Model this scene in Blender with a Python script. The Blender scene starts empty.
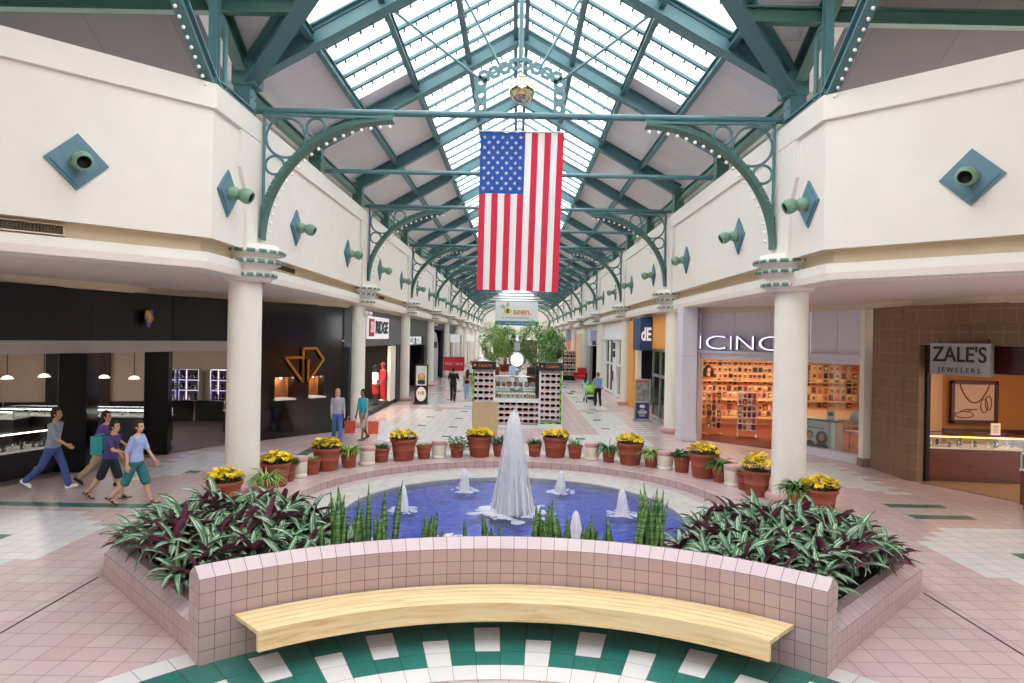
import bpy, bmesh, math, random
from mathutils import Vector, Matrix
PI = math.pi
C = bpy.context.scene.collection
R = random.Random(7)
sin, cos, sqrt, atan2 = math.sin, math.cos, math.sqrt, math.atan2

# ------------------------------------------------------------------ measures
CAM_H, FOC, ROLL = 3.4, 683.0, math.radians(1.09)
BAY, Y1 = 10.72, 14.7            # column spacing along the concourse, first column
POOL = (0.0, 14.2)               # centre of the round pool
FAN = (0.0, 3.4)                 # centre of the curved bench wall


def spot(px, py, z=0.0):
    """point at height z that the survey photo shows at (px, py)"""
    dx, dy = px - 515.5, py - 338.0
    x = dx * cos(ROLL) + dy * sin(ROLL)
    y = -dx * sin(ROLL) + dy * cos(ROLL)
    d = FOC * (CAM_H - z) / y
    return Vector((x * d / FOC, d, z))


ORD = ['first', 'second', 'third', 'fourth', 'fifth', 'sixth', 'seventh', 'eighth', 'ninth', 'tenth', 'eleventh',
       'twelfth', 'thirteenth', 'fourteenth', 'fifteenth', 'sixteenth', 'seventeenth', 'eighteenth', 'nineteenth',
       'twentieth', 'twenty-first', 'twenty-second']


# ------------------------------------------------------------------ materials
def lin(c):
    if isinstance(c, str):
        c = [int(c[i:i + 2], 16) for i in (0, 2, 4)]
    o = []
    for v in c[:3]:
        v = v / 255.0
        o.append(v / 12.92 if v <= 0.04045 else ((v + 0.055) / 1.055) ** 2.4)
    return (*o, 1.0)


def newmat(name):
    m = bpy.data.materials.new(name)
    m.use_nodes = True
    nt = m.node_tree
    b = nt.nodes['Principled BSDF']
    return m, nt, b


def mat(name, col, rough=0.5, metal=0.0, var=0.06, scale=6.0, bump=0.0, bscale=60.0, spec=0.5, emis=None, estr=1.0, stretch=None, coat=0.0):
    m, nt, b = newmat(name)
    N, L = nt.nodes, nt.links
    c = lin(col)
    b.inputs['Roughness'].default_value = rough
    b.inputs['Metallic'].default_value = metal
    b.inputs['Specular IOR Level'].default_value = spec
    b.inputs['Coat Weight'].default_value = coat
    tc = N.new('ShaderNodeTexCoord')
    src = tc.outputs['Object']
    if stretch:
        mp = N.new('ShaderNodeMapping')
        mp.inputs['Scale'].default_value = stretch
        L.new(src, mp.inputs['Vector'])
        src = mp.outputs['Vector']
    nz = N.new('ShaderNodeTexNoise')
    nz.inputs['Scale'].default_value = scale
    nz.inputs['Detail'].default_value = 4
    L.new(src, nz.inputs['Vector'])
    rp = N.new('ShaderNodeValToRGB')
    e = rp.color_ramp.elements
    e[0].position, e[1].position = 0.3, 0.7
    e[0].color = (*[max(0, v * (1 - var)) for v in c[:3]], 1)
    e[1].color = (*[min(1, v * (1 + var)) for v in c[:3]], 1)
    L.new(nz.outputs['Fac'], rp.inputs['Fac'])
    L.new(rp.outputs['Color'], b.inputs['Base Color'])
    if bump:
        n2 = N.new('ShaderNodeTexNoise')
        n2.inputs['Scale'].default_value = bscale
        L.new(src, n2.inputs['Vector'])
        bp = N.new('ShaderNodeBump')
        bp.inputs['Strength'].default_value = bump
        bp.inputs['Distance'].default_value = 0.01
        L.new(n2.outputs['Fac'], bp.inputs['Height'])
        L.new(bp.outputs['Normal'], b.inputs['Normal'])
    if emis:
        b.inputs['Emission Color'].default_value = lin(emis)
        b.inputs['Emission Strength'].default_value = estr
    return m


def tilemat(name, c1, c2, grout, w=1.0, h=1.0, mortar=0.02, rough=0.3, coord='UV', bump=0.15, rot=None, spec=0.5):
    m, nt, b = newmat(name)
    N, L = nt.nodes, nt.links
    tc = N.new('ShaderNodeTexCoord')
    src = tc.outputs[coord]
    if rot:
        mp = N.new('ShaderNodeMapping')
        mp.inputs['Rotation'].default_value = rot
        L.new(src, mp.inputs['Vector'])
        src = mp.outputs['Vector']
    br = N.new('ShaderNodeTexBrick')
    br.offset = 0.0
    br.squash = 1.0
    br.inputs['Color1'].default_value = lin(c1)
    br.inputs['Color2'].default_value = lin(c2)
    br.inputs['Mortar'].default_value = lin(grout)
    br.inputs['Scale'].default_value = 1.0
    br.inputs['Mortar Size'].default_value = mortar
    br.inputs['Mortar Smooth'].default_value = 0.1
    br.inputs['Brick Width'].default_value = w
    br.inputs['Row Height'].default_value = h
    L.new(src, br.inputs['Vector'])
    nz = N.new('ShaderNodeTexNoise')
    nz.inputs['Scale'].default_value = 1.3
    L.new(tc.outputs['Object'], nz.inputs['Vector'])
    mx = N.new('ShaderNodeMix')
    mx.data_type = 'RGBA'
    mx.blend_type = 'MULTIPLY'
    mx.inputs[0].default_value = 0.12
    L.new(br.outputs['Color'], mx.inputs[6])
    L.new(nz.outputs['Color'], mx.inputs[7])
    L.new(mx.outputs[2], b.inputs['Base Color'])
    b.inputs['Roughness'].default_value = rough
    b.inputs['Specular IOR Level'].default_value = spec
    if bump:
        iv = N.new('ShaderNodeMath')
        iv.operation = 'SUBTRACT'
        iv.inputs[0].default_value = 1.0
        L.new(br.outputs['Fac'], iv.inputs[1])
        bp = N.new('ShaderNodeBump')
        bp.inputs['Strength'].default_value = bump
        bp.inputs['Distance'].default_value = 0.004
        L.new(iv.outputs[0], bp.inputs['Height'])
        L.new(bp.outputs['Normal'], b.inputs['Normal'])
    return m


def glassmat(name, tint='F2F8F6', gloss=0.08, rough=0.02, frost=0.0):
    m, nt, b = newmat(name)
    N, L = nt.nodes, nt.links
    N.remove(b)
    out = N['Material Output']
    tr = N.new('ShaderNodeBsdfTransparent')
    tr.inputs['Color'].default_value = lin(tint)
    gl = N.new('ShaderNodeBsdfGlossy')
    gl.inputs['Roughness'].default_value = rough
    nz = N.new('ShaderNodeTexNoise')
    nz.inputs['Scale'].default_value = 3.0
    rm = N.new('ShaderNodeMapRange')
    rm.inputs['To Min'].default_value = gloss * 0.8
    rm.inputs['To Max'].default_value = gloss * 1.2
    L.new(nz.outputs['Fac'], rm.inputs['Value'])
    mx = N.new('ShaderNodeMixShader')
    L.new(rm.outputs['Result'], mx.inputs['Fac'])
    L.new(tr.outputs[0], mx.inputs[1])
    L.new(gl.outputs[0], mx.inputs[2])
    last = mx
    if frost:
        tl = N.new('ShaderNodeBsdfTranslucent')
        tl.inputs['Color'].default_value = lin('FFFFFF')
        m2 = N.new('ShaderNodeMixShader')
        m2.inputs['Fac'].default_value = frost
        L.new(mx.outputs[0], m2.inputs[1])
        L.new(tl.outputs[0], m2.inputs[2])
        last = m2
    L.new(last.outputs[0], out.inputs['Surface'])
    return m


def woodmat(name, a, b_, c_, rough=0.45, scale=(1.2, 22.0, 22.0), coord='UV'):
    m, nt, b = newmat(name)
    N, L = nt.nodes, nt.links
    tc = N.new('ShaderNodeTexCoord')
    mp = N.new('ShaderNodeMapping')
    mp.inputs['Scale'].default_value = scale
    L.new(tc.outputs[coord], mp.inputs['Vector'])
    nz = N.new('ShaderNodeTexNoise')
    nz.inputs['Scale'].default_value = 1.6
    nz.inputs['Detail'].default_value = 6
    nz.inputs['Distortion'].default_value = 0.8
    L.new(mp.outputs[0], nz.inputs['Vector'])
    rp = N.new('ShaderNodeValToRGB')
    e = rp.color_ramp.elements
    e[0].position, e[0].color = 0.25, lin(c_)
    e[1].position, e[1].color = 0.75, lin(a)
    k = rp.color_ramp.elements.new(0.45)
    k.color = lin(b_)
    L.new(nz.outputs['Fac'], rp.inputs['Fac'])
    L.new(rp.outputs[0], b.inputs['Base Color'])
    b.inputs['Roughness'].default_value = rough
    return m


def emitmat(name, col, strength):
    return mat(name, col, 0.4, emis=col, estr=strength, var=0.02)


# ------------------------------------------------------------------ mesh builder
class MB:
    def __init__(s):
        s.v, s.f, s.m, s.sm, s.uv = [], [], [], [], []
        s.T = None

    def add(s, vs, fs, mat=0, smooth=False, uvs=None):
        o = len(s.v)
        for p in vs:
            p = Vector(p)
            s.v.append(s.T @ p if s.T is not None else p)
        for i, f in enumerate(fs):
            s.f.append([o + k for k in f])
            s.m.append(mat[i] if isinstance(mat, list) else mat)
            s.sm.append(smooth)
            s.uv.append(uvs[i] if uvs else None)
        return s

    def box(s, c, size, mat=0, rot=None):
        c = Vector(c)
        x, y, z = size[0] / 2, size[1] / 2, size[2] / 2
        vs = [Vector(p) for p in ((-x, -y, -z), (x, -y, -z), (x, y, -z), (-x, y, -z), (-x, -y, z), (x, -y, z), (x, y, z), (-x, y, z))]
        if rot is not None:
            if not isinstance(rot, Matrix):
                rot = Matrix.Rotation(rot, 3, 'Z')
            vs = [rot @ p for p in vs]
        fs = [(0, 3, 2, 1), (4, 5, 6, 7), (0, 1, 5, 4), (1, 2, 6, 5), (2, 3, 7, 6), (3, 0, 4, 7)]
        dims = [(size[0], size[1]), (size[0], size[1]), (size[0], size[2]), (size[1], size[2]), (size[0], size[2]), (size[1], size[2])]
        uvs = [[(0, 0), (a, 0), (a, b), (0, b)] for a, b in dims]
        return s.add([c + p for p in vs], fs, mat, False, uvs)

    def frame(s, p0, p1, up):
        d = (Vector(p1) - Vector(p0)).normalized()
        u = Vector(up)
        sx = d.cross(u)
        if sx.length < 1e-5:
            sx = d.cross(Vector((0, 1, 0)))
        sx.normalize()
        return d, sx, sx.cross(d).normalized()

    def beam(s, p0, p1, w, h, mat=0, up=(0, 0, 1), off=(0, 0)):
        p0, p1 = Vector(p0), Vector(p1)
        d, sx, u = s.frame(p0, p1, up)
        vs = []
        for p in (p0, p1):
            for a, b in ((-w / 2, -h / 2), (w / 2, -h / 2), (w / 2, h / 2), (-w / 2, h / 2)):
                vs.append(p + sx * (a + off[0]) + u * (b + off[1]))
        l = (p1 - p0).length
        fs = [(3, 2, 1, 0), (4, 5, 6, 7), (0, 1, 5, 4), (1, 2, 6, 5), (2, 3, 7, 6), (3, 0, 4, 7)]
        uvs = [[(0, 0), (w, 0), (w, h), (0, h)]] * 2 + [[(0, 0), (0, w), (l, w), (l, 0)], [(0, 0), (0, h), (l, h), (l, 0)]] * 2
        return s.add(vs, fs, mat, False, uvs)

    def ibeam(s, p0, p1, w, h, t=0.05, mat=0, up=(0, 0, 1)):
        s.beam(p0, p1, w, t, mat, up, (0, -h / 2 + t / 2))
        s.beam(p0, p1, w, t, mat, up, (0, h / 2 - t / 2))
        return s.beam(p0, p1, t, h - 2 * t, mat, up)

    def tube(s, pts, r, seg=8, mat=0, closed=False, caps=True, smooth=True):
        pts = [Vector(p) for p in pts]
        n = len(pts)
        rs = r if isinstance(r, (list, tuple)) else [r] * n
        vs, fs = [], []
        pu = None
        for i, p in enumerate(pts):
            if closed:
                d = pts[(i + 1) % n] - pts[i - 1]
            else:
                d = pts[min(i + 1, n - 1)] - pts[max(i - 1, 0)]
            d.normalize()
            if pu is None:
                a = Vector((0, 0, 1)) if abs(d.z) < 0.9 else Vector((1, 0, 0))
                pu = d.cross(a).normalized()
            pu = (pu - d * pu.dot(d)).normalized()
            w = d.cross(pu)
            for k in range(seg):
                t = 2 * PI * k / seg
                vs.append(p + (pu * cos(t) + w * sin(t)) * rs[i])
        for i in range(n if closed else n - 1):
            j = (i + 1) % n
            for k in range(seg):
                q = (k + 1) % seg
                fs.append((i * seg + k, i * seg + q, j * seg + q, j * seg + k))
        s.add(vs, fs, mat, smooth)
        if caps and not closed:
            s.add(vs[:seg], [tuple(range(seg))[::-1]], mat)
            s.add(vs[-seg:], [tuple(range(seg))], mat)
        return s

    def lathe(s, prof, c=(0, 0, 0), seg=24, mat=0, a0=0.0, a1=2 * PI, rot=None, smooth=True):
        """prof: list of (r, z) or (r, z, mat of the band that starts here)"""
        c = Vector(c)
        full = abs(a1 - a0 - 2 * PI) < 1e-6
        n = seg if full else seg + 1
        vs, fs, ms, uvs = [], [], [], []
        for p in prof:
            for k in range(n):
                t = a0 + (a1 - a0) * k / seg
                q = Vector((p[0] * cos(t), p[0] * sin(t), p[1]))
                if rot is not None:
                    q = rot @ q
                vs.append(c + q)
        for i in range(len(prof) - 1):
            mm = prof[i][2] if len(prof[i]) > 2 else mat
            for k in range(seg):
                q = (k + 1) % n
                fs.append((i * n + k, i * n + q, (i + 1) * n + q, (i + 1) * n + k))
                ms.append(mm)
        return s.add(vs, fs, ms, smooth)

    def ball(s, c, r, seg=12, rings=8, mat=0, scale=(1, 1, 1), rot=None):
        c = Vector(c)
        vs, fs = [Vector((0, 0, -1))], []
        for i in range(1, rings):
            t = -PI / 2 + PI * i / rings
            for k in range(seg):
                a = 2 * PI * k / seg
                vs.append(Vector((cos(t) * cos(a), cos(t) * sin(a), sin(t))))
        vs.append(Vector((0, 0, 1)))
        top = len(vs) - 1
        for k in range(seg):
            fs.append((0, 1 + (k + 1) % seg, 1 + k))
            fs.append((top, top - seg + k, top - seg + (k + 1) % seg))
        for i in range(rings - 2):
            for k in range(seg):
                q = (k + 1) % seg
                fs.append((1 + i * seg + k, 1 + i * seg + q, 1 + (i + 1) * seg + q, 1 + (i + 1) * seg + k))
        o = []
        for p in vs:
            p = Vector((p.x * scale[0], p.y * scale[1], p.z * scale[2])) * r
            if rot is not None:
                p = rot @ p
            o.append(c + p)
        return s.add(o, fs, mat, True)

    def prism(s, poly, z0, z1, mat=0, side_uv=1.0):
        n = len(poly)
        ar = sum(poly[i][0] * poly[(i + 1) % n][1] - poly[(i + 1) % n][0] * poly[i][1] for i in range(n))
        if ar < 0:
            poly = poly[::-1]
        vs = [(p[0], p[1], z0) for p in poly] + [(p[0], p[1], z1) for p in poly]
        fs = [tuple(range(n))[::-1], tuple(range(n, 2 * n))]
        uvs = [[(p[0], p[1]) for p in poly][::-1], [(p[0], p[1]) for p in poly]]
        u = 0
        for i in range(n):
            j = (i + 1) % n
            l = (Vector(poly[j]) - Vector(poly[i])).length
            fs.append((i, j, n + j, n + i))
            uvs.append([(u, z0), (u + l, z0), (u + l, z1), (u, z1)])
            u += l
        return s.add(vs, fs, mat, False, uvs)

    def sweep(s, path, prof, mat=0, closed=True, caps=True, vs_v=None, u_unit=1.0):
        """profile points (offset to the left of the path, z) carried along a plan polyline with mitred corners"""
        n, k = len(path), len(prof)
        P = [Vector((p[0], p[1])) for p in path]
        vs, us = [], [0.0]
        for i in range(n):
            d0 = (P[i] - P[i - 1]).normalized() if i else (P[1] - P[0]).normalized()
            d1 = (P[i + 1] - P[i]).normalized() if i < n - 1 else d0
            n0, n1 = Vector((-d0.y, d0.x)), Vector((-d1.y, d1.x))
            m = (n0 + n1)
            m = m / m.length
            m = m / max(0.3, m.dot(n0))
            if i:
                us.append(us[-1] + (P[i] - P[i - 1]).length / u_unit)
            for o, z in prof:
                q = P[i] + m * o
                vs.append((q.x, q.y, z))
        if vs_v is None:
            vv = [0.0]
            for i in range(1, k + 1):
                a, b = prof[i - 1], prof[i % k]
                vv.append(vv[-1] + sqrt((a[0] - b[0]) ** 2 + (a[1] - b[1]) ** 2))
        else:
            vv = vs_v
        fs, uvs = [], []
        for i in range(n - 1):
            for j in range(k if closed else k - 1):
                q = (j + 1) % k
                fs.append((i * k + j, (i + 1) * k + j, (i + 1) * k + q, i * k + q))
                uvs.append([(us[i], vv[j]), (us[i + 1], vv[j]), (us[i + 1], vv[j + 1]), (us[i], vv[j + 1])])
        s.add(vs, fs, mat, False, uvs)
        if caps and closed:
            s.add(vs[:k], [tuple(range(k))], mat, False, [[(p[0] / u_unit, vv[i]) for i, p in enumerate(prof)]])
            s.add(vs[-k:], [tuple(range(k))[::-1]], mat, False, [[(p[0] / u_unit, vv[i]) for i, p in enumerate(prof)][::-1]])
        return s

    def build(s, name, mats, parent=None, fix=False):
        me = bpy.data.meshes.new(name)
        me.from_pydata([tuple(p) for p in s.v], [], s.f)
        mats = mats if isinstance(mats, (list, tuple)) else [mats]
        for m in mats:
            me.materials.append(m)
        me.polygons.foreach_set('material_index', s.m)
        me.polygons.foreach_set('use_smooth', s.sm)
        if any(u is not None for u in s.uv):
            ul = me.uv_layers.new(name='UVMap')
            flat = []
            for f, u in zip(s.f, s.uv):
                if u is None:
                    u = [(0.5, 0.5)] * len(f)
                for q in u:
                    flat += [q[0], q[1]]
            ul.data.foreach_set('uv', flat)
        me.validate()
        me.update()
        if fix:
            bm = bmesh.new()
            bm.from_mesh(me)
            bmesh.ops.recalc_face_normals(bm, faces=bm.faces)
            bm.to_mesh(me)
            bm.free()
        o = bpy.data.objects.new(name, me)
        C.objects.link(o)
        if parent is not None:
            o.parent = parent
        return o


def bev(o, w=0.008, seg=2):
    m = o.modifiers.new('bevel', 'BEVEL')
    m.width, m.segments, m.limit_method = w, seg, 'ANGLE'
    return o


def tag(o, label=None, cat=None, group=None, kind=None):
    if label:
        o['label'] = label
    if cat:
        o['category'] = cat
    if group:
        o['group'] = group
    if kind:
        o['kind'] = kind
    return o


def struct(o):
    o['kind'] = 'structure'
    return o


def thing(name, label, cat, loc=(0, 0, 0), rz=0.0, group=None):
    o = bpy.data.objects.new(name, None)
    o.empty_display_size = 0.2
    C.objects.link(o)
    o.location = loc
    o.rotation_euler = (0, 0, rz)
    return tag(o, label, cat, group)


def dup(root, loc, rz=0.0, label=None, group=None, scale=None):
    r = root.copy()
    C.objects.link(r)
    r.location = loc
    r.rotation_euler = (0, 0, rz)
    if scale:
        r.scale = (scale,) * 3 if not isinstance(scale, tuple) else scale
    if label:
        r['label'] = label
    if group:
        r['group'] = group
    for ch in list(root.children):
        c = ch.copy()
        C.objects.link(c)
        c.parent = r
        for g in list(ch.children):
            d = g.copy()
            C.objects.link(d)
            d.parent = c
    return r


def put(mesh_obj, name, parent, loc, rot=(0, 0, 0), scale=(1, 1, 1)):
    """another object on the same mesh"""
    o = bpy.data.objects.new(name, mesh_obj.data)
    C.objects.link(o)
    o.parent = parent
    o.location, o.rotation_euler, o.scale = loc, rot, scale
    return o


def text_obj(name, body, size, m, parent, loc, rot, depth=0.02, sx=1.0, bold=0.0, align='CENTER'):
    cu = bpy.data.curves.new(name, 'FONT')
    cu.body, cu.size, cu.extrude, cu.offset = body, size, depth, bold
    cu.align_x, cu.align_y = align, 'CENTER'
    t = bpy.data.objects.new(name, cu)
    C.objects.link(t)
    dg = bpy.context.evaluated_depsgraph_get()
    me = bpy.data.meshes.new_from_object(t.evaluated_get(dg))
    bpy.data.objects.remove(t)
    me.materials.clear()
    me.materials.append(m)
    o = bpy.data.objects.new(name, me)
    C.objects.link(o)
    if parent is not None:
        o.parent = parent
    o.location, o.rotation_euler, o.scale = loc, rot, (sx, 1, 1)
    return o


def wall_holes(mb, p0, p1, z0, z1, holes, th=0.15, mat=0, side=1):
    """upright slab from p0 to p1 in plan with rectangular holes (u0,u1,v0,v1) in metres along / up"""
    p0, p1 = Vector((p0[0], p0[1])), Vector((p1[0], p1[1]))
    L = (p1 - p0).length
    d = (p1 - p0) / L
    nrm = Vector((-d.y, d.x)) * side
    us = sorted({0.0, L, *[h[0] for h in holes], *[h[1] for h in holes]})
    vs = sorted({z0, z1, *[h[2] for h in holes], *[h[3] for h in holes]})
    ang = atan2(d.y, d.x)
    for i in range(len(us) - 1):
        for j in range(len(vs) - 1):
            uc, vc = (us[i] + us[i + 1]) / 2, (vs[j] + vs[j + 1]) / 2
            if any(h[0] < uc < h[1] and h[2] < vc < h[3] for h in holes):
                continue
            c = p0 + d * uc + nrm * th / 2
            mb.box((c.x, c.y, vc), (us[i + 1] - us[i], th, vs[j + 1] - vs[j]), mat, ang)
    return mb


def area(name, loc, size, power, col=(1, 1, 1), rot=(0, 0, 0), sy=None):
    l = bpy.data.lights.new(name, 'AREA')
    l.energy, l.color = power, col
    l.shape = 'RECTANGLE'
    l.size, l.size_y = size, sy or size
    o = bpy.data.objects.new(name, l)
    C.objects.link(o)
    o.location, o.rotation_euler = loc, rot
    return o


M = {}
M['cream'] = mat('cream_plaster', 'E3DED4', 0.75, var=0.02, scale=2.0, bump=0.03, bscale=120)
M['cove'] = mat('cove_plaster', 'D8C9AE', 0.8, var=0.02, scale=2.0)
M['soffit'] = mat('soffit_paint', 'DCD0C8', 0.8, var=0.02, scale=1.0)
M['col'] = mat('column_paint', 'E6E1D4', 0.55, var=0.02, scale=3.0)
M['teal'] = mat('teal_steel', '50797F', 0.4, var=0.06, scale=3.0, spec=0.5)
M['tealdk'] = mat('teal_steel_dark', '41695F', 0.45, var=0.08, scale=3.0)
M['plaque'] = mat('plaque_paint', '587F8C', 0.5, var=0.04)
M['lampg'] = mat('lamp_green', '74987F', 0.4, var=0.08, scale=9)
M['dark'] = mat('dark_inside', '0C0C0D', 0.6)
M['black'] = mat('black_gloss', '08080A', 0.22, var=0.2, spec=0.22)
M['blackm'] = mat('black_matt', '17181B', 0.55, var=0.1)
M['deck'] = tilemat('roof_deck', 'EEECEF', 'EAE8EC', 'C8C5C8', 60.0, 0.75, 0.006, 0.8, 'Object', 0.1)
M['shadedeck'] = tilemat('roof_deck_shaded', '77757A', '727075', '636165', 1.8, 60.0, 0.01, 0.8, 'Object', 0.1)  # same deck, the dimness of the court arms painted into its colour
M['steel'] = mat('brushed_steel', 'B9BCC0', 0.3, metal=1.0)
M['brass'] = mat('polished_brass', 'D8D0B0', 0.06, metal=1.0, var=0.03)
M['bulb'] = mat('bulb_glass', 'F2EFE6', 0.15, var=0.02)
M['pinktile'] = tilemat('pink_floor_tile', 'D6BFBC', 'CDB5B2', '8E807E', 1, 1, 0.014, 0.22)
M['whitetile'] = tilemat('white_floor_tile', 'E8E6E4', 'DEDCDC', '9A9896', 1, 1, 0.014, 0.2)
M['tealtile'] = tilemat('teal_floor_tile', '2F7B70', '2A7267', '20453F', 1, 1, 0.012, 0.25)
M['walltile'] = tilemat('pink_wall_tile', 'C4ACA8', 'BBA29F', '5E5254', 1, 1, 0.022, 0.35)
M['captile_lit'] = tilemat('pink_cap_tile_lit', 'CDB8BA', 'C6B0B3', '5E5254', 1, 1, 0.022, 0.3)  # wall tile made paler, overhead light painted onto faces that look up
M['poolstone'] = mat('pool_stone', 'B9B4AE', 0.7, var=0.12, scale=5, bump=0.1, bscale=30)
M['terracotta'] = mat('terracotta', '9A4E3A', 0.8, var=0.12, scale=5, bump=0.05)
M['soil'] = mat('soil', '3A2B22', 0.95, var=0.3, scale=30, bump=0.5, bscale=40)
M['bollard'] = mat('bollard_cream', 'E4DFCE', 0.6, var=0.03)
M['bollpink'] = mat('bollard_pink', 'C49A98', 0.55, var=0.05)
M['wood'] = woodmat('bench_wood', 'F0DDB4', 'E6CB98', 'C9A066', 0.45, (0.9, 9.0, 9.0))
M['glass'] = glassmat('clear_glass')
M['white'] = mat('white_paint', 'E9E9EA', 0.5, var=0.02)
M['lilac'] = mat('lilac_white_panel', 'D5D3DC', 0.5, var=0.02)
# ------------------------------------------------------------------ floor
T = 0.3048


def diamond(x, y):
    ax = abs(x)
    if not (9.75 < y < 12.75):
        return False
    e = 6.95
    if y > 11.75:
        e += y - 11.75
    if y < 10.15:
        e += (10.15 - y) * 0.9
    return e < ax < 15.5 - e + 6.2


def floor_mat(x, y):
    ax = abs(x)
    if diamond(x, y):
        return 2 if abs(ax - 8.3) < 0.2 and abs(y - 11.2) < 0.2 else 1
    if 6.9 < ax < 8.9 + (0.3 if int(y / T) % 2 else 0) and 15.2 < y < 19.6 and ax + y > 24.3:
        return 2 if abs(ax - 7.7) < 0.2 and abs(y - 16.45) < 0.2 else 1
    if x < 0 and 13.15 < y < 13.5 and 6.8 < ax < 12:
        return 2
    if x > 0 and ((14.35 < y < 14.7 and 7.9 < ax < 9.1) or (13.4 < y < 13.75 and 7.9 < ax < 9.1)):
        return 2
    if 5.8 < ax < 6.15 and 17.3 < y < 22.5:
        return 2
    if 22.0 < y < 24.3 and 1.3 < ax < 4.6:
        return 2 if (int(ax / T) % 5 == 2 and int(y / T) % 5 == 1) else 1
    if y > 24.4:
        k = (y - 24.4) % BAY
        if (-4.55 < x < -1.6) or (2.95 < x < 4.6):
            if k < 7.5:
                if int((ax + 9) / T) % 4 == 1 and int(y / T) % 9 == 2 + (int(ax / T) % 3):
                    return 2
                return 1
            if k > 8.6:
                return 2 if (int(ax / T) % 5 == 2 and int(y / T) % 6 == 1) else 1
        if (4.6 < ax < 5.3) and k < 7.5 and int(y / T) % 2 == 0:
            return 1
        if 8.0 < k < 8.5 and ax < 1.6:
            return 2
    return 0


mb = MB()
nx0, nx1 = -53, 53
for j in range(6, 132):
    y0, y1 = j * T, (j + 1) * T
    for i in range(nx0, nx1):
        x0, x1 = i * T, (i + 1) * T
        far = max(abs(x0), abs(x1))
        if y0 > 30 and far > 14.5:
            continue
        cs = ((x0, y0), (x1, y0), (x1, y1), (x0, y1))
        if any((c[0] - POOL[0]) ** 2 + (c[1] - POOL[1]) ** 2 < 4.56 ** 2 for c in cs):
            continue
        cx, cy = (x0 + x1) / 2, (y0 + y1) / 2
        mb.add([(c[0], c[1], 0) for c in cs], [(0, 1, 2, 3)], floor_mat(cx, cy), False, [[(i, j), (i + 1, j), (i + 1, j + 1), (i, j + 1)]])
for j in range(132, 390, 3):
    for i in range(-24, 24):
        x0, x1, y0, y1 = i * T, (i + 1) * T, j * T, (j + 3) * T
        mb.add([(x0, y0, 0), (x1, y0, 0), (x1, y1, 0), (x0, y1, 0)], [(0, 1, 2, 3)], floor_mat((x0 + x1) / 2, (y0 + y1) / 2), False,
               [[(i, j), (i + 1, j), (i + 1, j + 3), (i, j + 3)]])
# ground behind the camera and beyond the sides
for (x0, x1, y0, y1) in ((-30, 30, -20, 6 * T), (-30, nx0 * T, 6 * T, 40), (nx1 * T, 30, 6 * T, 40)):
    mb.add([(x0, y0, 0), (x1, y0, 0), (x1, y1, 0), (x0, y1, 0)], [(0, 1, 2, 3)], 0, False, [[(x0 / T, y0 / T), (x1 / T, y0 / T), (x1 / T, y1 / T), (x0 / T, y1 / T)]])
# radial ring round the pool
na = 108
for k in range(6):
    r0, r1 = 4.55 + k * T, 4.55 + (k + 1) * T
    for a in range(na):
        t0, t1 = 2 * PI * a / na, 2 * PI * (a + 1) / na
        q = [(POOL[0] + r * sin(t), POOL[1] + r * cos(t)) for r, t in ((r0, t0), (r1, t0), (r1, t1), (r0, t1))]
        if any(sqrt((p[0] - FAN[0]) ** 2 + (p[1] - FAN[1]) ** 2) < 5.0 for p in q) or any(p[1] < 9.6 and abs(p[0]) > 2.5 for p in q):
            continue
        m = 1 if k >= 4 and abs(((t0 + t1) / 2 + PI) % (2 * PI) - PI) < 0.62 else 0
        mb.add([(p[0], p[1], 0.006) for p in q[::-1]], [(0, 1, 2, 3)], m, False, [[(a, k), (a, k + 1), (a + 1, k + 1), (a + 1, k)]])
# fan of teal and white tiles in front of the bench wall
da = 0.0675
rows = [3.385, 3.69, 3.995, 4.30, 4.605, 4.795, 5.1]
for ri in range(6):
    r0, r1 = rows[ri], rows[ri + 1]
    for c in range(-17, 17):
        t0, t1 = 0.042 + c * da, 0.042 + (c + 1) * da
        if ri == 0 or ri == 5:
            m = 1
        elif ri in (1, 2):
            m = 1 if c % 4 == 0 or (ri == 2 and c % 4 == 2) else 2
        elif ri == 3:
            m = 1 if c % 4 == 2 else 2
        else:
            m = 2
        q = [(FAN[0] + r * sin(t), FAN[1] + r * cos(t)) for r, t in ((r0, t0), (r1, t0), (r1, t1), (r0, t1))]
        mb.add([(p[0], p[1], 0.006) for p in q[::-1]], [(0, 1, 2, 3)], m, False, [[(c, ri), (c, ri + 1), (c + 1, ri + 1), (c + 1, ri)][::1]])
# dark expansion joints running out from the planter corners
for sx in (-1, 1):
    mb.box((sx * 5.68, 5.4, 0.001), (0.022, 8.0, 0.006), 3)
struct(mb.build('floor', [M['pinktile'], M['whitetile'], M['tealtile'], M['dark']]))

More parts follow.
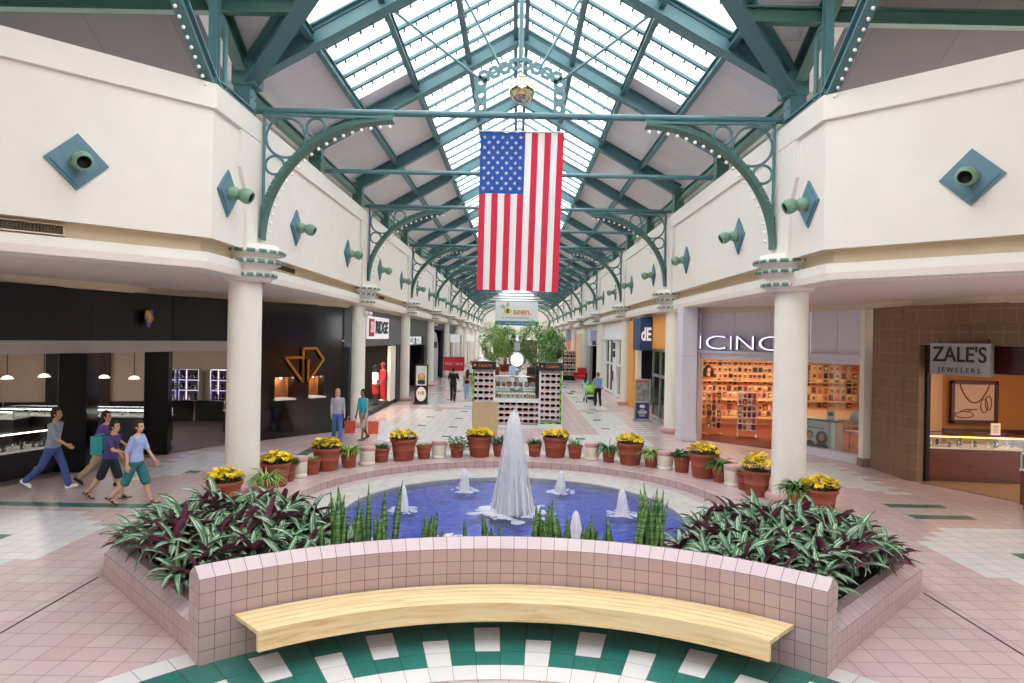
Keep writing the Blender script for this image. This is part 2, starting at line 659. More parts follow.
# ------------------------------------------------------------------ upper walls
WX = 5.65
cham = [(13.2, 5.05), (WX, 12.6), (WX, 117.0)]
for side, sx in (('right', 1), ('left', -1)):
    path = [(sx * p[0], p[1]) for p in cham]
    if sx < 0:
        path = path[::-1]
    # offsets are positive towards the concourse
    prof = [(0, 5.14), (0, 7.95), (-0.55, 7.95), (-0.55, 4.56), (-0.06, 4.56), (-0.06, 4.88), (-0.24, 4.9), (-0.24, 5.14)]
    mb = MB().sweep(path, prof, [0, 0, 0, 0, 0, 1, 1, 1] * (len(path) - 1))
    for z0, z1 in ((7.5, 7.95),):
        mb.sweep(path, [(0, z0), (0.07, z0 + 0.02), (0.07, z1 + 0.02), (0, z1 + 0.02)], 0)
    # raised pilasters with splayed shoulders at every column
    for k in range(10):
        y = Y1 + k * BAY
        poly = [(-0.62, 5.14), (0.62, 5.14), (0.62, 6.2), (0.95, 6.75), (0.95, 7.5), (-0.95, 7.5), (-0.95, 6.75), (-0.62, 6.2)]
        vs = [(sx * WX, y + p[0], p[1]) for p in poly] + [(sx * (WX - 0.07), y + p[0], p[1]) for p in poly]
        n = len(poly)
        fs = [tuple(range(n)), tuple(range(n, 2 * n))] + [(i, (i + 1) % n, n + (i + 1) % n, n + i) for i in range(n)]
        mb.add(vs, fs, 0)
    struct(mb.build('wall_' + side, [M['cream'], M['cove']], fix=True))
    # soffit between the wall and the shop fronts
    pol = [(12.9, 4.9), (5.7, 12.5), (5.7, 117), (6.3, 117), (6.3, 24.6), (9.3, 21.4), (10.3, 18.9), (10.3, 17.4), (12.6, 12.8), (15.5, 8)]
    mb = MB()
    mb.prism([(sx * p[0], p[1]) for p in pol], 4.57, 4.7, 0)
    struct(mb.build('ceiling', M['soffit'], fix=True))
    # short frieze above the shop fronts
    fr = [(12.3, 12.2), (11.15, 14.6), (10.0, 17.25), (9.9, 18.9), (8.75, 21.1), (6.12, 24.0), (6.0, 117)]
    path = [(sx * p[0], p[1]) for p in fr]
    if sx < 0:
        path = path[::-1]
    mb = MB().sweep(path, [(0.03, 4.38), (0.03, 4.58), (-0.3, 4.58), (-0.3, 4.38)], 0)
    struct(mb.build('trim_1' if sx > 0 else 'trim_2', M['cove'], fix=True))

    # set-back wall between the parapet and the eaves
    mb = MB().sweep([(sx * 6.45, 15.4), (sx * 6.45, 117)] if sx > 0 else [(sx * 6.45, 117), (sx * 6.45, 15.4)], [(0, 7.6), (0, 9.3), (-0.2, 9.3), (-0.2, 7.6)], 0)
    struct(mb.build('trim_4' if sx > 0 else 'trim_5', M['cream'], fix=True))
    # court walls beside and behind the camera
    mb = MB()
    wall_holes(mb, (sx * 13.2, 5.2), (sx * 13.2, -16), 0, 9.0, [], 0.3, 0, sx)
    wall_holes(mb, (sx * 17, 15.3), (sx * 17, 5.0), 4.4, 12.7, [], 0.3, 0, sx)
    mb.box((sx * 15.1, 5.2, 5.0), (4.2, 0.3, 10.0))
    struct(mb.build('wall_court_' + side, M['cream'], fix=True))
mb = MB()
wall_holes(mb, (-13.4, -16.2), (13.4, -16.2), 0, 12.7, [], 0.3)
struct(mb.build('wall_rear', M['cream']))

# end wall of the concourse
mb = MB()
wall_holes(mb, (-6.2, 117.0), (6.2, 117.0), 0, 8.2, [(2.4, 10.0, 0, 3.1)], 0.4, 0)
pts = [(-6.2, 8.2), (6.2, 8.2), (6.2, 9.3), (0, 12.9), (-6.2, 9.3)]
mb.add([(p[0], 117.0, p[1]) for p in pts] + [(p[0], 117.4, p[1]) for p in pts], [tuple(range(5)), tuple(range(5, 10))[::-1]] + [(i, (i + 1) % 5, 5 + (i + 1) % 5, 5 + i) for i in range(5)], 0)
mb.box((0, 116.9, 3.35), (8.6, 0.25, 0.5), 0)
mb.box((0, 116.9, 4.7), (12.0, 0.2, 0.25), 1)
mb.box((0, 118.6, 1.6), (9, 0.1, 3.2), 2)
struct(mb.build('wall_back', [M['cream'], M['cove'], mat('far_shop_brown', '4A2E26', 0.7)], fix=True))

# ------------------------------------------------------------------ roof
S = 0.56
EZ = 9.35


def rz_(x):
    return EZ + S * (5.9 - abs(x))


YR = [14.9 + k * 5.36 for k in range(20)]
M['sky'] = glassmat('skylight_glass', 'FFFFFF', 0.05, 0.1, 0.25)
win = 0
for sx in (-1, 1):
    # opaque deck: lower slope
    mb = MB()

    def slab(pts, th=0.12, m=0):
        n = len(pts)
        vs = [Vector(p) for p in pts] + [Vector(p) + Vector((0, 0, th)) for p in pts]
        fs = [tuple(range(n))[::-1], tuple(range(n, 2 * n))] + [(i, (i + 1) % n, n + (i + 1) % n, n + i) for i in range(n)]
        mb.add(vs, fs, m)

    def sp(x, y):
        return (sx * x, y, rz_(x))
    # first bay is glazed further down than the rest
    slab([sp(6.6, 15.6), sp(4.58, 13.58), sp(4.58, 19.4), sp(6.6, 19.4)])
    slab([sp(6.6, 19.4), sp(3.05, 19.4), sp(3.05, 117), sp(6.6, 117)])
    # cross arm: two slopes rising to a ridge over Y = 9
    for (ya, yb) in ((14.9, 9.0), (3.1, 9.0)):
        ey = 15.6 if ya > 9 else 2.4
        e0 = EZ - S * 0.7
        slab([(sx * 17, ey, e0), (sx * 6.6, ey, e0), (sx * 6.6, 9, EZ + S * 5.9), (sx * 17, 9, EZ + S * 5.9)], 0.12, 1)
        slab([(sx * 6.6, ey, e0), (sx * 4.58, 9 + (4.58 if ya > 9 else -4.58), EZ + S * (5.9 - 4.58)), (sx * 4.58, 9, EZ + S * 5.9), (sx * 6.6, 9, EZ + S * 5.9)])
    # roof behind the camera
    slab([(sx * 17, 2.4, EZ - S * 0.7), (sx * 3.05, 5.95, rz_(3.05)), (sx * 3.05, -16, rz_(3.05)), (sx * 17, -16, EZ - S * 0.7)])
    slab([(sx * 3.05, 5.95, rz_(3.05)), (sx * 4.58, 4.42, rz_(4.58)), (sx * 5.9, 3.1, EZ), (sx * 6.6, 2.4, EZ - S * 0.7)])
    struct(mb.build('ceiling', [M['deck'], M['shadedeck']], fix=True))
    # skylight, bay by bay
    bays = [(9.1, 8.9, 0), (9.1, 9.2, 1), (-16.0, 6.0, 3.05), (9.0, 14.9, 4.58), (14.9, 19.4, 4.58), (19.4, YR[1], 3.05)] + [(YR[k], YR[k + 1], 3.05) for k in range(1, 19)]
    for (ya, yb, xe) in bays:
        win += 1
        g = MB()
        if xe == 0:
            g.add([(0, 9.0, rz_(0)), (sx * 4.58, 9.0, rz_(0)), (sx * 4.58, 13.58, rz_(4.58))], [(0, 1, 2)])
        elif xe == 1:
            g.add([(0, 9.0, rz_(0)), (sx * 4.58, 9.0, rz_(0)), (sx * 4.58, 4.42, rz_(4.58))], [(0, 1, 2)])
        elif ya < 0:
            g.add([(0, ya, rz_(0)), (sx * 3.05, ya, rz_(3.05)), (sx * 3.05, 5.95, rz_(3.05)), (0, 9.0, rz_(0))], [(0, 1, 2, 3)])
        elif ya == 9.0:
            g.add([(0, 9.0, rz_(0)), (sx * 4.58, 13.58, rz_(4.58)), (sx * 4.58, 14.9, rz_(4.58)), (0, 14.9, rz_(0))], [(0, 1, 2, 3)])
        else:
            g.add([(0, ya, rz_(0)), (sx * xe, ya, rz_(xe)), (sx * xe, yb, rz_(xe)), (0, yb, rz_(0))], [(0, 1, 2, 3)])
        w = struct(g.build('window_%d' % win, M['sky']))
        if 9.0 <= ya < 72 and xe > 1:
            f = MB()
            nb = 5 if yb - ya > 1.5 else 1
            for b in range(nb):
                y = ya + (yb - ya) * b / nb
                xt = 0.0
                if ya == 9.0:
                    if y < 9.4:
                        continue
                    xlim = min(xe, y - 9.0)
                else:
                    xlim = xe
                f.beam((0, y, rz_(0) - 0.07), (sx * xlim, y, rz_(xlim) - 0.07), 0.075, 0.12, 0, (0, 1, 0))
                if ya < 32:
                    nn = int(xlim / 0.28)
                    for q in range(1, nn):
                        x = xlim * q / nn
                        f.box((sx * x, y + 0.06, rz_(x) - 0.16), (0.05, 0.05, 0.07), 0)
            for o in (f,):
                o.build('window_frame', M['teal'], w)
    # purlins run the length of the roof
for sx, sn in ((-1, 'left'), (1, 'right')):
    for x, w, h, ds in ((1.53, 0.14, 0.2, 'nearest the ridge'), (3.05, 0.14, 0.22, 'half way down the slope'), (4.58, 0.14, 0.22, 'low on the slope')):
        mb = MB().ibeam((sx * x, 9.3 + x, rz_(x) - 0.2), (sx * x, 117, rz_(x) - 0.2), w, h, 0.03)
        tag(mb.build('purlin', M['teal']), 'long blue-green steel purlin under the %s roof slope, %s' % (sn, ds), 'purlin')
    mb = MB()
    mb.ibeam((sx * 6.05, 14.9, 8.75), (sx * 6.05, 117, 8.75), 0.18, 0.28, 0.04)
    tag(mb.build('eaves_beam', M['tealdk']), 'long dark green steel eaves beam above the %s upper wall' % sn, 'beam')
mb = MB()
for x in (-0.16, 0.16):
    mb.ibeam((x, 9.3, rz_(0) - 0.3), (x, 117, rz_(0) - 0.3), 0.12, 0.24, 0.03)
tag(mb.build('ridge_beam', M['teal']), 'twin blue-green steel ridge beam at the peak of the skylight', 'beam')

# trusses: two rafters, posts and a round tie bar
RB = 8.9


def rb(x):
    return RB + 0.21 + S * (5.9 - abs(x))


for k, y in enumerate(YR[:19]):
    t = thing('roof_truss', 'blue-green steel roof truss with a round tie bar, %s counted from the fountain' % ORD[k], 'truss', (0, y, 7.9), 0, 'roof trusses along the concourse')
    dz = -7.9
    d = 0.42 if k else 0.46
    for sx in (-1, 1):
        MB().ibeam((sx * 6.0, 0, rb(6.0) + dz), (sx * 0.0, 0, rb(0) + dz), 0.26 if k else 0.32, d, 0.05, 0, (0, 0, 1)).build('rafter', M['teal'], t)
        p = MB()
        p.box((sx * 6.0, 0, 8.45 + dz), (0.36, 0.36, 1.3))
        p.box((sx * 6.0, 0, 8.0 + dz), (0.5, 0.5, 0.08))
        if k < 4:
            for q in range(5):
                for yy in (-0.12, 0.12):
                    p.ball((sx * 5.81, yy, 8.1 + q * 0.2 + dz), 0.022, 6, 4)
        p.build('post', M['tealdk'] if k else M['teal'], t)
    MB().tube([(-5.75, 0, 8.25 + dz), (5.75, 0, 8.25 + dz)], 0.072 if k == 0 else 0.065, 10).build('tie_bar', M['teal'], t)
    if k == 0:
        # house-shaped perforated frame above the bar
        def plate(a, b, wd, holes):
            a, b = Vector(a), Vector(b)
            L = (b - a).length
            dx = (b - a) / L
            nz = Vector((-dx.z, 0, dx.x))
            m_ = MB()
            seg = 12
            step = L / holes
            for h in range(holes):
                c = a + dx * step * (h + 0.5)
                hw, hh, rr = step / 2, wd / 2, wd * 0.23
                ring, outer = [], []
                for q in range(seg):
                    an = 2 * PI * q / seg
                    ux, uz = cos(an), sin(an)
                    ring.append(c + dx * ux * rr + nz * uz * rr)
                    sc = 1 / max(abs(ux) / hw, abs(uz) / hh)
                    outer.append(c + dx * ux * sc + nz * uz * sc)
                vs = ring + outer
                fr = [v + Vector((0, -0.02, 0)) for v in vs] + [v + Vector((0, 0.02, 0)) for v in vs]
                fs = []
                for q in range(seg):
                    r_ = (q + 1) % seg
                    fs += [(q, r_, seg + r_, seg + q), (2 * seg + r_, 2 * seg + q, 3 * seg + q, 3 * seg + r_), (r_, q, 2 * seg + q, 2 * seg + r_), (seg + q, seg + r_, 3 * seg + r_, 3 * seg + q)]
                m_.add(fr, fs)
            return m_
        for sx in (-1, 1):
            plate((sx * 0.86, 0, 8.28 + dz), (sx * 0.86, 0, 9.1 + dz), 0.27, 3).build('gable_plate', M['teal'], t)
            plate((sx * 0.9, 0, 9.05 + dz), (sx * 0.02, 0, 9.42 + dz), 0.27, 4).build('gable_plate', M['teal'], t)
            MB().tube([(sx * 0.92, 0, 9.05 + dz), (sx * 2.75, 0, 10.45 + dz)], 0.032, 8).build('brace_rod', M['teal'], t)
            MB().tube([(sx * 0.42, 0, 9.28 + dz), (sx * 1.45, 0, 11.15 + dz)], 0.03, 8).build('brace_rod', M['teal'], t)
        MB().tube([(0, 0, 9.42 + dz), (0, 0, 12.1 + dz)], 0.05, 8).build('king_post', M['teal'], t)

# beams of the crossing at the corner posts
for sx, sn in ((-1, 'left'), (1, 'right')):
    t = thing('valley_rafter', 'heavy blue-green valley rafter rising from the %s corner post over the court' % sn, 'beam', (sx * 5.95, 14.9, 8.4))
    MB().ibeam((0, 0, 0.55), (-sx * 5.95, -5.95, 0.55 + S * 5.95), 0.34, 0.5, 0.06).build('rafter', M['teal'], t)
    b = MB()
    b.box((0, 0, 0.6), (0.5, 0.5, 0.5))
    b.build('gusset', M['teal'], t)
    t = thing('court_rafter', 'dark green rafter leaning over the court from the %s corner post' % sn, 'beam', (sx * 5.95, 14.9, 8.4))
    MB().ibeam((0, -0.3, 0.75), (0, -5.9, 0.75 + S * 5.6), 0.24, 0.4, 0.05).build('rafter', M['tealdk'], t)
    for i, y in enumerate((13.37, 11.84, 10.3)):
        z = EZ + S * (14.9 - y) - 0.4
        xs = y - 9.0
        mb = MB().ibeam((sx * xs, y, z), (sx * 16.9, y, z), 0.2, 0.32, 0.04)
        tag(mb.build('purlin', M['tealdk']), 'dark green purlin under the shaded court roof on the %s, %s from the wall' % (sn, ORD[i]), 'purlin')
    t = thing('bulb_beam', 'sloping blue-green beam edged with round bulbs, standing on the %s wall corner' % sn, 'beam', (sx * 5.72, 12.62, 7.97))
    p1 = Vector((0, -3.2, 2.4))
    MB().ibeam((0, 0.25, -0.1), p1, 0.2, 0.26, 0.04).build('chord', M['teal'], t)
    MB().ibeam((0, 0.12, -0.05), (0, 0.12, 2.4), 0.16, 0.16, 0.03, 0, (0, 1, 0)).build('post', M['teal'], t)
    MB().ibeam((0, 0.12, 0.12), (0, 2.1, 0.12), 0.12, 0.16, 0.03).build('strut', M['teal'], t)
    MB().tube([(0, 0.6, -0.3), (0, 0.6, 1.3), (0, 0.52, 1.42), (0, 0.15, 1.45)], 0.05, 8).build('pipe', M['teal'], t)
    bb = MB().ball((0, 0, 0), 0.033, 10, 6).build('bulb', M['bulb'], t)
    L = p1.length
    n = 22
    u = Vector((0, 0.6, 0.8))
    for q in range(n):
        pos = p1 * ((q + 0.6) / n) - Vector((0, 0.6, 0.8)) * 0.17
        if q == 0:
            bb.location = pos
        else:
            put(bb, 'bulb', t, pos)

# ------------------------------------------------------------------ columns
prof_sh = [(0.365, 0.16), (0.355, 2.5), (0.35, 4.55)]
prof_b = [(0.0, 0.0), (0.47, 0.0), (0.49, 0.04), (0.49, 0.12), (0.46, 0.17), (0.37, 0.18)]
cap_prof = [(0.36, 4.48), (0.46, 4.5), (0.5, 4.56), (0.5, 4.66), (0.46, 4.69), (0.47, 4.76), (0.58, 4.84), (0.6, 4.93), (0.54, 4.96), (0.58, 5.02), (0.68, 5.08), (0.68, 5.16), (0.62, 5.19), (0.6, 5.27), (0.3, 5.28)]
bands = [(0.58, 4.585), (0.68, 4.86), (0.75, 5.07)]
col_proto = {}
M['leafband'] = mat('leaf_band_green', '5C857A', 0.5, var=0.1)
for si, (sx, sn) in enumerate(((-1, 'left'), (1, 'right'))):
    for k in range(10):
        y = Y1 + k * BAY
        big = k == 0
        lab = 'round cream column on the %s of the concourse, %s counted from the fountain' % (sn, ORD[k])
        key = 'big' if big else 'mid'
        xx = sx * (5.88 if big else 5.9) + (0.05 if big else 0)
        if key in col_proto:
            c = dup(col_proto[key], (xx, y, 0), 0 if sx < 0 else PI, lab, 'columns along the concourse')
        else:
            sc = 0.975 if big else 0.88
            c = thing('column', lab, 'column', (xx, y, 0), 0 if sx < 0 else PI, 'columns along the concourse')
            MB().lathe([(r * sc, z) for r, z in prof_sh], seg=40).build('shaft', M['col'], c)
            MB().lathe([(r * sc, z) for r, z in prof_b], seg=40).build('base_ring', M['bollpink'], c)
            MB().lathe([(r if r > 0.4 else r * sc, z) for r, z in cap_prof], (0.06, 0, 0), seg=40).build('capital', M['cream'], c)
            for r, z in bands:
                g = MB()
                n = 20
                for q in range(n):
                    a0, a1 = 2 * PI * q / n, 2 * PI * (q + 0.7) / n
                    g.lathe([(r - 0.1, z + 0.005), (r, z + 0.01), (r + 0.012, z + 0.045), (r, z + 0.08), (r - 0.1, z + 0.085)], (0.06, 0, 0), seg=3, a0=a0, a1=a1)
                g.lathe([(r - 0.1, z - 0.005), (r - 0.025, z), (r - 0.025, z + 0.085), (r - 0.1, z + 0.09)], (0.06, 0, 0), 40, 1)
                g.build('leaf_band', [M['leafband'], M['cream']], c)
            col_proto[key] = c

# ------------------------------------------------------------------ arched brackets on the columns
br = None
for si, (sx, sn) in enumerate(((-1, 'left'), (1, 'right'))):
    for k in range(10):
        y = Y1 + k * BAY + 0.12
        lab = 'arched green bracket with three rings and bulbs, %s on the %s counted from the fountain' % (ORD[k], sn)
        loc, rot = (sx * 5.53, y, 5.45), (0 if sx < 0 else PI)
        if br is None:
            br = thing('arch_bracket', lab, 'bracket', loc, rot, 'arched brackets along the concourse')
            a, b = 2.8, 2.62
            arc = [(a - a * cos(t), 0, b * sin(t) - 0.02) for t in [PI / 2 * i / 28 for i in range(29)]]
            g = MB()
            for i in range(28):
                p0, p1 = Vector(arc[i]), Vector(arc[i + 1])
                nrm = Vector((a, 0, 0)) - (p0 + p1) / 2
                nrm.y = 0
                g.beam(p0, p1, 0.3, 0.05, 0, nrm)
                g.beam(p0, p1, 0.05, 0.16, 0, nrm, (0, -0.06))
            g.build('arch', M['tealdk'], br)
            MB().tube([(0.0, 0, 0), (0.0, 0, 2.75)], 0.035, 8).build('upright_rod', M['teal'], br)
            MB().beam((0, 0, 2.7), (a, 0, 2.66), 0.12, 0.05).build('top_strip', M['teal'], br)
            for cx, cz, r in ((0.47, 2.2, 0.43), (1.12, 2.43, 0.2), (0.235, 1.6, 0.2)):
                MB().tube([(cx + r * cos(t), 0, cz + r * sin(t)) for t in [2 * PI * i / 28 for i in range(28)]], 0.03, 8, closed=True).build('ring', M['teal'], br)
            bb = None
            for q in range(20):
                t = PI / 2 * (q + 0.7) / 20
                rr = 0.93
                pos = (a - a * rr * cos(t), -0.12, b * rr * sin(t))
                if bb is None:
                    bb = MB().ball((0, 0, 0), 0.04, 10, 6).build('bulb', M['bulb'], br)
                    bb.location = pos
                else:
                    put(bb, 'bulb', br, pos)
        elif k < 3:
            # mirrored side turns about, so carry the bulbs to the near face again
            dup(br, loc, 0, lab, None, (-sx, 1, 1))
        else:
            r = br.copy()
            C.objects.link(r)
            r.location, r.scale = loc, (-sx, 1, 1)
            r['label'] = lab
            for ch in br.children:
                if ch.name.startswith('bulb'):
                    continue
                c = ch.copy()
                C.objects.link(c)
                c.parent = r

# ------------------------------------------------------------------ wall lights on diamond plaques
wl = None


def wall_light(loc, rz, lab):
    global wl
    if wl is not None:
        return dup(wl, loc, rz, lab)
    wl = thing('wall_light', lab, 'light', loc, rz, 'wall lights on diamond plaques')
    # local +Y points out of the wall
    g = MB()
    for s_, y0, y1 in ((0.46, 0.0, 0.035), (0.39, 0.035, 0.06)):
        q = [(s_, 0), (0, s_), (-s_, 0), (0, -s_)]
        vs = [(p[0], y0, p[1]) for p in q] + [(p[0], y1, p[1]) for p in q]
        g.add(vs, [(0, 1, 2, 3), (7, 6, 5, 4)] + [(i, (i + 1) % 4, 4 + (i + 1) % 4, 4 + i) for i in range(4)], 0)
    g.build('plaque', M['plaque'], wl, fix=True)
    rot = Matrix.Rotation(-PI / 2, 3, 'X')
    MB().lathe([(0.0, 0.05), (0.125, 0.05), (0.13, 0.08), (0.125, 0.2), (0.1, 0.22), (0.085, 0.23), (0.085, 0.28)], seg=24, rot=rot).build('neck', M['lampg'], wl)
    tilt = Matrix.Rotation(-PI / 2 - 0.42, 3, 'X')
    h = MB()
    h.lathe([(0.0, -0.06), (0.08, -0.05), (0.13, 0.0), (0.15, 0.07), (0.145, 0.14), (0.125, 0.19), (0.105, 0.2), (0.1, 0.17)], (0, 0.3, -0.01), 24, 0, rot=tilt)
    h.lathe([(0.102, 0.17), (0.09, 0.1), (0.0, 0.08)], (0, 0.3, -0.01), 24, 1, rot=tilt)
    h.build('lamp_head', [M['lampg'], M['dark']], wl)
    return wl


n = {-1: 0, 1: 0}
for sx, sn in ((-1, 'left'), (1, 'right')):
    px = 7.17 if sx < 0 else 7.28
    wall_light((sx * (px + 0.0), 12.6 - (px - WX), 6.12), -sx * -PI / 4 if False else (PI * 0.75 if sx > 0 else -PI * 0.75), 'green spotlight on a blue diamond plaque on the %s slanting wall, facing the camera' % sn)
    ys = [13.25] + [Y1 + BAY * (k + 0.5) + d for k in range(9) for d in (-2.66, 2.66)]
    for i, y in enumerate(ys):
        lab = 'green spotlight on a blue diamond plaque, %s along the straight %s wall from the camera' % (ORD[i], sn)
        wall_light((sx * WX, y, 6.1), PI / 2 * sx, lab)

# louvred vents in the cove
for i, (sx, y0, y1, ch, ds) in enumerate(((-1, 0, 0, True, 'left slanting wall'), (-1, 16.6, 18.0, False, 'left wall between the first two columns'), (-1, 28.9, 30.3, False, 'left wall above the sports shop sign'), (1, 16.8, 17.2, False, 'right wall'))):
    if i == 3:
        continue
    t = thing('air_vent', 'long louvred air vent in the cove of the %s' % ds, 'vent', ((-7.95, 10.55, 4.91) if ch else (sx * 5.86, (y0 + y1) / 2, 4.93)), (PI * 0.25 if ch else PI / 2))
    L = 1.6 if ch else y1 - y0
    g = MB()
    g.box((0, 0, 0.02), (L, 0.06, 0.02))
    g.box((0, 0, 0.18), (L, 0.06, 0.02))
    for e in (-1, 1):
        g.box((e * L / 2, 0, 0.1), (0.02, 0.06, 0.18))
    g.build('frame', M['cove'], t)
    g = MB()
    for q in range(int(L / 0.045)):
        g.box((-L / 2 + 0.03 + q * 0.045, 0.01, 0.1), (0.012, 0.05, 0.15))
    g.box((0, 0.045, 0.1), (L, 0.01, 0.16))
    tag(g.build('louvre', mat('vent_bronze', '6B5B48', 0.5), t), kind=None)
# ------------------------------------------------------------------ planter with the curved tiled wall
pl = thing('planter', 'pink tiled planter with a tall curved wall and low sides before the fountain', 'planter', (0.03, 7.5, 0))
OFF = Vector((0, -7.5, 0))
PHI = math.radians(42.1)
ncol = 44
mb = MB()
RF, RBK = 4.76, 5.08
prof = [(RF, 0.0), (RF, 0.88), ((RF + RBK) / 2, 0.985), (RBK, 0.88), (RBK, 0.0)]
vv = [0, 6, 7, 8, 14]
dth = 2 * PHI / ncol
for i in range(ncol):
    t0, t1 = -PHI + i * dth, -PHI + (i + 1) * dth
    for j in range(4):
        (r0, z0), (r1, z1) = prof[j], prof[j + 1]
        q = [(r0 * sin(t0), FAN[1] + r0 * cos(t0), z0), (r0 * sin(t1), FAN[1] + r0 * cos(t1), z0), (r1 * sin(t1), FAN[1] + r1 * cos(t1), z1), (r1 * sin(t0), FAN[1] + r1 * cos(t0), z1)]
        m = 1 if j in (1, 2) else 0
        mb.add([Vector(p) + OFF for p in q], [(0, 1, 2, 3)], m, False, [[(i, vv[j]), (i + 1, vv[j]), (i + 1, vv[j + 1]), (i, vv[j + 1])]])
for t in (-PHI, PHI):
    vs = [Vector((r * sin(t), FAN[1] + r * cos(t), z)) + OFF for r, z in prof]
    mb.add(vs, [(0, 1, 2, 3, 4)], 0, False, [[((r - RF) / 0.16, z / 0.1467) for r, z in prof]])
mb.build('curved_wall', [M['walltile'], M['captile_lit']], pl)
for sx, sn in ((-1, 'left'), (1, 'right')):
    path = [(sx * 3.24, 7.06), (sx * 5.68, 9.48), (sx * 5.68, 11.5), (sx * 4.3, 12.2)]
    # outward is to the right of the path on the right side
    if sx < 0:
        path = path[::-1]
    pr = [(0, 0), (0, 0.305), (0.14, 0.40), (0.27, 0.40), (0.27, 0.0)]
    mb = MB().sweep([(p[0], p[1] - 7.5) for p in path], pr, [0, 1, 1, 0, 0] * 3, True, True, [0, 2, 3, 4, 6, 8], 0.1524)
    mb.build('low_wall', [M['walltile'], M['captile_lit']], pl)
# soil: between the wall and the pool
mb = MB()
pts = []
for i in range(13):
    t = 0.93 * (-PHI + 2 * PHI * i / 12)
    pts.append((5.07 * sin(t), FAN[1] + 5.07 * cos(t)))
pts += [(5.4, 9.55), (5.4, 11.4), (4.45, 11.95)]
for i in range(17):
    t = math.radians(117 + (243 - 117) * i / 16)
    pts.append((POOL[0] + 4.78 * sin(t), POOL[1] + 4.78 * cos(t)))
pts += [(-4.45, 11.95), (-5.4, 11.4), (-5.4, 9.55)]
mb.prism([(p[0], p[1] - 7.5) for p in pts], 0.02, 0.34)
mb.build('soil', M['soil'], pl, fix=True)
# curb on the pool side
mb = MB()
pr = [(4.6, 0.008), (4.6, 0.42), (4.8, 0.42), (4.8, 0.008)]
for i in range(48):
    t0, t1 = [math.radians(117 + (243 - 117) * k / 48) for k in (i, i + 1)]
    for j in range(4):
        (r0, z0), (r1, z1) = pr[j], pr[(j + 1) % 4]
        q = [(r0 * sin(t0), POOL[1] + r0 * cos(t0), z0), (r0 * sin(t1), POOL[1] + r0 * cos(t1), z0), (r1 * sin(t1), POOL[1] + r1 * cos(t1), z1), (r1 * sin(t0), POOL[1] + r1 * cos(t0), z1)]
        mb.add([Vector(p) + OFF for p in q], [(0, 1, 2, 3)], 0, False, [[(i, j * 2), (i + 1, j * 2), (i + 1, j * 2 + 1), (i, j * 2 + 1)]])
mb.build('pool_curb', M['walltile'], pl)

# ------------------------------------------------------------------ bench
be = thing('bench', 'curved pale wooden bench along the pink tiled planter wall', 'bench', (0.04, 7.5, 0))
A = math.radians(37.7)


def arc_box(mb, r0, r1, z0, z1, a0, a1, n=48, mat=0, v0=0.0):
    c = ((r0, z0), (r1, z0), (r1, z1), (r0, z1))
    vs, fs, uvs = [], [], []
    for i in range(n + 1):
        t = a0 + (a1 - a0) * i / n
        for r, z in c:
            k_ = 1 + (r - 4.455) / 0.3 * 0.0125   # the ends are cut square, not radially
            vs.append(Vector((r * sin(t * k_), FAN[1] + r * cos(t * k_), z)) + OFF)
    for i in range(n):
        u0, u1 = (a0 + (a1 - a0) * i / n) * r0, (a0 + (a1 - a0) * (i + 1) / n) * r0
        for j in range(4):
            q = (j + 1) % 4
            w = (r1 - r0) if j % 2 == 0 else (z1 - z0)
            fs.append((i * 4 + j, (i + 1) * 4 + j, (i + 1) * 4 + q, i * 4 + q))
            uvs.append([(u0, v0 + j), (u1, v0 + j), (u1, v0 + j + w), (u0, v0 + j + w)])
    for e in (0, n):
        fs.append(tuple(e * 4 + k for k in range(4)))
        uvs.append([(v0, 0), (v0 + r1 - r0, 0), (v0 + r1 - r0, z1 - z0), (v0, z1 - z0)])
    mb.add(vs, fs, mat, False, uvs)


np_ = 5
for i in range(np_):
    r0, r1 = 4.17 + i * 0.114, 4.17 + (i + 1) * 0.114 - 0.012
    mb = MB()
    arc_box(mb, r0, r1, 0.425, 0.47, -A, A, 48, 0, i * 3.7)
    bev(mb.build('seat_plank', M['wood'], be, fix=True), 0.004)
mb = MB()
arc_box(mb, 4.155, 4.195, 0.265, 0.472, -A, A, 48, 0, 21.3)
mb2 = bev(mb.build('front_apron', M['wood'], be, fix=True), 0.006)
mb = MB()
arc_box(mb, 4.14, 4.156, 0.268, 0.292, -A, A, 48, 0, 31.1)
mb.build('apron_bead', M['wood'], be, fix=True)
for k in range(5):
    t = -A * 0.8 + A * 1.6 * k / 4
    mb = MB()
    d = Vector((sin(t), cos(t)))
    mb.beam(Vector((d.x * 4.2, FAN[1] + d.y * 4.2, 0.38)) + OFF, Vector((d.x * 4.75, FAN[1] + d.y * 4.75, 0.38)) + OFF, 0.06, 0.08)
    mb.build('support_arm', M['tealdk'], be)

# ------------------------------------------------------------------ sunken round pool
m, nt, b = newmat('pool_mosaic')
N, L = nt.nodes, nt.links
tc = N.new('ShaderNodeTexCoord')
vo = N.new('ShaderNodeTexVoronoi')
vo.inputs['Scale'].default_value = 14
L.new(tc.outputs['Object'], vo.inputs['Vector'])
rp = N.new('ShaderNodeValToRGB')
rp.color_ramp.elements[0].color = lin('2C4CA4')
rp.color_ramp.elements[1].color = lin('6A8AD6')
L.new(vo.outputs['Color'], rp.inputs['Fac'])
L.new(rp.outputs[0], b.inputs['Base Color'])
b.inputs['Roughness'].default_value = 0.5
M['mosaic'] = m

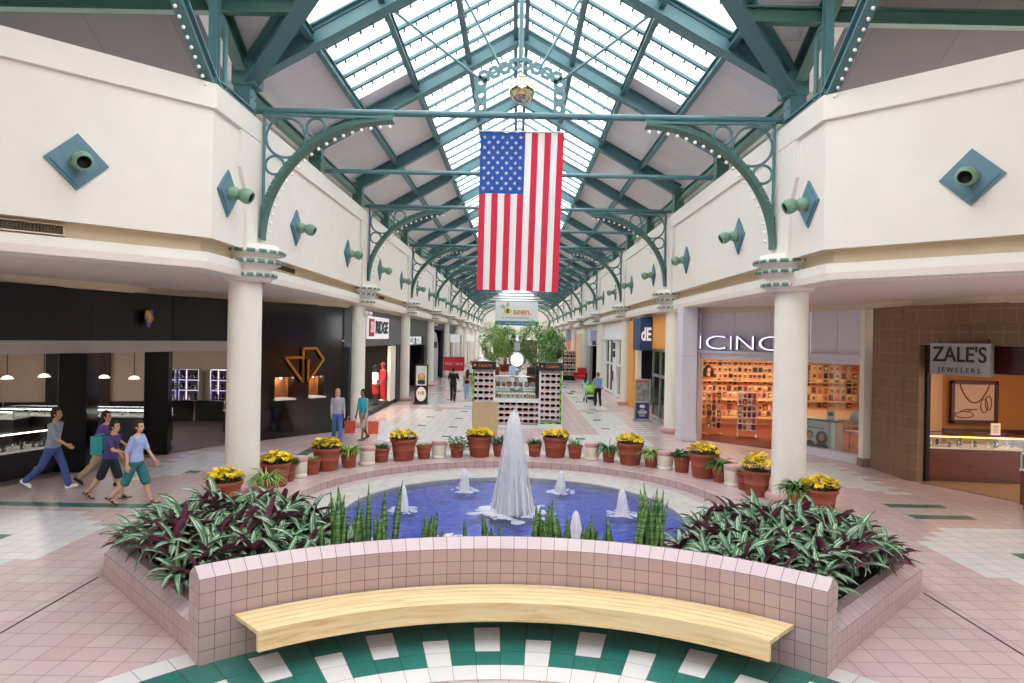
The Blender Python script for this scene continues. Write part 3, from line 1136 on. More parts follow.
m, nt, b = newmat('pool_water')
N, L = nt.nodes, nt.links
N.remove(b)
out = N['Material Output']
tr = N.new('ShaderNodeBsdfTransparent')
tr.inputs['Color'].default_value = lin('C6D4FB')
gl = N.new('ShaderNodeBsdfGlossy')
gl.inputs['Roughness'].default_value = 0.06
tc = N.new('ShaderNodeTexCoord')
n1 = N.new('ShaderNodeTexNoise')
n1.inputs['Scale'].default_value = 5.0
n1.inputs['Detail'].default_value = 5
n1.inputs['Distortion'].default_value = 0.6
L.new(tc.outputs['Object'], n1.inputs['Vector'])
bp = N.new('ShaderNodeBump')
bp.inputs['Strength'].default_value = 0.9
bp.inputs['Distance'].default_value = 0.05
L.new(n1.outputs['Fac'], bp.inputs['Height'])
L.new(bp.outputs['Normal'], gl.inputs['Normal'])
fr = N.new('ShaderNodeFresnel')
fr.inputs['IOR'].default_value = 1.33
L.new(bp.outputs['Normal'], fr.inputs['Normal'])
mx = N.new('ShaderNodeMixShader')
L.new(fr.outputs[0], mx.inputs['Fac'])
L.new(tr.outputs[0], mx.inputs[1])
L.new(gl.outputs[0], mx.inputs[2])
L.new(mx.outputs[0], out.inputs['Surface'])
M['water'] = m

m, nt, b = newmat('white_water')
N, L = nt.nodes, nt.links
b.inputs['Base Color'].default_value = lin('FDFEFF')
b.inputs['Roughness'].default_value = 0.25
out = N['Material Output']
tr = N.new('ShaderNodeBsdfTransparent')
tl = N.new('ShaderNodeBsdfTranslucent')
tl.inputs['Color'].default_value = lin('FDFEFF')
a1 = N.new('ShaderNodeMixShader')
a1.inputs['Fac'].default_value = 0.55
L.new(b.outputs[0], a1.inputs[1])
L.new(tl.outputs[0], a1.inputs[2])
tc = N.new('ShaderNodeTexCoord')
mp = N.new('ShaderNodeMapping')
mp.inputs['Scale'].default_value = (16, 16, 2.2)
L.new(tc.outputs['Object'], mp.inputs[0])
n1 = N.new('ShaderNodeTexNoise')
n1.inputs['Scale'].default_value = 2.0
n1.inputs['Detail'].default_value = 5
L.new(mp.outputs[0], n1.inputs['Vector'])
rp = N.new('ShaderNodeMapRange')
rp.inputs['From Min'].default_value = 0.35
rp.inputs['From Max'].default_value = 0.6
rp.inputs['To Min'].default_value = 0.86
rp.inputs['To Max'].default_value = 0.97
L.new(n1.outputs['Fac'], rp.inputs['Value'])
a2 = N.new('ShaderNodeMixShader')
L.new(rp.outputs[0], a2.inputs['Fac'])
L.new(tr.outputs[0], a2.inputs[1])
L.new(a1.outputs[0], a2.inputs[2])
L.new(a2.outputs[0], out.inputs['Surface'])
M['foam'] = m

fo = thing('fountain', 'round sunken fountain pool with a tall white central jet and six small jets', 'fountain', (POOL[0], POOL[1], 0))
WZ = -0.22
mb = MB()
seg = 108
mb.lathe([(4.56, 0.004), (4.55, -0.15)], seg=seg)
o = MB()
for i, (p0, p1, m_) in enumerate((((4.60, 0.012), (4.55, 0.012), 1), ((4.55, 0.012), (4.55, -0.15), 0), ((4.55, -0.15), (4.22, -0.15), 1))):
    for k in range(seg):
        t0, t1 = 2 * PI * k / seg, 2 * PI * (k + 1) / seg
        q = [(p0[0] * sin(t0), p0[0] * cos(t0), p0[1]), (p0[0] * sin(t1), p0[0] * cos(t1), p0[1]), (p1[0] * sin(t1), p1[0] * cos(t1), p1[1]), (p1[0] * sin(t0), p1[0] * cos(t0), p1[1])]
        o.add(q, [(0, 1, 2, 3)], m_, False, [[(k, i), (k + 1, i), (k + 1, i + 1), (k, i + 1)]])
o.build('tile_rim', [M['walltile'], M['captile_lit']], fo)
mb = MB()
mb.lathe([(4.24, -0.149), (4.2, -0.145), (4.17, -0.155), (4.16, -0.185), (3.95, -0.19), (3.6, -0.205), (3.5, -0.215), (3.49, -0.37)], seg=seg)
mb.build('stone_ring', M['poolstone'], fo)
mb = MB()
mb.lathe([(3.49, -0.36), (0.001, -0.40)], seg=72)
mb.build('basin_floor', M['mosaic'], fo)
mb = MB()
mb.lathe([(3.495, WZ), (2.4, WZ), (1.2, WZ), (0.001, WZ)], seg=72)
mb.build('water', M['water'], fo)
# jets: a core of rising water wrapped in falling strands
rj = random.Random(3)


def jet(name, h, r, n, parent, loc):
    g = MB()
    ks = 18
    prof = []
    for i in range(ks + 1):
        u = i / ks
        rr = r * (0.3 + 0.7 * (1 - u) ** 0.75) * sqrt(max(0.004, 1 - max(0, (u - 0.8) / 0.2) ** 2))
        prof.append((rr * (1 + rj.uniform(-0.06, 0.06)), u * h))
    prof.append((0.004, h * 1.015))
    g.lathe(prof, seg=26)
    for i in range(n):
        a = rj.uniform(0, 2 * PI)
        top = h * rj.uniform(0.45, 1.03)
        spread = r * rj.uniform(0.6, 1.35)
        pts, rs = [], []
        for q in range(9):
            u = q / 8
            pts.append((spread * cos(a) * u ** 0.6 * (0.35 + 0.65 * u), spread * sin(a) * u ** 0.6 * (0.35 + 0.65 * u), top * (1 - u ** 2)))
            rs.append(r * 0.05 * (0.5 + u) * rj.uniform(0.6, 1.2))
        g.tube(pts, rs, 5, 0)
    o = g.build(name, M['foam'], parent)
    o.location = loc
    return o


def splash(r, parent):
    g = MB()
    for i in range(60):
        a = rj.uniform(0, 2 * PI)
        d = r * rj.uniform(0.25, 1.0) ** 0.7
        s_ = r * rj.uniform(0.05, 0.16)
        g.ball((d * cos(a), d * sin(a), 0.0), s_, 8, 5, 0, (1.4, 1.0, 0.22), Matrix.Rotation(a, 3, 'Z'))
    return g.build('splash', M['foam'], parent)


j = jet('central_jet', 2.12, 0.355, 90, fo, (0, 0, WZ))
s_ = splash(0.85, j)
sj = None
for q in range(6):
    a = math.radians(30 + 60 * q)
    j = jet('side_jet', 0.52 * rj.uniform(0.95, 1.08) if q != 3 else 0.1, 0.135, 20, fo, (2.28 * sin(a), 2.28 * cos(a), WZ))
    splash(0.34, j)

# ------------------------------------------------------------------ planting: leaves
m, nt, b = newmat('striped_leaf')
N, L = nt.nodes, nt.links
uv = N.new('ShaderNodeUVMap')
sp_ = N.new('ShaderNodeSeparateXYZ')
L.new(uv.outputs[0], sp_.inputs[0])
oi = N.new('ShaderNodeObjectInfo')
mp = N.new('ShaderNodeMapping')
mp.inputs['Scale'].default_value = (26, 2.2, 1)
L.new(uv.outputs[0], mp.inputs[0])
L.new(oi.outputs['Random'], mp.inputs['Location'])
nz = N.new('ShaderNodeTexNoise')
nz.inputs['Scale'].default_value = 1.0
L.new(mp.outputs[0], nz.inputs['Vector'])
ad = N.new('ShaderNodeMath')
ad.operation = 'MULTIPLY_ADD'
ad.inputs[1].default_value = 0.5
L.new(nz.outputs['Fac'], ad.inputs[0])
fr_ = N.new('ShaderNodeMath')
fr_.operation = 'FRACT'
L.new(sp_.outputs['X'], fr_.inputs[0])
L.new(fr_.outputs[0], ad.inputs[2])
rp = N.new('ShaderNodeValToRGB')
rp.color_ramp.interpolation = 'EASE'
els = rp.color_ramp.elements
els[0].position, els[0].color = 0.2, lin('2C5B3A')
els[1].position, els[1].color = 1.3 if False else 1.0, lin('3E7048')
for ps, cl in ((0.46, '3F7A4C'), (0.54, 'D5DCC6'), (0.62, '4E8A5C'), (0.78, '2F5F3E'), (0.88, 'E2E4D2'), (0.94, '3E7048')):
    k = els.new(ps)
    k.color = lin(cl)
L.new(ad.outputs[0], rp.inputs['Fac'])
L.new(rp.outputs[0], b.inputs['Base Color'])
b.inputs['Roughness'].default_value = 0.35
M['leaf_top'] = m
M['leaf_under'] = mat('purple_leaf_underside', '96486A', 0.45, var=0.3, scale=8)
M['leaf_snake'] = None


def leaf(g, base, direc, up, length, width, bend, mats=(0, 1), nseg=6, twist=0.0, crease=0.25, uo=0.0):
    """an arching two-sided strap leaf"""
    d = Vector(direc).normalized()
    u = Vector(up)
    p = Vector(base)
    side = d.cross(u).normalized()
    tops, unders = [], []
    step = length / nseg
    rows_ = []
    for i in range(nseg + 1):
        t = i / nseg
        w = width * (0.55 + 1.25 * t - 1.8 * t * t) if t < 0.999 else 0.002
        w = max(w, 0.003)
        nrm = side.cross(d).normalized()
        rows_.append((p - side * w / 2 + nrm * w * crease, p.copy(), p + side * w / 2 + nrm * w * crease, nrm))
        p = p + d * step
        rot = Matrix.Rotation(-bend / nseg, 3, side)
        d = rot @ d
        if twist:
            side = (Matrix.Rotation(twist / nseg, 3, d) @ side).normalized()
    for layer, mt in ((0.0015, mats[0]), (-0.0015, mats[1])):
        vs, fs, uvs = [], [], []
        for a, c, b_, n_ in rows_:
            vs += [a + n_ * layer, c + n_ * layer, b_ + n_ * layer]
        for i in range(nseg):
            v0, v1 = i / nseg, (i + 1) / nseg
            for k in range(2):
                fs.append((i * 3 + k, i * 3 + k + 1, (i + 1) * 3 + k + 1, (i + 1) * 3 + k))
                uvs.append([(uo + k * 0.5 * 0.98, v0), (uo + (k + 1) * 0.5 * 0.98, v0), (uo + (k + 1) * 0.5 * 0.98, v1), (uo + k * 0.5 * 0.98, v1)])
        g.add(vs, fs, mt, True, uvs)


protos = []
rl = random.Random(11)
for k in range(5):
    g = MB()
    nl = 18
    for i in range(nl):
        a = i * 2.399 + rl.uniform(-0.3, 0.3)
        el = rl.uniform(0.2, 0.8) if i > 3 else rl.uniform(0.9, 1.25)
        L_ = rl.uniform(0.28, 0.44)
        leaf(g, (0.03 * cos(a), 0.03 * sin(a), rl.uniform(0.02, 0.22)), (cos(a) * cos(el), sin(a) * cos(el), sin(el)), (0, 0, 1), L_, rl.uniform(0.085, 0.115), rl.uniform(0.7, 1.4), uo=float(i), twist=rl.uniform(-0.9, 0.9))
    # short cane
    g.tube([(0, 0, -0.06), (0.01, 0, 0.08), (0, 0.01, 0.2)], [0.02, 0.016, 0.01], 6, 0)
    protos.append(g)


def in_poly(x, y, pol):
    c = False
    for i in range(len(pol)):
        (x0, y0), (x1, y1) = pol[i], pol[i - 1]
        if (y0 > y) != (y1 > y) and x < (x1 - x0) * (y - y0) / (y1 - y0) + x0:
            c = not c
    return c


pm = [g.build('oyster_plant', [M['leaf_top'], M['leaf_under']]) for g in protos]
meshes = [o.data for o in pm]
for o in pm:
    bpy.data.objects.remove(o)
for sx, sn in ((-1, 'left'), (1, 'right')):
    pol = [(2.1, 8.05), (3.35, 7.35), (5.42, 9.48), (5.4, 10.5), (4.4, 10.9), (3.9, 10.9), (3.2, 10.4), (2.3, 9.6)]
    sc_ = 0.3
    cnt = 0
    spots = [(2.0 + (ix + (0.5 if iy % 2 else 0)) * sc_ + rl.uniform(-0.09, 0.09), 7.2 + iy * sc_ * 0.9 + rl.uniform(-0.09, 0.09), 0) for iy in range(17) for ix in range(13)]
    spots += [(3.2 + 0.21 * i, 7.62 + 0.2 * i, 1) for i in range(10)]
    if True:
        for (x, y, row) in spots:
            if not row and not in_poly(x, y, pol):
                continue
            dw = sqrt((x) ** 2 + (y - FAN[1]) ** 2) - 5.08
            if dw < 0.12:
                continue
            o = bpy.data.objects.new('oyster_plant', rl.choice(meshes))
            C.objects.link(o)
            # the bed is heaped towards its middle
            edge = min(1.0, max(0.0, min(5.5 - x, (x - 1.9) * 0.9, 11.1 - y, (y - 7.1)) / 1.1))
            hz = 0.3 + 0.24 * edge
            o.location = (sx * x, y, 0.3 + 0.3 * edge)
            s_ = rl.uniform(0.85, 1.12) * (0.82 + 0.26 * edge)
            o.scale = (s_, s_, s_ * (1.0 + 0.25 * edge))
            o.rotation_euler = (rl.uniform(-0.3, 0.3), rl.uniform(-0.3, 0.3), rl.uniform(0, 6.28))
            tag(o, 'striped green, white and purple leafy plant massed in the %s half of the tiled planter' % sn, 'plant', 'striped plants in the %s half of the planter' % sn)
            cnt += 1

# snake plants behind the curved wall
m, nt, b = newmat('snake_leaf')
N, L = nt.nodes, nt.links
tc = N.new('ShaderNodeTexCoord')
mp = N.new('ShaderNodeMapping')
mp.inputs['Scale'].default_value = (2, 2, 14)
L.new(tc.outputs['Object'], mp.inputs[0])
nz = N.new('ShaderNodeTexNoise')
nz.inputs['Scale'].default_value = 2.5
nz.inputs['Detail'].default_value = 3
L.new(mp.outputs[0], nz.inputs['Vector'])
rp = N.new('ShaderNodeValToRGB')
rp.color_ramp.elements[0].position, rp.color_ramp.elements[0].color = 0.38, lin('3A6A3A')
rp.color_ramp.elements[1].position, rp.color_ramp.elements[1].color = 0.62, lin('8BB468')
L.new(nz.outputs['Fac'], rp.inputs['Fac'])
L.new(rp.outputs[0], b.inputs['Base Color'])
b.inputs['Roughness'].default_value = 0.4
M['snake'] = m


def blade(g, base, lean, length, width, yaw, mt=0):
    n = 7
    side = Vector((cos(yaw), sin(yaw), 0))
    nr = Vector((-sin(yaw), cos(yaw), 0))
    vs, fs = [], []
    for i in range(n + 1):
        t = i / n
        w = width * (0.7 + 0.5 * min(1, t * 2)) * min(1.0, 2.6 * (1 - t)) ** 0.8 if i < n else 0.004
        c = Vector(base) + Vector(lean) * length * t * t + Vector((0, 0, length * t)) + nr * 0.02 * sin(t * 5)
        for a, b_ in ((-1, 0.25), (0, 0.0), (1, 0.25)):
            vs.append(c + side * a * w / 2 + nr * b_ * w)
        vs.append(c - nr * 0.006)
    for i in range(n):
        for a, b_ in ((0, 1), (1, 2), (2, 3), (3, 0)):
            fs.append((i * 4 + a, i * 4 + b_, (i + 1) * 4 + b_, (i + 1) * 4 + a))
    g.add(vs, fs, mt, True)


snakes = [(356, 487, 378, 9, 'tall snake plant clump behind the planter wall, nearest the left striped plants'), (390, 483, 378, 8, 'tall snake plant clump second from the left behind the planter wall'),
          (438, 510, 438, 9, 'short snake plant clump third from the left behind the planter wall'),
          (489, 515, 489, 11, 'short spiky snake plant clump just left of the central jet behind the wall'),
          (552, 498, 552, 9, 'bright green snake plant clump just right of the central jet behind the wall'),
          (599, 510, 599, 10, 'short snake plant clump second from the right behind the planter wall'),
          (650, 478, 650, 16, 'tallest snake plant clump at the right behind the planter wall')]
for (px, py, _, nb, lab) in snakes:
    x = (px - 515.5) / FOC * 8.9
    yb = FAN[1] + sqrt(5.45 ** 2 - x * x)
    top = CAM_H - (py - 338) / FOC * yb
    t = thing('snake_plant', lab, 'plant', (x, yb, 0.33), 0, 'snake plants behind the planter wall')
    H = top - 0.33
    for i in range(int(nb * 1.5)):
        g = MB()
        a = rl.uniform(0, 2 * PI)
        d = rl.uniform(0.0, 0.2)
        blade(g, (0, 0, 0), (rl.uniform(-0.12, 0.12), rl.uniform(-0.08, 0.08), 0), H * (1.0 if i == 0 else rl.uniform(0.6, 0.98)), rl.uniform(0.065, 0.09), rl.uniform(-0.6, 0.6))
        o = g.build('leaf', M['snake'], t)
        o.location = (d * cos(a) * 1.3, d * sin(a) * 0.6, 0)

# ------------------------------------------------------------------ pots round the pool
M['mumleaf'] = mat('dark_green_leaf', '35602C', 0.5, var=0.35, scale=18)
M['ltleaf'] = mat('light_green_leaf', '8FB45C', 0.45, var=0.3, scale=14)
M['midleaf'] = mat('mid_green_leaf', '4C8038', 0.45, var=0.3, scale=14)
M['yellow'] = mat('yellow_petals', 'FFDC1E', 0.6, var=0.08, scale=20)
M['yolk'] = mat('golden_centre', 'E8AC10', 0.7, var=0.1)
rp_ = random.Random(21)


def pot_mb(r, h):
    g = MB()
    g.lathe([(0.0, 0.0), (r * 0.70, 0.0), (r * 0.73, 0.02), (r * 0.82, h * 0.45), (r * 0.845, h * 0.46), (r * 0.845, h * 0.50), (r * 0.825, h * 0.51), (r * 0.89, h * 0.8), (r * 0.95, h * 0.82), (r * 0.965, h * 0.86), (r, h * 0.88), (r, h * 0.985), (r * 0.985, h), (r * 0.9, h), (r * 0.88, h * 0.9), (r * 0.86, h * 0.86)], seg=32)
    return g


def soil_mb(r, h):
    return MB().lathe([(r * 0.88, h * 0.89), (r * 0.5, h * 0.91), (0.001, h * 0.92)], seg=24)


# one blossom and one tuft of leaves
bl = MB()
for q in range(8):
    a = 2 * PI * q / 8
    leaf(bl, (0.008 * cos(a), 0.008 * sin(a), 0), (cos(a), sin(a), 0.45), (0, 0, 1), 0.052, 0.034, 0.5, (0, 0), 2)
bl.ball((0, 0, 0.01), 0.011, 8, 5, 1, (1, 1, 0.7))
bl_o = bl.build('blossom', [M['yellow'], M['yolk']])
bl_mesh = bl_o.data
bpy.data.objects.remove(bl_o)

# each pot: (pixel x, pixel y of its foot in the survey photo, kind, rim radius, height, label)
POTS = [
    (224.5, 509, 'mum', .34, .50, 'flower pot of yellow blooms at the left end, in front of the first left column'),
    (266, 497, 'spider', .2, .34, 'small clay pot of strappy leaves half hidden behind the first left column'),
    (271, 487.7, 'mum', .33, .52, 'flower pot of yellow blooms touching the right edge of the first left column'),
    (286.4, 482.3, 'leafy', .225, .40, 'clay pot of dark round leaves just left of the first cream bollard'),
    (312, 475, 'low', .22, .37, 'low clay pot with sparse growth between the first left bollard and a yellow flower pot'),
    (326.3, 471.8, 'mum', .37, .56, 'flower pot of yellow blooms between the first and second bollards on the left'),
    (348.8, 468, 'spider', .225, .38, 'clay pot of pale arching spider plant left of the second left bollard'),
    (381.5, 462.6, 'fern', .225, .37, 'clay pot of green fern right of the second left bollard'),
    (403.4, 461.4, 'mum', .37, .58, 'flower pot of yellow blooms standing to the left of the beige board, near the fern'),
    (423.8, 459.2, 'low', .22, .37, 'low clay pot with sparse growth left of the third left bollard'),
    (456.9, 457.8, 'ivy', .22, .36, 'clay pot of trailing ivy between the third left bollard and the beige board'),
    (479.4, 457.6, 'mum', .37, .57, 'flower pot of yellow blooms right in front of the beige board'),
    (499, 456.6, 'leafy', .2, .36, 'small clay pot half hidden behind the left edge of the central jet'),
    (534.6, 457.0, 'fern', .21, .36, 'small clay pot of short grass at the right edge of the central jet'),
    (555.2, 458.1, 'mum', .37, .57, 'flower pot of yellow blooms in front of the right kiosk tower'),
    (574.9, 458.9, 'spike', .225, .37, 'clay pot of upright pale leaves left of the first right bollard'),
    (608.6, 462.4, 'spider2', .2, .33, 'clay pot of dark spider plant right of the first right bollard'),
    (630, 465.5, 'mum', .37, .58, 'flower pot of yellow blooms between two spider plants on the right'),
    (650.9, 467.7, 'spider', .21, .34, 'clay pot of pale spider plant left of the second right bollard'),
    (681.8, 473, 'leafy', .23, .40, 'clay pot of dark round leaves right of the second right bollard'),
    (703.5, 479, 'mum', .38, .60, 'flower pot of yellow blooms in front of the lilac store pillar'),
    (720, 482.7, 'spider2', .2, .38, 'clay pot of drooping leaves left of the third right bollard'),
    (745.8, 490.8, 'low2', .22, .40, 'clay pot with a little growth right of the third right bollard'),
    (761, 497.5, 'mumtall', .31, .56, 'flower pot of yellow blooms partly behind the first right column'),
    (796, 513, 'spider2', .2, .45, 'small pot of strappy leaves right of the foot of the first right column'),
    (820, 516, 'mum', .34, .50, 'flower pot of yellow blooms at the right end, right of the first right column'),
]
base_cache = {}
for (px, py, kind, r, h, lab) in POTS:
    p = spot(px, py, 0.006)
    p = p + Vector((p.x, p.y, 0)).normalized() * r * 0.7
    if lab.endswith('edge of the first left column'):
        p.x += 0.1
    if lab.endswith('partly behind the first right column'):
        p.x -= 0.1
    t = thing('flower_pot' if kind.startswith('mum') else 'potted_plant', lab, 'potted plant', (p.x, p.y, 0.007), rp_.uniform(0, 6.28), 'terracotta pots round the pool')
    key = (r, h)
    if key not in base_cache:
        base_cache[key] = (pot_mb(r, h).build('pot', M['terracotta'], t), soil_mb(r, h).build('soil', M['soil'], t))
    else:
        put(base_cache[key][0], 'pot', t, (0, 0, 0))
        put(base_cache[key][1], 'soil', t, (0, 0, 0))
    g = MB()
    if kind.startswith('mum'):
        top = 0.26 if kind == 'mum' else 0.4
        for i in range(130):
            a, d = rp_.uniform(0, 6.28), r * 0.95 * sqrt(rp_.random())
            z = h * 0.9 + rp_.uniform(0.0, top * 0.75) * (1 - 0.4 * (d / r) ** 2)
            el = rp_.uniform(0.1, 1.0)
            leaf(g, (d * cos(a), d * sin(a), z), (cos(a) * cos(el), sin(a) * cos(el), sin(el)), (0, 0, 1), rp_.uniform(0.07, 0.12), 0.04, 0.6, (0, 0), 3)
        g.build('foliage', M['mumleaf'], t)
        for i in range(56):
            a = i * 2.399
            d = r * 1.02 * sqrt((i + 0.5) / 56)
            z = h + top * (1 - 0.55 * (d / r) ** 2) * rp_.uniform(0.62, 1.08) - 0.02
            o = bpy.data.objects.new('blossom', bl_mesh)
            C.objects.link(o)
            o.parent = t
            o.location = (d * cos(a) + rp_.uniform(-.02, .02), d * sin(a) + rp_.uniform(-.02, .02), z)
            o.rotation_euler = (rp_.uniform(-0.5, 0.5) - 0.7 * sin(a) * d / r, rp_.uniform(-0.5, 0.5) + 0.7 * cos(a) * d / r, rp_.uniform(0, 6))
            s_ = rp_.uniform(0.95, 1.35)
            o.scale = (s_, s_, s_)
    else:
        if kind in ('spider', 'spider2'):
            for i in range(110):
                a, el = rp_.uniform(0, 6.28), rp_.uniform(0.4, 1.4)
                leaf(g, (0.05 * cos(a), 0.05 * sin(a), h * 0.9), (cos(a) * cos(el), sin(a) * cos(el), sin(el)), (0, 0, 1), rp_.uniform(0.25, 0.5), 0.034, rp_.uniform(1.4, 2.6), (0, 0), 6)
            mt = M['ltleaf'] if kind == 'spider' else M['midleaf']
        elif kind == 'fern':
            for i in range(90):
                a, el = rp_.uniform(0, 6.28), rp_.uniform(0.5, 1.45)
                d = r * 0.6 * rp_.random()
                leaf(g, (d * cos(a), d * sin(a), h * 0.9), (cos(a) * cos(el), sin(a) * cos(el), sin(el)), (0, 0, 1), rp_.uniform(0.15, 0.28), 0.03, rp_.uniform(0.6, 1.4), (0, 0), 4)
            mt = M['midleaf']
        elif kind == 'spike':
            for i in range(40):
                a, el = rp_.uniform(0, 6.28), rp_.uniform(0.9, 1.5)
                d = r * 0.6 * rp_.random()
                leaf(g, (d * cos(a), d * sin(a), h * 0.9), (cos(a) * cos(el), sin(a) * cos(el), sin(el)), (0, 0, 1), rp_.uniform(0.15, 0.32), 0.035, rp_.uniform(0.2, 0.7), (0, 0), 4)
            mt = M['ltleaf']
        elif kind in ('low', 'low2'):
            for i in range(60):
                a, el = rp_.uniform(0, 6.28), rp_.uniform(0.3, 1.4)
                d = r * 0.8 * sqrt(rp_.random())
                leaf(g, (d * cos(a), d * sin(a), h * 0.9), (cos(a) * cos(el), sin(a) * cos(el), sin(el)), (0, 0, 1), rp_.uniform(0.06, 0.12 if kind == 'low' else 0.2), 0.025, 0.8, (0, 0), 3)
            mt = M['ltleaf'] if kind == 'low' else M['midleaf']
        else:  # leafy, ivy
            sp2 = 1.15 if kind == 'leafy' else 1.7
            for i in range(110):
                a = rp_.uniform(0, 6.28)
                d = r * sp2 * sqrt(rp_.random())
                z = h * 0.95 + 0.2 * (1 - (d / (r * sp2)) ** 2) * rp_.uniform(0.4, 1.1) - (0.18 * max(0, d / r - 1.0) if kind == 'ivy' else 0)
                el = rp_.uniform(0, 1.0)
                leaf(g, (d * cos(a), d * sin(a), z), (cos(a) * cos(el), sin(a) * cos(el), sin(el)), (0, 0, 1), rp_.uniform(0.07, 0.11), 0.07, 0.8, (0, 0), 3)
            for i in range(10):
                a = rp_.uniform(0, 6.28)
                g.tube([(0, 0, h * 0.9), (r * 0.5 * cos(a), r * 0.5 * sin(a), h * 0.95 + 0.1), (r * sp2 * 0.8 * cos(a), r * sp2 * 0.8 * sin(a), h * 0.95 + 0.04)], 0.005, 4)
            mt = M['mumleaf'] if kind == 'leafy' else M['midleaf']
        g.build('foliage', mt, t)

# cream bollards with pink caps
BOLL = [(298.4, 478.5, 'nearest the first left column'), (367.2, 465.8, 'second from the left, behind the small jet'), (438.9, 458.9, 'left of the beige board beside the ivy pot'),
        (591.8, 461, 'first to the right of the central jet'), (665, 470.4, 'between two leafy pots in front of the store pillar'), (732.6, 487, 'nearest the first right column')]
b0 = None
for px, py, ds in BOLL:
    p = spot(px, py, 0.006)
    p = p + Vector((p.x, p.y, 0)).normalized() * 0.2
    lab = 'cream bollard with a pink cap, ' + ds
    if b0 is not None:
        dup(b0, (p.x, p.y, 0.007), 0, lab)
        continue
    b0 = thing('bollard', lab, 'bollard', (p.x, p.y, 0.007), 0, 'cream bollards round the pool')
    MB().lathe([(0, 0), (0.19, 0), (0.2, 0.02), (0.2, 0.07), (0.185, 0.09), (0.185, 0.1), (0.2, 0.12), (0.2, 0.37)], seg=32).build('body', M['bollard'], b0)
    MB().lathe([(0.2, 0.37), (0.208, 0.375), (0.212, 0.4), (0.212, 0.46), (0.2, 0.48), (0.0, 0.485)], seg=32).build('cap', M['bollpink'], b0)
# ------------------------------------------------------------------ shop materials
M['granite'] = tilemat('black_granite_tile', '101114', '0C0D10', '1C1D20', 0.6, 0.6, 0.006, 0.12, 'UV', 0.05)
M['fasciablk'] = mat('satin_black_fascia', '0B0B0D', 0.42, var=0.1, spec=0.4)
M['gold'] = mat('gold_metal', 'C08A3A', 0.28, metal=1.0, var=0.1)
M['lintel'] = mat('grey_lintel', 'AFA8A4', 0.5, var=0.02)
M['shopcream'] = mat('shop_cream_wall', 'D8C2B0', 0.7, var=0.03)
M['brownpanel'] = mat('brown_panel', '3A2019', 0.5, var=0.1)
M['silver'] = mat('silver_jewel', 'D8DCE6', 0.2, metal=1.0)
M['velvet'] = mat('dark_velvet', '15151C', 0.9)
M['velvetw'] = mat('white_velvet', 'E4DDD8', 0.9)
M['cherry'] = woodmat('cherry_wood', '7A3A20', '6B3019', '54230F', 0.35, (1.0, 14, 14))
M['browntile'] = tilemat('brown_wall_tile', '86694E', '7D6148', '9C866C', 0.32, 0.32, 0.006, 0.6, 'UV', 0.1)
M['tan'] = mat('tan_wall', 'A66F38', 0.7, var=0.03)
M['peach'] = mat('peach_wall', 'D9B48F', 0.7, var=0.03)
M['darkwood'] = woodmat('dark_wood', '4A1C14', '3C160F', '2C0F0A', 0.4, (1.0, 14, 14))
M['carpet'] = mat('brown_carpet', '6A2F1C', 0.95, var=0.2, scale=40)
M['shopfloor'] = mat('grey_shop_floor', '6E6262', 0.4, var=0.05)
M['paper'] = mat('paper_white', 'E8E4DC', 0.8, var=0.03)
M['ink'] = mat('ink_black', '1A1A1C', 0.6)
M['lampglow'] = emitmat('lamp_glow', 'FFF0DC', 6.0)
M['striplight'] = emitmat('display_strip_light', 'FFF2E6', 5.0)
M['violetled'] = emitmat('violet_led', 'BDB2FF', 1.6)
rs = random.Random(5)


def P2(a, b, t):
    return Vector((a[0] + (b[0] - a[0]) * t, a[1] + (b[1] - a[1]) * t))


def ang2(a, b):
    return atan2(b[1] - a[1], b[0] - a[0])


def quadwall(name, pts, z0, z1, m, parent=None, th=0.12):
    mb = MB()
    for a, b in zip(pts[:-1], pts[1:]):
        wall_holes(mb, a, b, z0, z1, [], th, 0)
    return mb.build(name, m, parent)


# ================================================================== left: black jewellery store
LA, LB, LC, LD, LE, LF = (-12.3, 11.2), (-11.05, 14.5), (-10.3, 16.6), (-9.55, 19.0), (-8.4, 21.05), (-6.12, 24.1)
st = thing('jewellery_storefront', 'black storefront with a grey lintel and gold diamond emblem on the left', 'storefront', (LD[0], LD[1], 0))
o3 = Vector((-LD[0], -LD[1]))


def rel(p):
    return (p[0] + o3.x, p[1] + o3.y)


for a, b in ((LA, LB), (LB, LC), (LC, LD), (LD, LE)):
    a, b = rel(a), rel(b)
    mb = MB()
    wall_holes(mb, a, b, 3.14, 4.4, [], 0.25)
    bev(mb.build('fascia', M['fasciablk'], st), 0.02)
    mb = MB()
    wall_holes(mb, a, b, 2.84, 3.14, [], 0.45)
    mb.build('lintel', M['lintel'], st)
# granite wall with two small display windows
a, b = rel(LE), rel(LF)
Lg = (Vector(b) - Vector(a)).length
mb = MB()
holes = [(1.15, 1.85, 1.28, 1.98), (2.45, 3.05, 1.28, 1.98)]
wall_holes(mb, a, b, 0, 4.4, holes, 0.3)
mb.build('granite_wall', M['granite'], st)
dirg = (Vector(b) - Vector(a)).normalized()
ng = Vector((-dirg.y, dirg.x))
# emblem
g = MB()
ez = 2.42


def ep(u, v):
    q = Vector(a) + dirg * (Lg * 0.59 + u) - ng * 0.06
    return (q.x, q.y, ez + v)


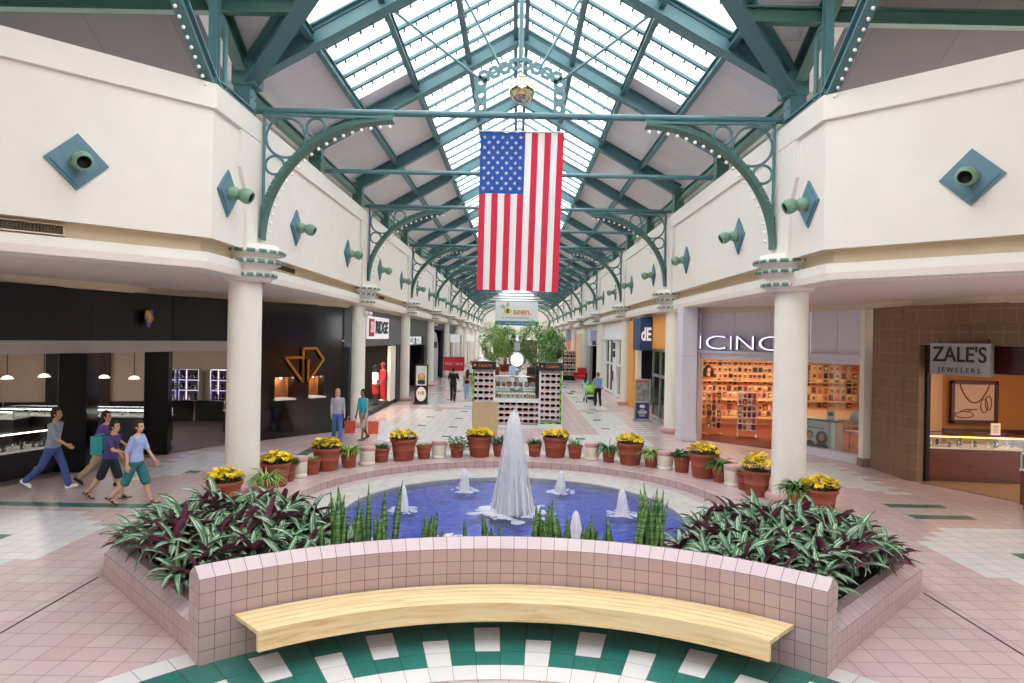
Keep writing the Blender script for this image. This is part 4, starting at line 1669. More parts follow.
for pts in ([(-0.78, 0.2), (-0.1, 0.2), (-0.1, -0.62)], [(-0.78, 0.2), (-0.1, -0.62)], [(-0.1, -0.62), (-0.1, 0.5)], [(0.1, -0.62), (0.72, 0.12), (0.42, 0.5), (-0.1, 0.5)], [(0.1, -0.62), (0.1, 0.1), (0.16, 0.1)]):
    for p, q in zip(pts[:-1], pts[1:]):
        g.beam(ep(*p), ep(*q), 0.075, 0.09, 0, (ng.x, ng.y, 0))
g.build('emblem', M['gold'], st)
for (u0, u1, v0, v1) in holes:
    g = MB()
    c0 = Vector(a) + dirg * (u0 + u1) / 2 + ng * 0.5
    g.box((c0.x, c0.y, (v0 + v1) / 2), (u1 - u0 + 0.2, 0.03, v1 - v0 + 0.2), 0, ang2(a, b))
    for s_ in (-1, 1):
        c1 = c0 + dirg * s_ * ((u1 - u0) / 2 + 0.02) - ng * 0.1
        g.box((c1.x, c1.y, (v0 + v1) / 2), (0.03, 0.4, v1 - v0 + 0.1), 0, ang2(a, b))
    c1 = c0 - ng * 0.15
    g.box((c1.x, c1.y, v1 + 0.03), (u1 - u0, 0.5, 0.03), 0, ang2(a, b))
    nb = g.build('display_niche', mat('niche_bronze', '8A5A38', 0.6), st)
    g = MB()
    c2 = c0 - ng * 0.3
    g.box((c2.x, c2.y, v0 - 0.02), (u1 - u0 + 0.06, 0.62, 0.05), 0, ang2(a, b))
    g.build('sill', M['velvetw'], nb)
    g = MB()
    c3 = c0 - ng * 0.12 + dirg * 0.12
    g.lathe([(0.0, 0), (0.035, 0), (0.03, -0.06), (0, -0.06)], (c3.x, c3.y, v1 - 0.02), 12)
    g.build('spot_lamp', M['lampglow'], nb)
    l = bpy.data.lights.new('niche_lamp', 'POINT')
    l.energy, l.color, l.shadow_soft_size = 5, (1, 0.72, 0.42), 0.04
    lo = bpy.data.objects.new('niche_lamp', l)
    C.objects.link(lo)
    q = c0 - ng * 0.2
    lo.location = (q.x + LD[0], q.y + LD[1], v1 - 0.12)
# crystal emblem on the fascia
g = MB()
q = P2(rel(LC), rel(LD), 0.62)
cc = Vector((q.x, q.y, 3.72)) + Vector((0.08, -0.03, 0)) * 1.0
for i, (u, v, s_) in enumerate(((-.09, .12, .1), (.09, .14, .09), (0, 0, .12), (-.14, .04, .07), (.12, .02, .08), (0, -.14, .08), (.03, .1, .08), (-.05, -.08, .07))):
    g.ball(cc + Vector((0.06, u, v)), s_, 6, 4, i % 2, (0.5, 1, 1.2))
g.build('crystal_ornament', [mat('gold_crystal', 'D9A848', 0.3, metal=0.3), mat('violet_crystal', '8A7FD0', 0.25, metal=0.2)], st)
# black pillars
for p, w, lab in ((P2(LB, LC, 1.0), 1.0, 'wide'), (P2(LC, LD, 0.97), 0.62, 'slim')):
    g = MB()
    r_ = rel(p)
    g.box((r_[0] - 0.35, r_[1] + 0.1, 1.42), (0.6, w, 2.84), 0, 0.3)
    g.box((r_[0] - 0.35, r_[1] + 0.1, 0.08), (0.64, w + 0.04, 0.16), 0, 0.3)
    bev(g.build('pillar', M['black'], st), 0.015)

# the room behind
mb = MB()
mb.add([(-18, 10, 0.02), (-11.2, 10, 0.02), (-10.95, 14.6, 0.02), (-9.6, 19, 0.02), (-8.5, 21.1, 0.02), (-8.5, 26, 0.02), (-18, 26, 0.02)], [tuple(range(7))])
struct(mb.build('floor', M['shopfloor']))
mb = MB()
mb.add([(-18, 10, 3.5), (-12.5, 10, 3.5), (-11.2, 14.6, 3.5), (-9.8, 19, 3.5), (-8.6, 21.1, 3.5), (-8.6, 26, 3.5), (-18, 26, 3.5)], [tuple(range(7))[::-1]])
struct(mb.build('ceiling', M['blackm']))
bw = [(-18, 10), (-18, 24.0), (-12.2, 26.0), (-8.9, 26.0), (-8.6, 21.4)]
struct(quadwall('wall_shop_left', bw, 0, 3.5, M['shopcream']))
for (x, y, wd) in ((-14.0, 17.0, 2.0), (-11.5, 22.5, 2.0), (-15.0, 21.5, 2.0)):
    area('shop_lamp', (x, y, 3.42), wd, 30, (1.0, 0.86, 0.74))

# dark dado round the back of the room
mb = MB()
for a, b in zip(bw[:-2], bw[1:-1]):
    wall_holes(mb, (a[0] + 0.1, a[1] - 0.03), (b[0], b[1] - 0.03), 0.02, 0.8, [], 0.04, 0, -1)
struct(mb.build('baseboard_shop', M['blackm']))
# dark uprights on the back wall
for i, (x, w, z0, z1, nm) in enumerate(((-16.2, 1.0, 0, 3.5, 'black'), (-15.2, 0.9, 0.2, 2.6, 'brown'), (-13.35, 0.35, 0, 3.5, 'black'))):
    yy = 24.0 + (x + 18) / 5.8 * 2.0 - 0.16
    g = MB()
    g.box((x, yy, (z0 + z1) / 2), (w, 0.12, z1 - z0), 0, atan2(2, 5.8))
    if nm == 'brown':
        for e in (-.15, .15):
            g.tube([(x + e, yy, 2.6), (x + e, yy, 3.5)], 0.025, 6)
    tag(bev(g.build('wall_panel', M['brownpanel'] if nm == 'brown' else M['blackm'])), '%s panel on the back wall of the black jewellery store, %s' % (nm, ('at its left end', 'hung from two rods', 'between lit cases')[i]), 'panel')
# lit wall cases with shelves of jewellery
wc = None
jw = None


def jewel_mesh():
    g = MB()
    for i in range(5):
        a = i * PI / 4
        g.tube([(0.07 * cos(a) - 0.0, 0, 0.07 * sin(a) + 0.1)], 0.01) if False else None
    g.tube([(0.06 * cos(t), 0.0, 0.13 + 0.09 * sin(t)) for t in [PI + PI * i / 8 for i in range(9)]], 0.013, 6, 1)
    g.lathe([(0, 0), (0.06, 0), (0.05, 0.02), (0.02, 0.05), (0.045, 0.14), (0.03, 0.19), (0, 0.2)], seg=10)
    return g


_j = jewel_mesh().build('necklace_bust', [M['velvet'], M['silver']])
JM = _j.data
bpy.data.objects.remove(_j)
_j = MB().lathe([(0.0, 0), (0.045, 0), (0.04, 0.02), (0.012, 0.05), (0.012, 0.1), (0.03, 0.13), (0, 0.15)], seg=10).build('x', [M['silver']])
JM2 = _j.data
bpy.data.objects.remove(_j)
cases = [(-13.0, 25.6, 'first from the left'), (-12.15, 25.75, 'left of the slim black pillar'), (-10.95, 25.75, 'just right of the slim black pillar'), (-9.8, 25.75, 'nearest the round column')]
for (x, y, ds) in cases:
    t = thing('wall_case', 'lit wall case of jewellery in the black store, ' + ds, 'display case', (x, y, 0.85), 0, 'lit wall cases in the black jewellery store')
    W, H = (0.75, 1.15) if x > -12.5 else (0.85, 1.15)
    g = MB()
    g.box((0, 0.0, H / 2), (W, 0.03, H))
    g.build('back_panel', mat('case_brown', '7A5A50', 0.5), t)
    g = MB()
    for e in (-1, 1):
        g.box((e * W / 2, -0.15, H / 2), (0.03, 0.33, H))
    g.box((0, -0.15, H), (W, 0.33, 0.03))
    g.box((0, -0.15, 0), (W, 0.33, 0.03))
    g.build('case_frame', M['silver'], t)
    for k in (1, 2):
        g = MB()
        g.box((0, -0.15, H * k / 3), (W - 0.03, 0.3, 0.015))
        s_ = g.build('shelf', M['velvetw'], t)
        g = MB()
        g.box((0, -0.29, H * k / 3 - 0.015), (W - 0.05, 0.012, 0.012))
        g.build('light_strip', M['violetled'], s_)
    g = MB()
    g.box((-W * 0.28, -0.02, H / 2), (0.035, 0.02, H - 0.05))
    g.build('light_strip', M['violetled'], t)
    for k in range(3):
        for q in range(3):
            jx = x + (-0.3 + 0.3 * q) * W + rs.uniform(-.04, .04)
            o = bpy.data.objects.new('necklace_stand', rs.choice([JM, JM, JM2]))
            C.objects.link(o)
            o.location = (jx, y - 0.17, 0.85 + H * k / 3 + 0.016)
            o.scale = (1.2, 1.2, 1.2)
            tag(o, 'small jewellery stand on a shelf of the lit wall cases in the black store', 'jewellery stand', 'jewellery stands in the lit wall cases')


def counter(lab, loc, rz, W, D, base_h, glass_h, base_m, trim_m, lightm, items, legs=True, name='display_counter', nitems=18, item_meshes=None, itemlab='', grp=''):
    t = thing(name, lab, 'display counter', loc, rz)
    g = MB()
    g.box((0, 0, base_h / 2 + 0.05), (W, D, base_h - 0.1))
    g.box((0, 0.02, 0.05), (W - 0.08, D - 0.08, 0.1))
    bev(g.build('base', base_m, t), 0.008)
    g = MB()
    g.box((0, 0, base_h + 0.012), (W + 0.03, D + 0.03, 0.035))
    g.build('deck', M['velvetw'], t)
    g = MB()
    z0, z1 = base_h + 0.03, base_h + glass_h
    g.box((0, -D / 2 + 0.01, (z0 + z1) / 2), (W, 0.012, z1 - z0))
    g.box((-W / 2 + 0.01, 0, (z0 + z1) / 2), (0.012, D - 0.02, z1 - z0))
    g.box((W / 2 - 0.01, 0, (z0 + z1) / 2), (0.012, D - 0.02, z1 - z0))
    g.box((0, 0, z1), (W, D, 0.014))
    g.build('glass_case', M['glass'], t)
    g = MB()
    for ex in (-1, 1):
        for ey in (-1, 1):
            g.box((ex * (W / 2 - 0.015), ey * (D / 2 - 0.015), (z0 + z1) / 2), (0.03, 0.03, z1 - z0))
    for ex in (-1, 1):
        g.box((0, ex * (D / 2 - 0.012), z1 + 0.01), (W, 0.024, 0.02))
        g.box((ex * (W / 2 - 0.012), 0, z1 + 0.01), (0.024, D, 0.02))
    g.build('case_frame', trim_m, t)
    g = MB()
    g.box((0, -D / 2 + 0.05, z1 - 0.025), (W - 0.08, 0.03, 0.025))
    g.build('light_strip', lightm, t)
    for i in range(nitems):
        u = (i + 0.5) / nitems
        lx = -W / 2 + 0.1 + (W - 0.2) * u
        ly = rs.uniform(-D * 0.32, D * 0.2)
        o = bpy.data.objects.new('jewellery_stand', rs.choice(item_meshes or [JM, JM2]))
        C.objects.link(o)
        ca, sa = cos(rz), sin(rz)
        o.location = (loc[0] + lx * ca - ly * sa, loc[1] + lx * sa + ly * ca, loc[2] + base_h + 0.031)
        s_ = min(1.0, glass_h / 0.28) * rs.uniform(0.7, 1.0)
        o.scale = (s_, s_, s_)
        o.rotation_euler = (0, 0, rz + rs.uniform(-.5, .5))
        tag(o, itemlab, 'jewellery stand', grp)
    return t


q = P2(LB, LC, 0.42)
counter('long black glass counter of bright jewellery at the left edge of the picture', (q.x - 0.75, q.y, 0.02), ang2(LB, LC), 3.0, 0.75, 0.6, 0.44, M['blackm'], M['blackm'], M['striplight'], None,
        nitems=26, item_meshes=[JM2, JM], itemlab='jewellery stand in the long glass counter at the left edge of the picture', grp='jewellery in the left edge counter')
counter('black glass counter of jewellery between the two black pillars', (-12.6, 20.2, 0.02), 0.06, 4.6, 0.7, 0.85, 0.22, M['blackm'], M['silver'], M['striplight'], None,
        nitems=20, itemlab='jewellery stand in the glass counter between the two black pillars', grp='jewellery in the middle counter')
counter('black glass counter far inside the black jewellery store at the left edge', (-15.5, 19.2, 0.02), 0.06, 3.2, 0.7, 0.85, 0.22, M['blackm'], M['silver'], M['striplight'], None,
        nitems=14, itemlab='jewellery stand in the far glass counter at the left edge', grp='jewellery in the far left counter')
counter('small glass counter right of the slim black pillar', (-8.95, 22.6, 0.02), 0.7, 1.1, 0.6, 0.8, 0.3, M['blackm'], M['silver'], M['striplight'], None,
        nitems=8, itemlab='jewellery stand in the small glass counter beside the round column', grp='jewellery in the small counter')
# white dome pendants
pd = None
for px, py, d, ds in ((8, 379, 20.5, 'at the far left of the black store'), (45, 377, 20.5, 'in front of the brown panel'), (105, 378, 21.5, 'just right of the wide black pillar'), (135, 379, 21.5, 'left of the slim black pillar')):
    x = (px - 515.5) / FOC * d
    z = CAM_H - (py + (515.5 - px) * .019 - 338) / FOC * d
    lab = 'small white dome pendant lamp ' + ds
    if pd is not None:
        dup(pd, (x, d, z), 0, lab)
        continue
    pd = thing('pendant_lamp', lab, 'lamp', (x, d, z), 0, 'dome pendants in the black store')
    MB().lathe([(0.02, 0.1), (0.1, 0.08), (0.17, 0.0), (0.165, 0.0), (0.09, 0.07), (0.0, 0.085)], seg=20).build('shade', emitmat('opal_glass', 'F4EADC', 1.5), pd)
    MB().tube([(0, 0, 0.09), (0, 0, 3.5 - z)], 0.012, 6).build('stem', M['blackm'], pd)

# ================================================================== right: lilac-white accessories shop
RA, RB_, RC = (6.42, 23.7), (9.05, 20.95), (9.82, 19.1)
sf = thing('accessories_storefront', 'lilac white storefront with ICING in raised letters on the right of the court', 'storefront', (RB_[0], RB_[1], 0))
orr = Vector((-RB_[0], -RB_[1]))


def rel2(p):
    return (p[0] + orr.x, p[1] + orr.y)


Li = (Vector(RB_) - Vector(RA)).length
for (a, b) in ((RA, RB_), (RB_, RC)):
    a_, b_ = Vector(rel2(a)), Vector(rel2(b))
    L = (b_ - a_).length
    npan = 3 if L > 3 else 2
    for i in range(npan):
        p, q = P2(a_, b_, i / npan), P2(a_, b_, (i + 1) / npan)
        d = (q - p).normalized() * 0.008
        g = MB()
        wall_holes(g, p + d, q - d, 3.1, 4.4, [], 0.12)
        bev(g.build('fascia_panel', M['lilac'], sf), 0.004)
    g = MB()
    wall_holes(g, a_, b_, 2.82, 3.1, [], 0.3)
    nrm = Vector(((b_ - a_).y, -(b_ - a_).x)).normalized()
    wall_holes(g, a_ + nrm * 0.14, b_ + nrm * 0.14, 3.02, 3.1, [], 0.2)
    g.build('canopy_ledge', M['lilac'], sf)
# cladding of the second right column
g = MB()
g.box((5.93 + orr.x, 23.6 + orr.y, 2.28), (0.5, 0.8, 4.56), 0)
g.box((5.93 + orr.x, 23.6 + orr.y, 0.12), (0.54, 0.84, 0.2), 0)
for z in (2.9,):
    g.box((5.93 + orr.x, 23.6 + orr.y, z), (0.505, 0.805, 0.015), 1)
bev(g.build('clad_pillar', [M['lilac'], M['lintel']], sf), 0.006)
g = MB()
g.box((6.33 + orr.x, 23.78 + orr.y, 2.2), (0.3, 0.3, 4.4), 0, -0.8)
g.build('door_jamb', M['lilac'], sf)
# glazed part with white sill
pm_ = P2(RA, RB_, 0.78)
g = MB()
for (a, b) in ((pm_, RB_), (RB_, RC)):
    wall_holes(g, rel2(a), rel2(b), 0.0, 0.24, [], 0.25)
bev(g.build('window_sill', M['lilac'], sf), 0.006)
g = MB()
for (a, b) in ((pm_, RB_), (RB_, RC)):
    wall_holes(g, rel2(a), rel2(b), 0.24, 2.82, [], 0.02)
g.build('window_pane', M['glass'], sf)
g = MB()
g.box((rel2(RC)[0], rel2(RC)[1] - 0.02, 2.2), (0.26, 0.26, 4.4), 0)
bev(g.build('end_post', M['col'], sf), 0.01)
g = MB()
g.box((rel2(RC)[0], rel2(RC)[1] - 0.02, 0.12), (0.3, 0.3, 0.24), 0)
g.build('post_plinth', mat('pink_grey_plinth', '8C7672', 0.5), sf)
# raised sign
an = ang2(RA, RB_)
for i, (ch, u, sx_) in enumerate((('I', 0.1, 1.0), ('C', 0.68, 1.85), ('I', 1.24, 1.0), ('N', 1.74, 1.5), ('G', 2.6, 1.85))):
    q = P2(rel2(RA), rel2(RB_), u / Li) + Vector((sin(an), -cos(an))) * 0.12
    o = text_obj('letter', ch, 0.68, mat('violet_letter_side', '6F6A96', 0.4), sf, (q.x, q.y, 3.35), (PI / 2, 0, an), 0.05, sx_, -0.006)
    q2 = q + Vector((sin(an), -cos(an))) * 0.052
    text_obj('lit_face', ch, 0.68, emitmat('lit_letter_face', 'DCD6FF', 0.9), o, (0, 0, 0.052), (0, 0, 0), 0.004, 1.0, -0.012)

# room
mb = MB()
mb.add([(6.3, 23.8, 0.015), (9.05, 21.0, 0.015), (9.8, 19.1, 0.015), (15.5, 19.6, 0.015), (15.5, 28.5, 0.015), (6.3, 28.5, 0.015)], [tuple(range(6))])
struct(mb.build('floor', M['carpet']))
mb = MB()
mb.add([(6.3, 23.8, 3.1), (9.05, 21.1, 3.1), (9.9, 19.1, 3.1), (15.5, 19.6, 3.1), (15.5, 28.5, 3.1), (6.3, 28.5, 3.1)], [tuple(range(6))[::-1]])
struct(mb.build('ceiling', M['peach']))
struct(quadwall('wall_shop_right', [(9.95, 19.25), (12.2, 20.2), (15.5, 20.2), (15.5, 28.0), (6.5, 28.0), (6.5, 24.0)], 0, 3.1, mat('shop_peach_wall', 'E8BE92', 0.7, var=0.02), None, -0.12))
for (x, y) in ((8.2, 25.6), (11.0, 25.6), (13.0, 22.6)):
    area('shop_lamp', (x, y, 3.02), 1.6, 85, (1.0, 0.72, 0.46))

# merchandise on the walls
cols = ['B23A2E', '2B2522', 'D98A5A', 'C7A24E', '6A3A5A', 'E0D4C4', '8A5A3A', 'C65A7A', '3A4A6A', 'A8763C', 'E8B8A0', '54302A']
card = MB()
card.box((0, 0, 0), (0.13, 0.012, 0.2), 0)
card.box((0, -0.02, -0.01), (0.09, 0.03, 0.12), 1)
card.tube([(0, 0.0, 0.1), (0, 0.03, 0.12)], 0.006, 5, 0)
MC = []
for i, c_ in enumerate(cols):
    o = card.build('card', [M['paper'] if i % 3 == 0 else mat('card_%d' % i, cols[(i * 5 + 3) % 12], 0.6), mat('goods_%d' % i, c_, 0.5)])
    MC.append(o.data)
    bpy.data.objects.remove(o)
cnt = 0
for row in range(9):
    z = 0.5 + row * 0.255
    for k in range(24):
        x = 6.95 + k * 0.205 + rs.uniform(-.03, .03)
        if x > 11.6:
            continue
        o = bpy.data.objects.new('accessory_card', MC[rs.randrange(12)] if row < 6 else MC[[0, 1, 6, 11][rs.randrange(4)]])
        C.objects.link(o)
        o.location = (x, 27.93, z)
        o.scale = (rs.uniform(0.7, 1.3), 1.3, rs.uniform(0.7, 1.15))
        tag(o, 'small carded accessory hanging on the back wall of the lilac white shop', 'accessory', 'carded accessories on the shop wall')
        cnt += 1
for row in range(6):
    z = 0.9 + row * 0.3
    for k in range(14):
        x = 11.75 + k * 0.24
        o = bpy.data.objects.new('accessory_card', MC[rs.randrange(12)])
        C.objects.link(o)
        o.location = (x, 27.93, z)
        o.scale = (1.2, 1.3, 1.1)
        tag(o, 'small carded accessory on the shop wall seen through the sill window', 'accessory', 'carded accessories seen through the sill window')
# shelves under the goods
for i, z in enumerate((0.35, 1.05, 1.82, 2.6)):
    g = MB()
    g.box((10.8, 27.8, z), (8.4, 0.22, 0.03))
    tag(g.build('wall_shelf', M['peach']), 'long peach wall shelf behind the goods in the lilac white shop, %s from the floor' % ORD[i], 'shelf')


def rack(lab, loc, rz, W, D, H, base, m1, nrow=6, ncol=4, gl=''):
    t = thing('display_rack', lab, 'rack', loc, rz)
    g = MB()
    for ex in (-1, 1):
        g.box((ex * W / 2, 0, H / 2), (0.04, 0.05, H))
        g.box((ex * W / 2, 0, 0.03), (0.05, D, 0.06))
    bev(g.build('frame', m1, t), 0.004)
    for r_ in range(nrow):
        g = MB()
        g.box((0, -0.06, base + (H - base) * r_ / nrow), (W, D * 0.5, 0.02))
        g.build('shelf', m1, t)
    g = MB()
    g.box((0, 0, H - 0.08), (W, 0.04, 0.16))
    g.build('header', m1, t)
    for r_ in range(nrow):
        for c_ in range(ncol):
            lx = -W / 2 + W * (c_ + 0.5) / ncol
            ly = -0.1
            z = base + (H - base) * r_ / nrow + 0.12
            o = bpy.data.objects.new('accessory_card', MC[rs.randrange(12)])
            C.objects.link(o)
            o.location = (loc[0] + lx * cos(rz) - ly * sin(rz), loc[1] + lx * sin(rz) + ly * cos(rz), z)
            o.rotation_euler = (0, 0, rz)
            tag(o, gl, 'accessory', gl)
    return t


M['pinewood'] = woodmat('pine', 'DDB98A', 'CFA470', 'B98A55', 0.5, (1.2, 12, 12), 'Object')
rack('pale wooden rack just inside the left jamb of the lilac white shop', (7.25, 24.9, 0.015), 0, 0.55, 0.45, 1.55, 0.25, M['pinewood'], 6, 3, 'accessory on the pale wooden rack by the left jamb')
rack('white rack with a lit orange header in the middle of the lilac white shop entrance', (8.35, 24.5, 0.015), -0.3, 0.62, 0.5, 1.6, 0.25, M['paper'], 6, 4, 'accessory on the white rack in the shop entrance')
rack('wire card rack beside the first right column', (9.05, 23.2, 0.015), -0.5, 0.4, 0.4, 1.45, 0.2, M['steel'], 6, 3, 'card on the wire rack beside the first right column')
# wig head
t = thing('display_mannequin', 'mannequin head with a long dark wig on the high shelf of the lilac white shop', 'mannequin', (7.85, 27.7, 2.02), 0)
g = MB()
g.ball((0, 0, 0.24), 0.11, 14, 10, 0, (0.85, 0.95, 1.25))
g.lathe([(0.09, 0.0), (0.06, 0.05), (0.055, 0.14)], seg=14)
g.build('head', mat('mannequin_skin', 'D9A98A', 0.5), t)
g = MB()
g.ball((0, 0.04, 0.28), 0.14, 14, 10, 0, (1, 0.9, 1.1))
for s_ in (-1, 1):
    g.tube([(s_ * 0.1, 0.0, 0.32), (s_ * 0.15, 0.0, 0.15), (s_ * 0.17, 0.0, -0.05)], [0.07, 0.075, 0.03], 8)
g.build('wig', mat('dark_wig', '2A1512', 0.6, var=0.2), t)
# counter with portrait poster behind the sill window
c0 = P2(RB_, RC, 0.2)
t = thing('poster_counter', 'white counter with a framed portrait poster behind the shop window right of the column', 'counter', (9.55, 21.35, 0.015), -0.85)
g = MB()
g.box((0, 0, 0.5), (1.2, 0.5, 1.0))
bev(g.build('body', M['lilac'], t), 0.01)
g = MB()
g.box((0, 0, 1.03), (1.3, 0.56, 0.06))
bev(g.build('top', mat('slate_top', '4E6070', 0.4), t), 0.008)
g = MB()
g.box((0.02, -0.262, 0.5), (0.84, 0.02, 0.86), 0)
g.box((0.02, -0.273, 0.48), (0.76, 0.006, 0.76), 1)
po = g.build('poster', [M['steel'], mat('poster_pale', 'B9C4C6', 0.6)], t)
g = MB()
for ex, sk, hr in ((-0.17, 'C79F86', 0), (0.2, 'C79F86', 1)):
    r90 = Matrix.Rotation(PI / 2, 3, 'X')
    for (rx, rz2, cz_, yy, mm) in ((0.19 if hr else 0.115, 0.2 if hr else 0.14, 0.55 if not hr else 0.5, -0.2775, 2), (0.085, 0.115, 0.5, -0.279, 1), (0.19, 0.16, 0.22, -0.2765, 0)):
        g.add([(ex + rx * cos(q_), yy, max(0.11, cz_ + rz2 * sin(q_))) for q_ in [2 * PI * i / 24 for i in range(24)]], [tuple(range(24))], mm)
    for e2 in (-0.032, 0.032):
        g.box((ex + e2, -0.2805, 0.515), (0.026, 0.002, 0.012), 0)
    g.box((ex, -0.2805, 0.44), (0.045, 0.002, 0.012), 2)
g.build('portraits', [M['ink'], mat('portrait_skin', 'B98D72', 0.6), mat('portrait_hair', '3A2A22', 0.7)], po)
g = MB()
for q_ in range(8):
    g.box((-0.2 + q_ * 0.062, -0.278, 0.79), (0.04, 0.003, 0.05))
g.build('headline', M['ink'], po)
g = MB()
g.box((0.35, 0.0, 1.2), (0.24, 0.02, 0.3), 0)
g.box((0.35, -0.012, 1.22), (0.16, 0.004, 0.12), 1)
g.build('notice', [M['paper'], M['ink']], t)
# metal chair
t = thing('metal_chair', 'grey metal chair behind the shop window beside the poster counter', 'chair', (10.2, 20.6, 0.015), -1.0)
g = MB()
g.lathe([(0, 0.74), (0.2, 0.74), (0.21, 0.76), (0.2, 0.78), (0, 0.78)], seg=20)
g.build('seat', M['steel'], t)
for ex in (-1, 1):
    for ey in (-1, 1):
        MB().tube([(ex * 0.15, ey * 0.15, 0.75), (ex * 0.22, ey * 0.22, 0)], 0.014, 8).build('leg', M['steel'], t)
MB().tube([(0.2 * cos(a), 0.2 * sin(a), 0.3) for a in [2 * PI * i / 20 for i in range(20)]], 0.01, 6, closed=True).build('foot_ring', M['steel'], t)
g = MB()
g.lathe([(0, -0.012), (0.2, -0.012), (0.21, 0), (0.2, 0.012), (0, 0.012)], (0, 0.2, 1.15), 24, 0, rot=Matrix.Rotation(PI / 2, 3, 'X'))
g.tube([(-0.12, 0.15, 0.76), (-0.1, 0.2, 1.0)], 0.012, 6)
g.tube([(0.12, 0.15, 0.76), (0.1, 0.2, 1.0)], 0.012, 6)
g.build('backrest', M['steel'], t)

# ================================================================== far right: brown tiled jeweller
ZA, ZB, ZC = (9.86, 18.85), (9.92, 17.3), (12.4, 12.4)
zf = thing('brown_storefront', 'brown tiled storefront with a hanging ZALES sign at the right edge of the court', 'storefront', (ZB[0], ZB[1], 0))
oz = Vector((-ZB[0], -ZB[1]))
a, b, c_ = [Vector((p[0] + oz.x, p[1] + oz.y)) for p in (ZA, ZB, ZC)]
g = MB()
wall_holes(g, a, b, 0, 4.4, [], 0.35)
g.build('tile_pier', M['browntile'], zf)
Lz = (c_ - b).length
g = MB()
wall_holes(g, b, c_, 0, 4.4, [(0.32, Lz, 0, 3.42)], 0.4)
d = (c_ - b).normalized()
nz_ = Vector((d.y, -d.x))
wall_holes(g, b + nz_ * 0.12 + d * 0.0, c_ + nz_ * 0.12, 3.95, 4.4, [], 0.2)
g.build('tile_front', M['browntile'], zf)
g = MB()
ib = b - nz_ * 0.25
wall_holes(g, ib + d * 0.3, c_ - nz_ * 0.25, 2.78, 3.44, [], 0.15)
g.build('wood_header', M['darkwood'], zf)
g = MB()
wall_holes(g, ib + d * 0.3, ib + d * 0.38, 0, 2.8, [], 0.15)
g.build('door_jamb', M['dark'], zf)
# sign
q = b + d * 1.5 + nz_ * 0.3
an = ang2(b, c_)
sg = thing('hanging_sign', 'silver ZALES JEWELERS sign hanging under the brown tiled storefront', 'sign', (q.x + ZB[0], q.y + ZB[1], 3.1), an)
sg.scale = (0.9, 1, 0.95)
g = MB()
g.box((0, 0, 0), (1.5, 0.16, 0.78))
bev(g.build('board', mat('sign_silver', 'A9A8A6', 0.35, metal=0.6, var=0.05), sg), 0.01)
text_obj('letters', "ZALE'S", 0.52, M['ink'], sg, (0, -0.085, 0.1), (PI / 2, 0, 0), 0.006, 0.88, 0.008)
text_obj('small_letters', 'J E W E L E R S', 0.17, M['ink'], sg, (0, -0.085, -0.27), (PI / 2, 0, 0), 0.006, 0.98)
for e in (-0.6, 0.6):
    MB().tube([(e, 0.1, 0.38), (e, 0.1, 0.5)], 0.015, 6).build('hanger', M['blackm'], sg)
# room
I0 = (10.05, 17.55)
mb = MB()
mb.add([(9.95, 17.3, 0.012), (12.4, 12.5, 0.012), (17, 12.5, 0.012), (17, 20, 0.012), (9.95, 20, 0.012)], [tuple(range(5))])
struct(mb.build('floor', mat('jeweller_floor', '9C8068', 0.4, var=0.1)))
mb = MB()
mb.add([(10.2, 17.5, 3.5), (12.7, 12.5, 3.5), (17, 12.5, 3.5), (17, 20, 3.5), (10.2, 20, 3.5)], [tuple(range(5))[::-1]])
struct(mb.build('ceiling', M['peach']))
struct(quadwall('wall_shop_far', [(17, 12.5), (17, 19.55), (12.25, 19.55)], 0, 3.5, M['tan'], None, -0.1))
struct(quadwall('wall_shop_side', [(12.25, 19.55), (10.25, 17.6)], 0, 3.5, M['peach'], None, -0.1))
g = MB()
g.box((14.6, 19.5, 0.98), (4.7, 0.05, 0.14))
struct(g.build('trim_3', M['darkwood']))
for (x, y) in ((12.4, 16.4), (14.6, 16.6)):
    area('shop_lamp', (x, y, 3.42), 1.4, 30, (1.0, 0.66, 0.36))
t = thing('wall_picture', 'framed picture of a necklace and rings on the tan wall of the brown tiled jeweller', 'picture', (13.1, 19.45, 1.82), 0)
g = MB()
for e in (-1, 1):
    g.box((e * 0.62, 0, 0), (0.1, 0.07, 1.22))
    g.box((0, 0, e * 0.56), (1.34, 0.07, 0.1))
bev(g.build('frame', M['darkwood'], t), 0.01)
g = MB()
g.box((0, 0.01, 0), (1.2, 0.02, 1.1))
ca = g.build('print', mat('print_pink', 'CFAF9C', 0.7), t)
g = MB()
g.tube([(-0.42 + 0.84 * i / 16, -0.004, 0.5 - 0.52 * sin(PI * i / 16) ** 0.8) for i in range(17)], 0.018, 6)
for (x, z, rx, rz2) in ((0.28, -0.1, 0.1, 0.2), (0.4, -0.02, 0.09, 0.2)):
    g.tube([(x + rx * cos(q_), -0.004, z + rz2 * sin(q_)) for q_ in [2 * PI * i / 20 for i in range(20)]], 0.014, 6, closed=True)
for q_ in range(4):
    g.tube([(-0.4 + 0.1 * q_, -0.004, -0.26 + 0.04 * (q_ % 2)), (-0.2 + 0.1 * q_, -0.004, -0.2)], 0.014, 6)
g.tube([(-0.28 + 0.26 * cos(q_), -0.004, -0.36 + 0.09 * sin(q_)) for q_ in [2 * PI * i / 20 for i in range(20)]], 0.014, 6, closed=True)
g.build('drawn_lines', mat('print_line', '6A4638', 0.7), ca)
counter('cherry wood jewellery counter under the hanging silver sign', (11.55, 17.45, 0.012), -0.1, 2.5, 0.8, 0.82, 0.32, M['cherry'], M['cherry'], emitmat('amber_strip_light', 'FFB040', 6.0), None,
        nitems=20, item_meshes=[JM, JM2], itemlab='jewellery stand in the cherry wood counter under the hanging sign', grp='jewellery in the cherry counter')
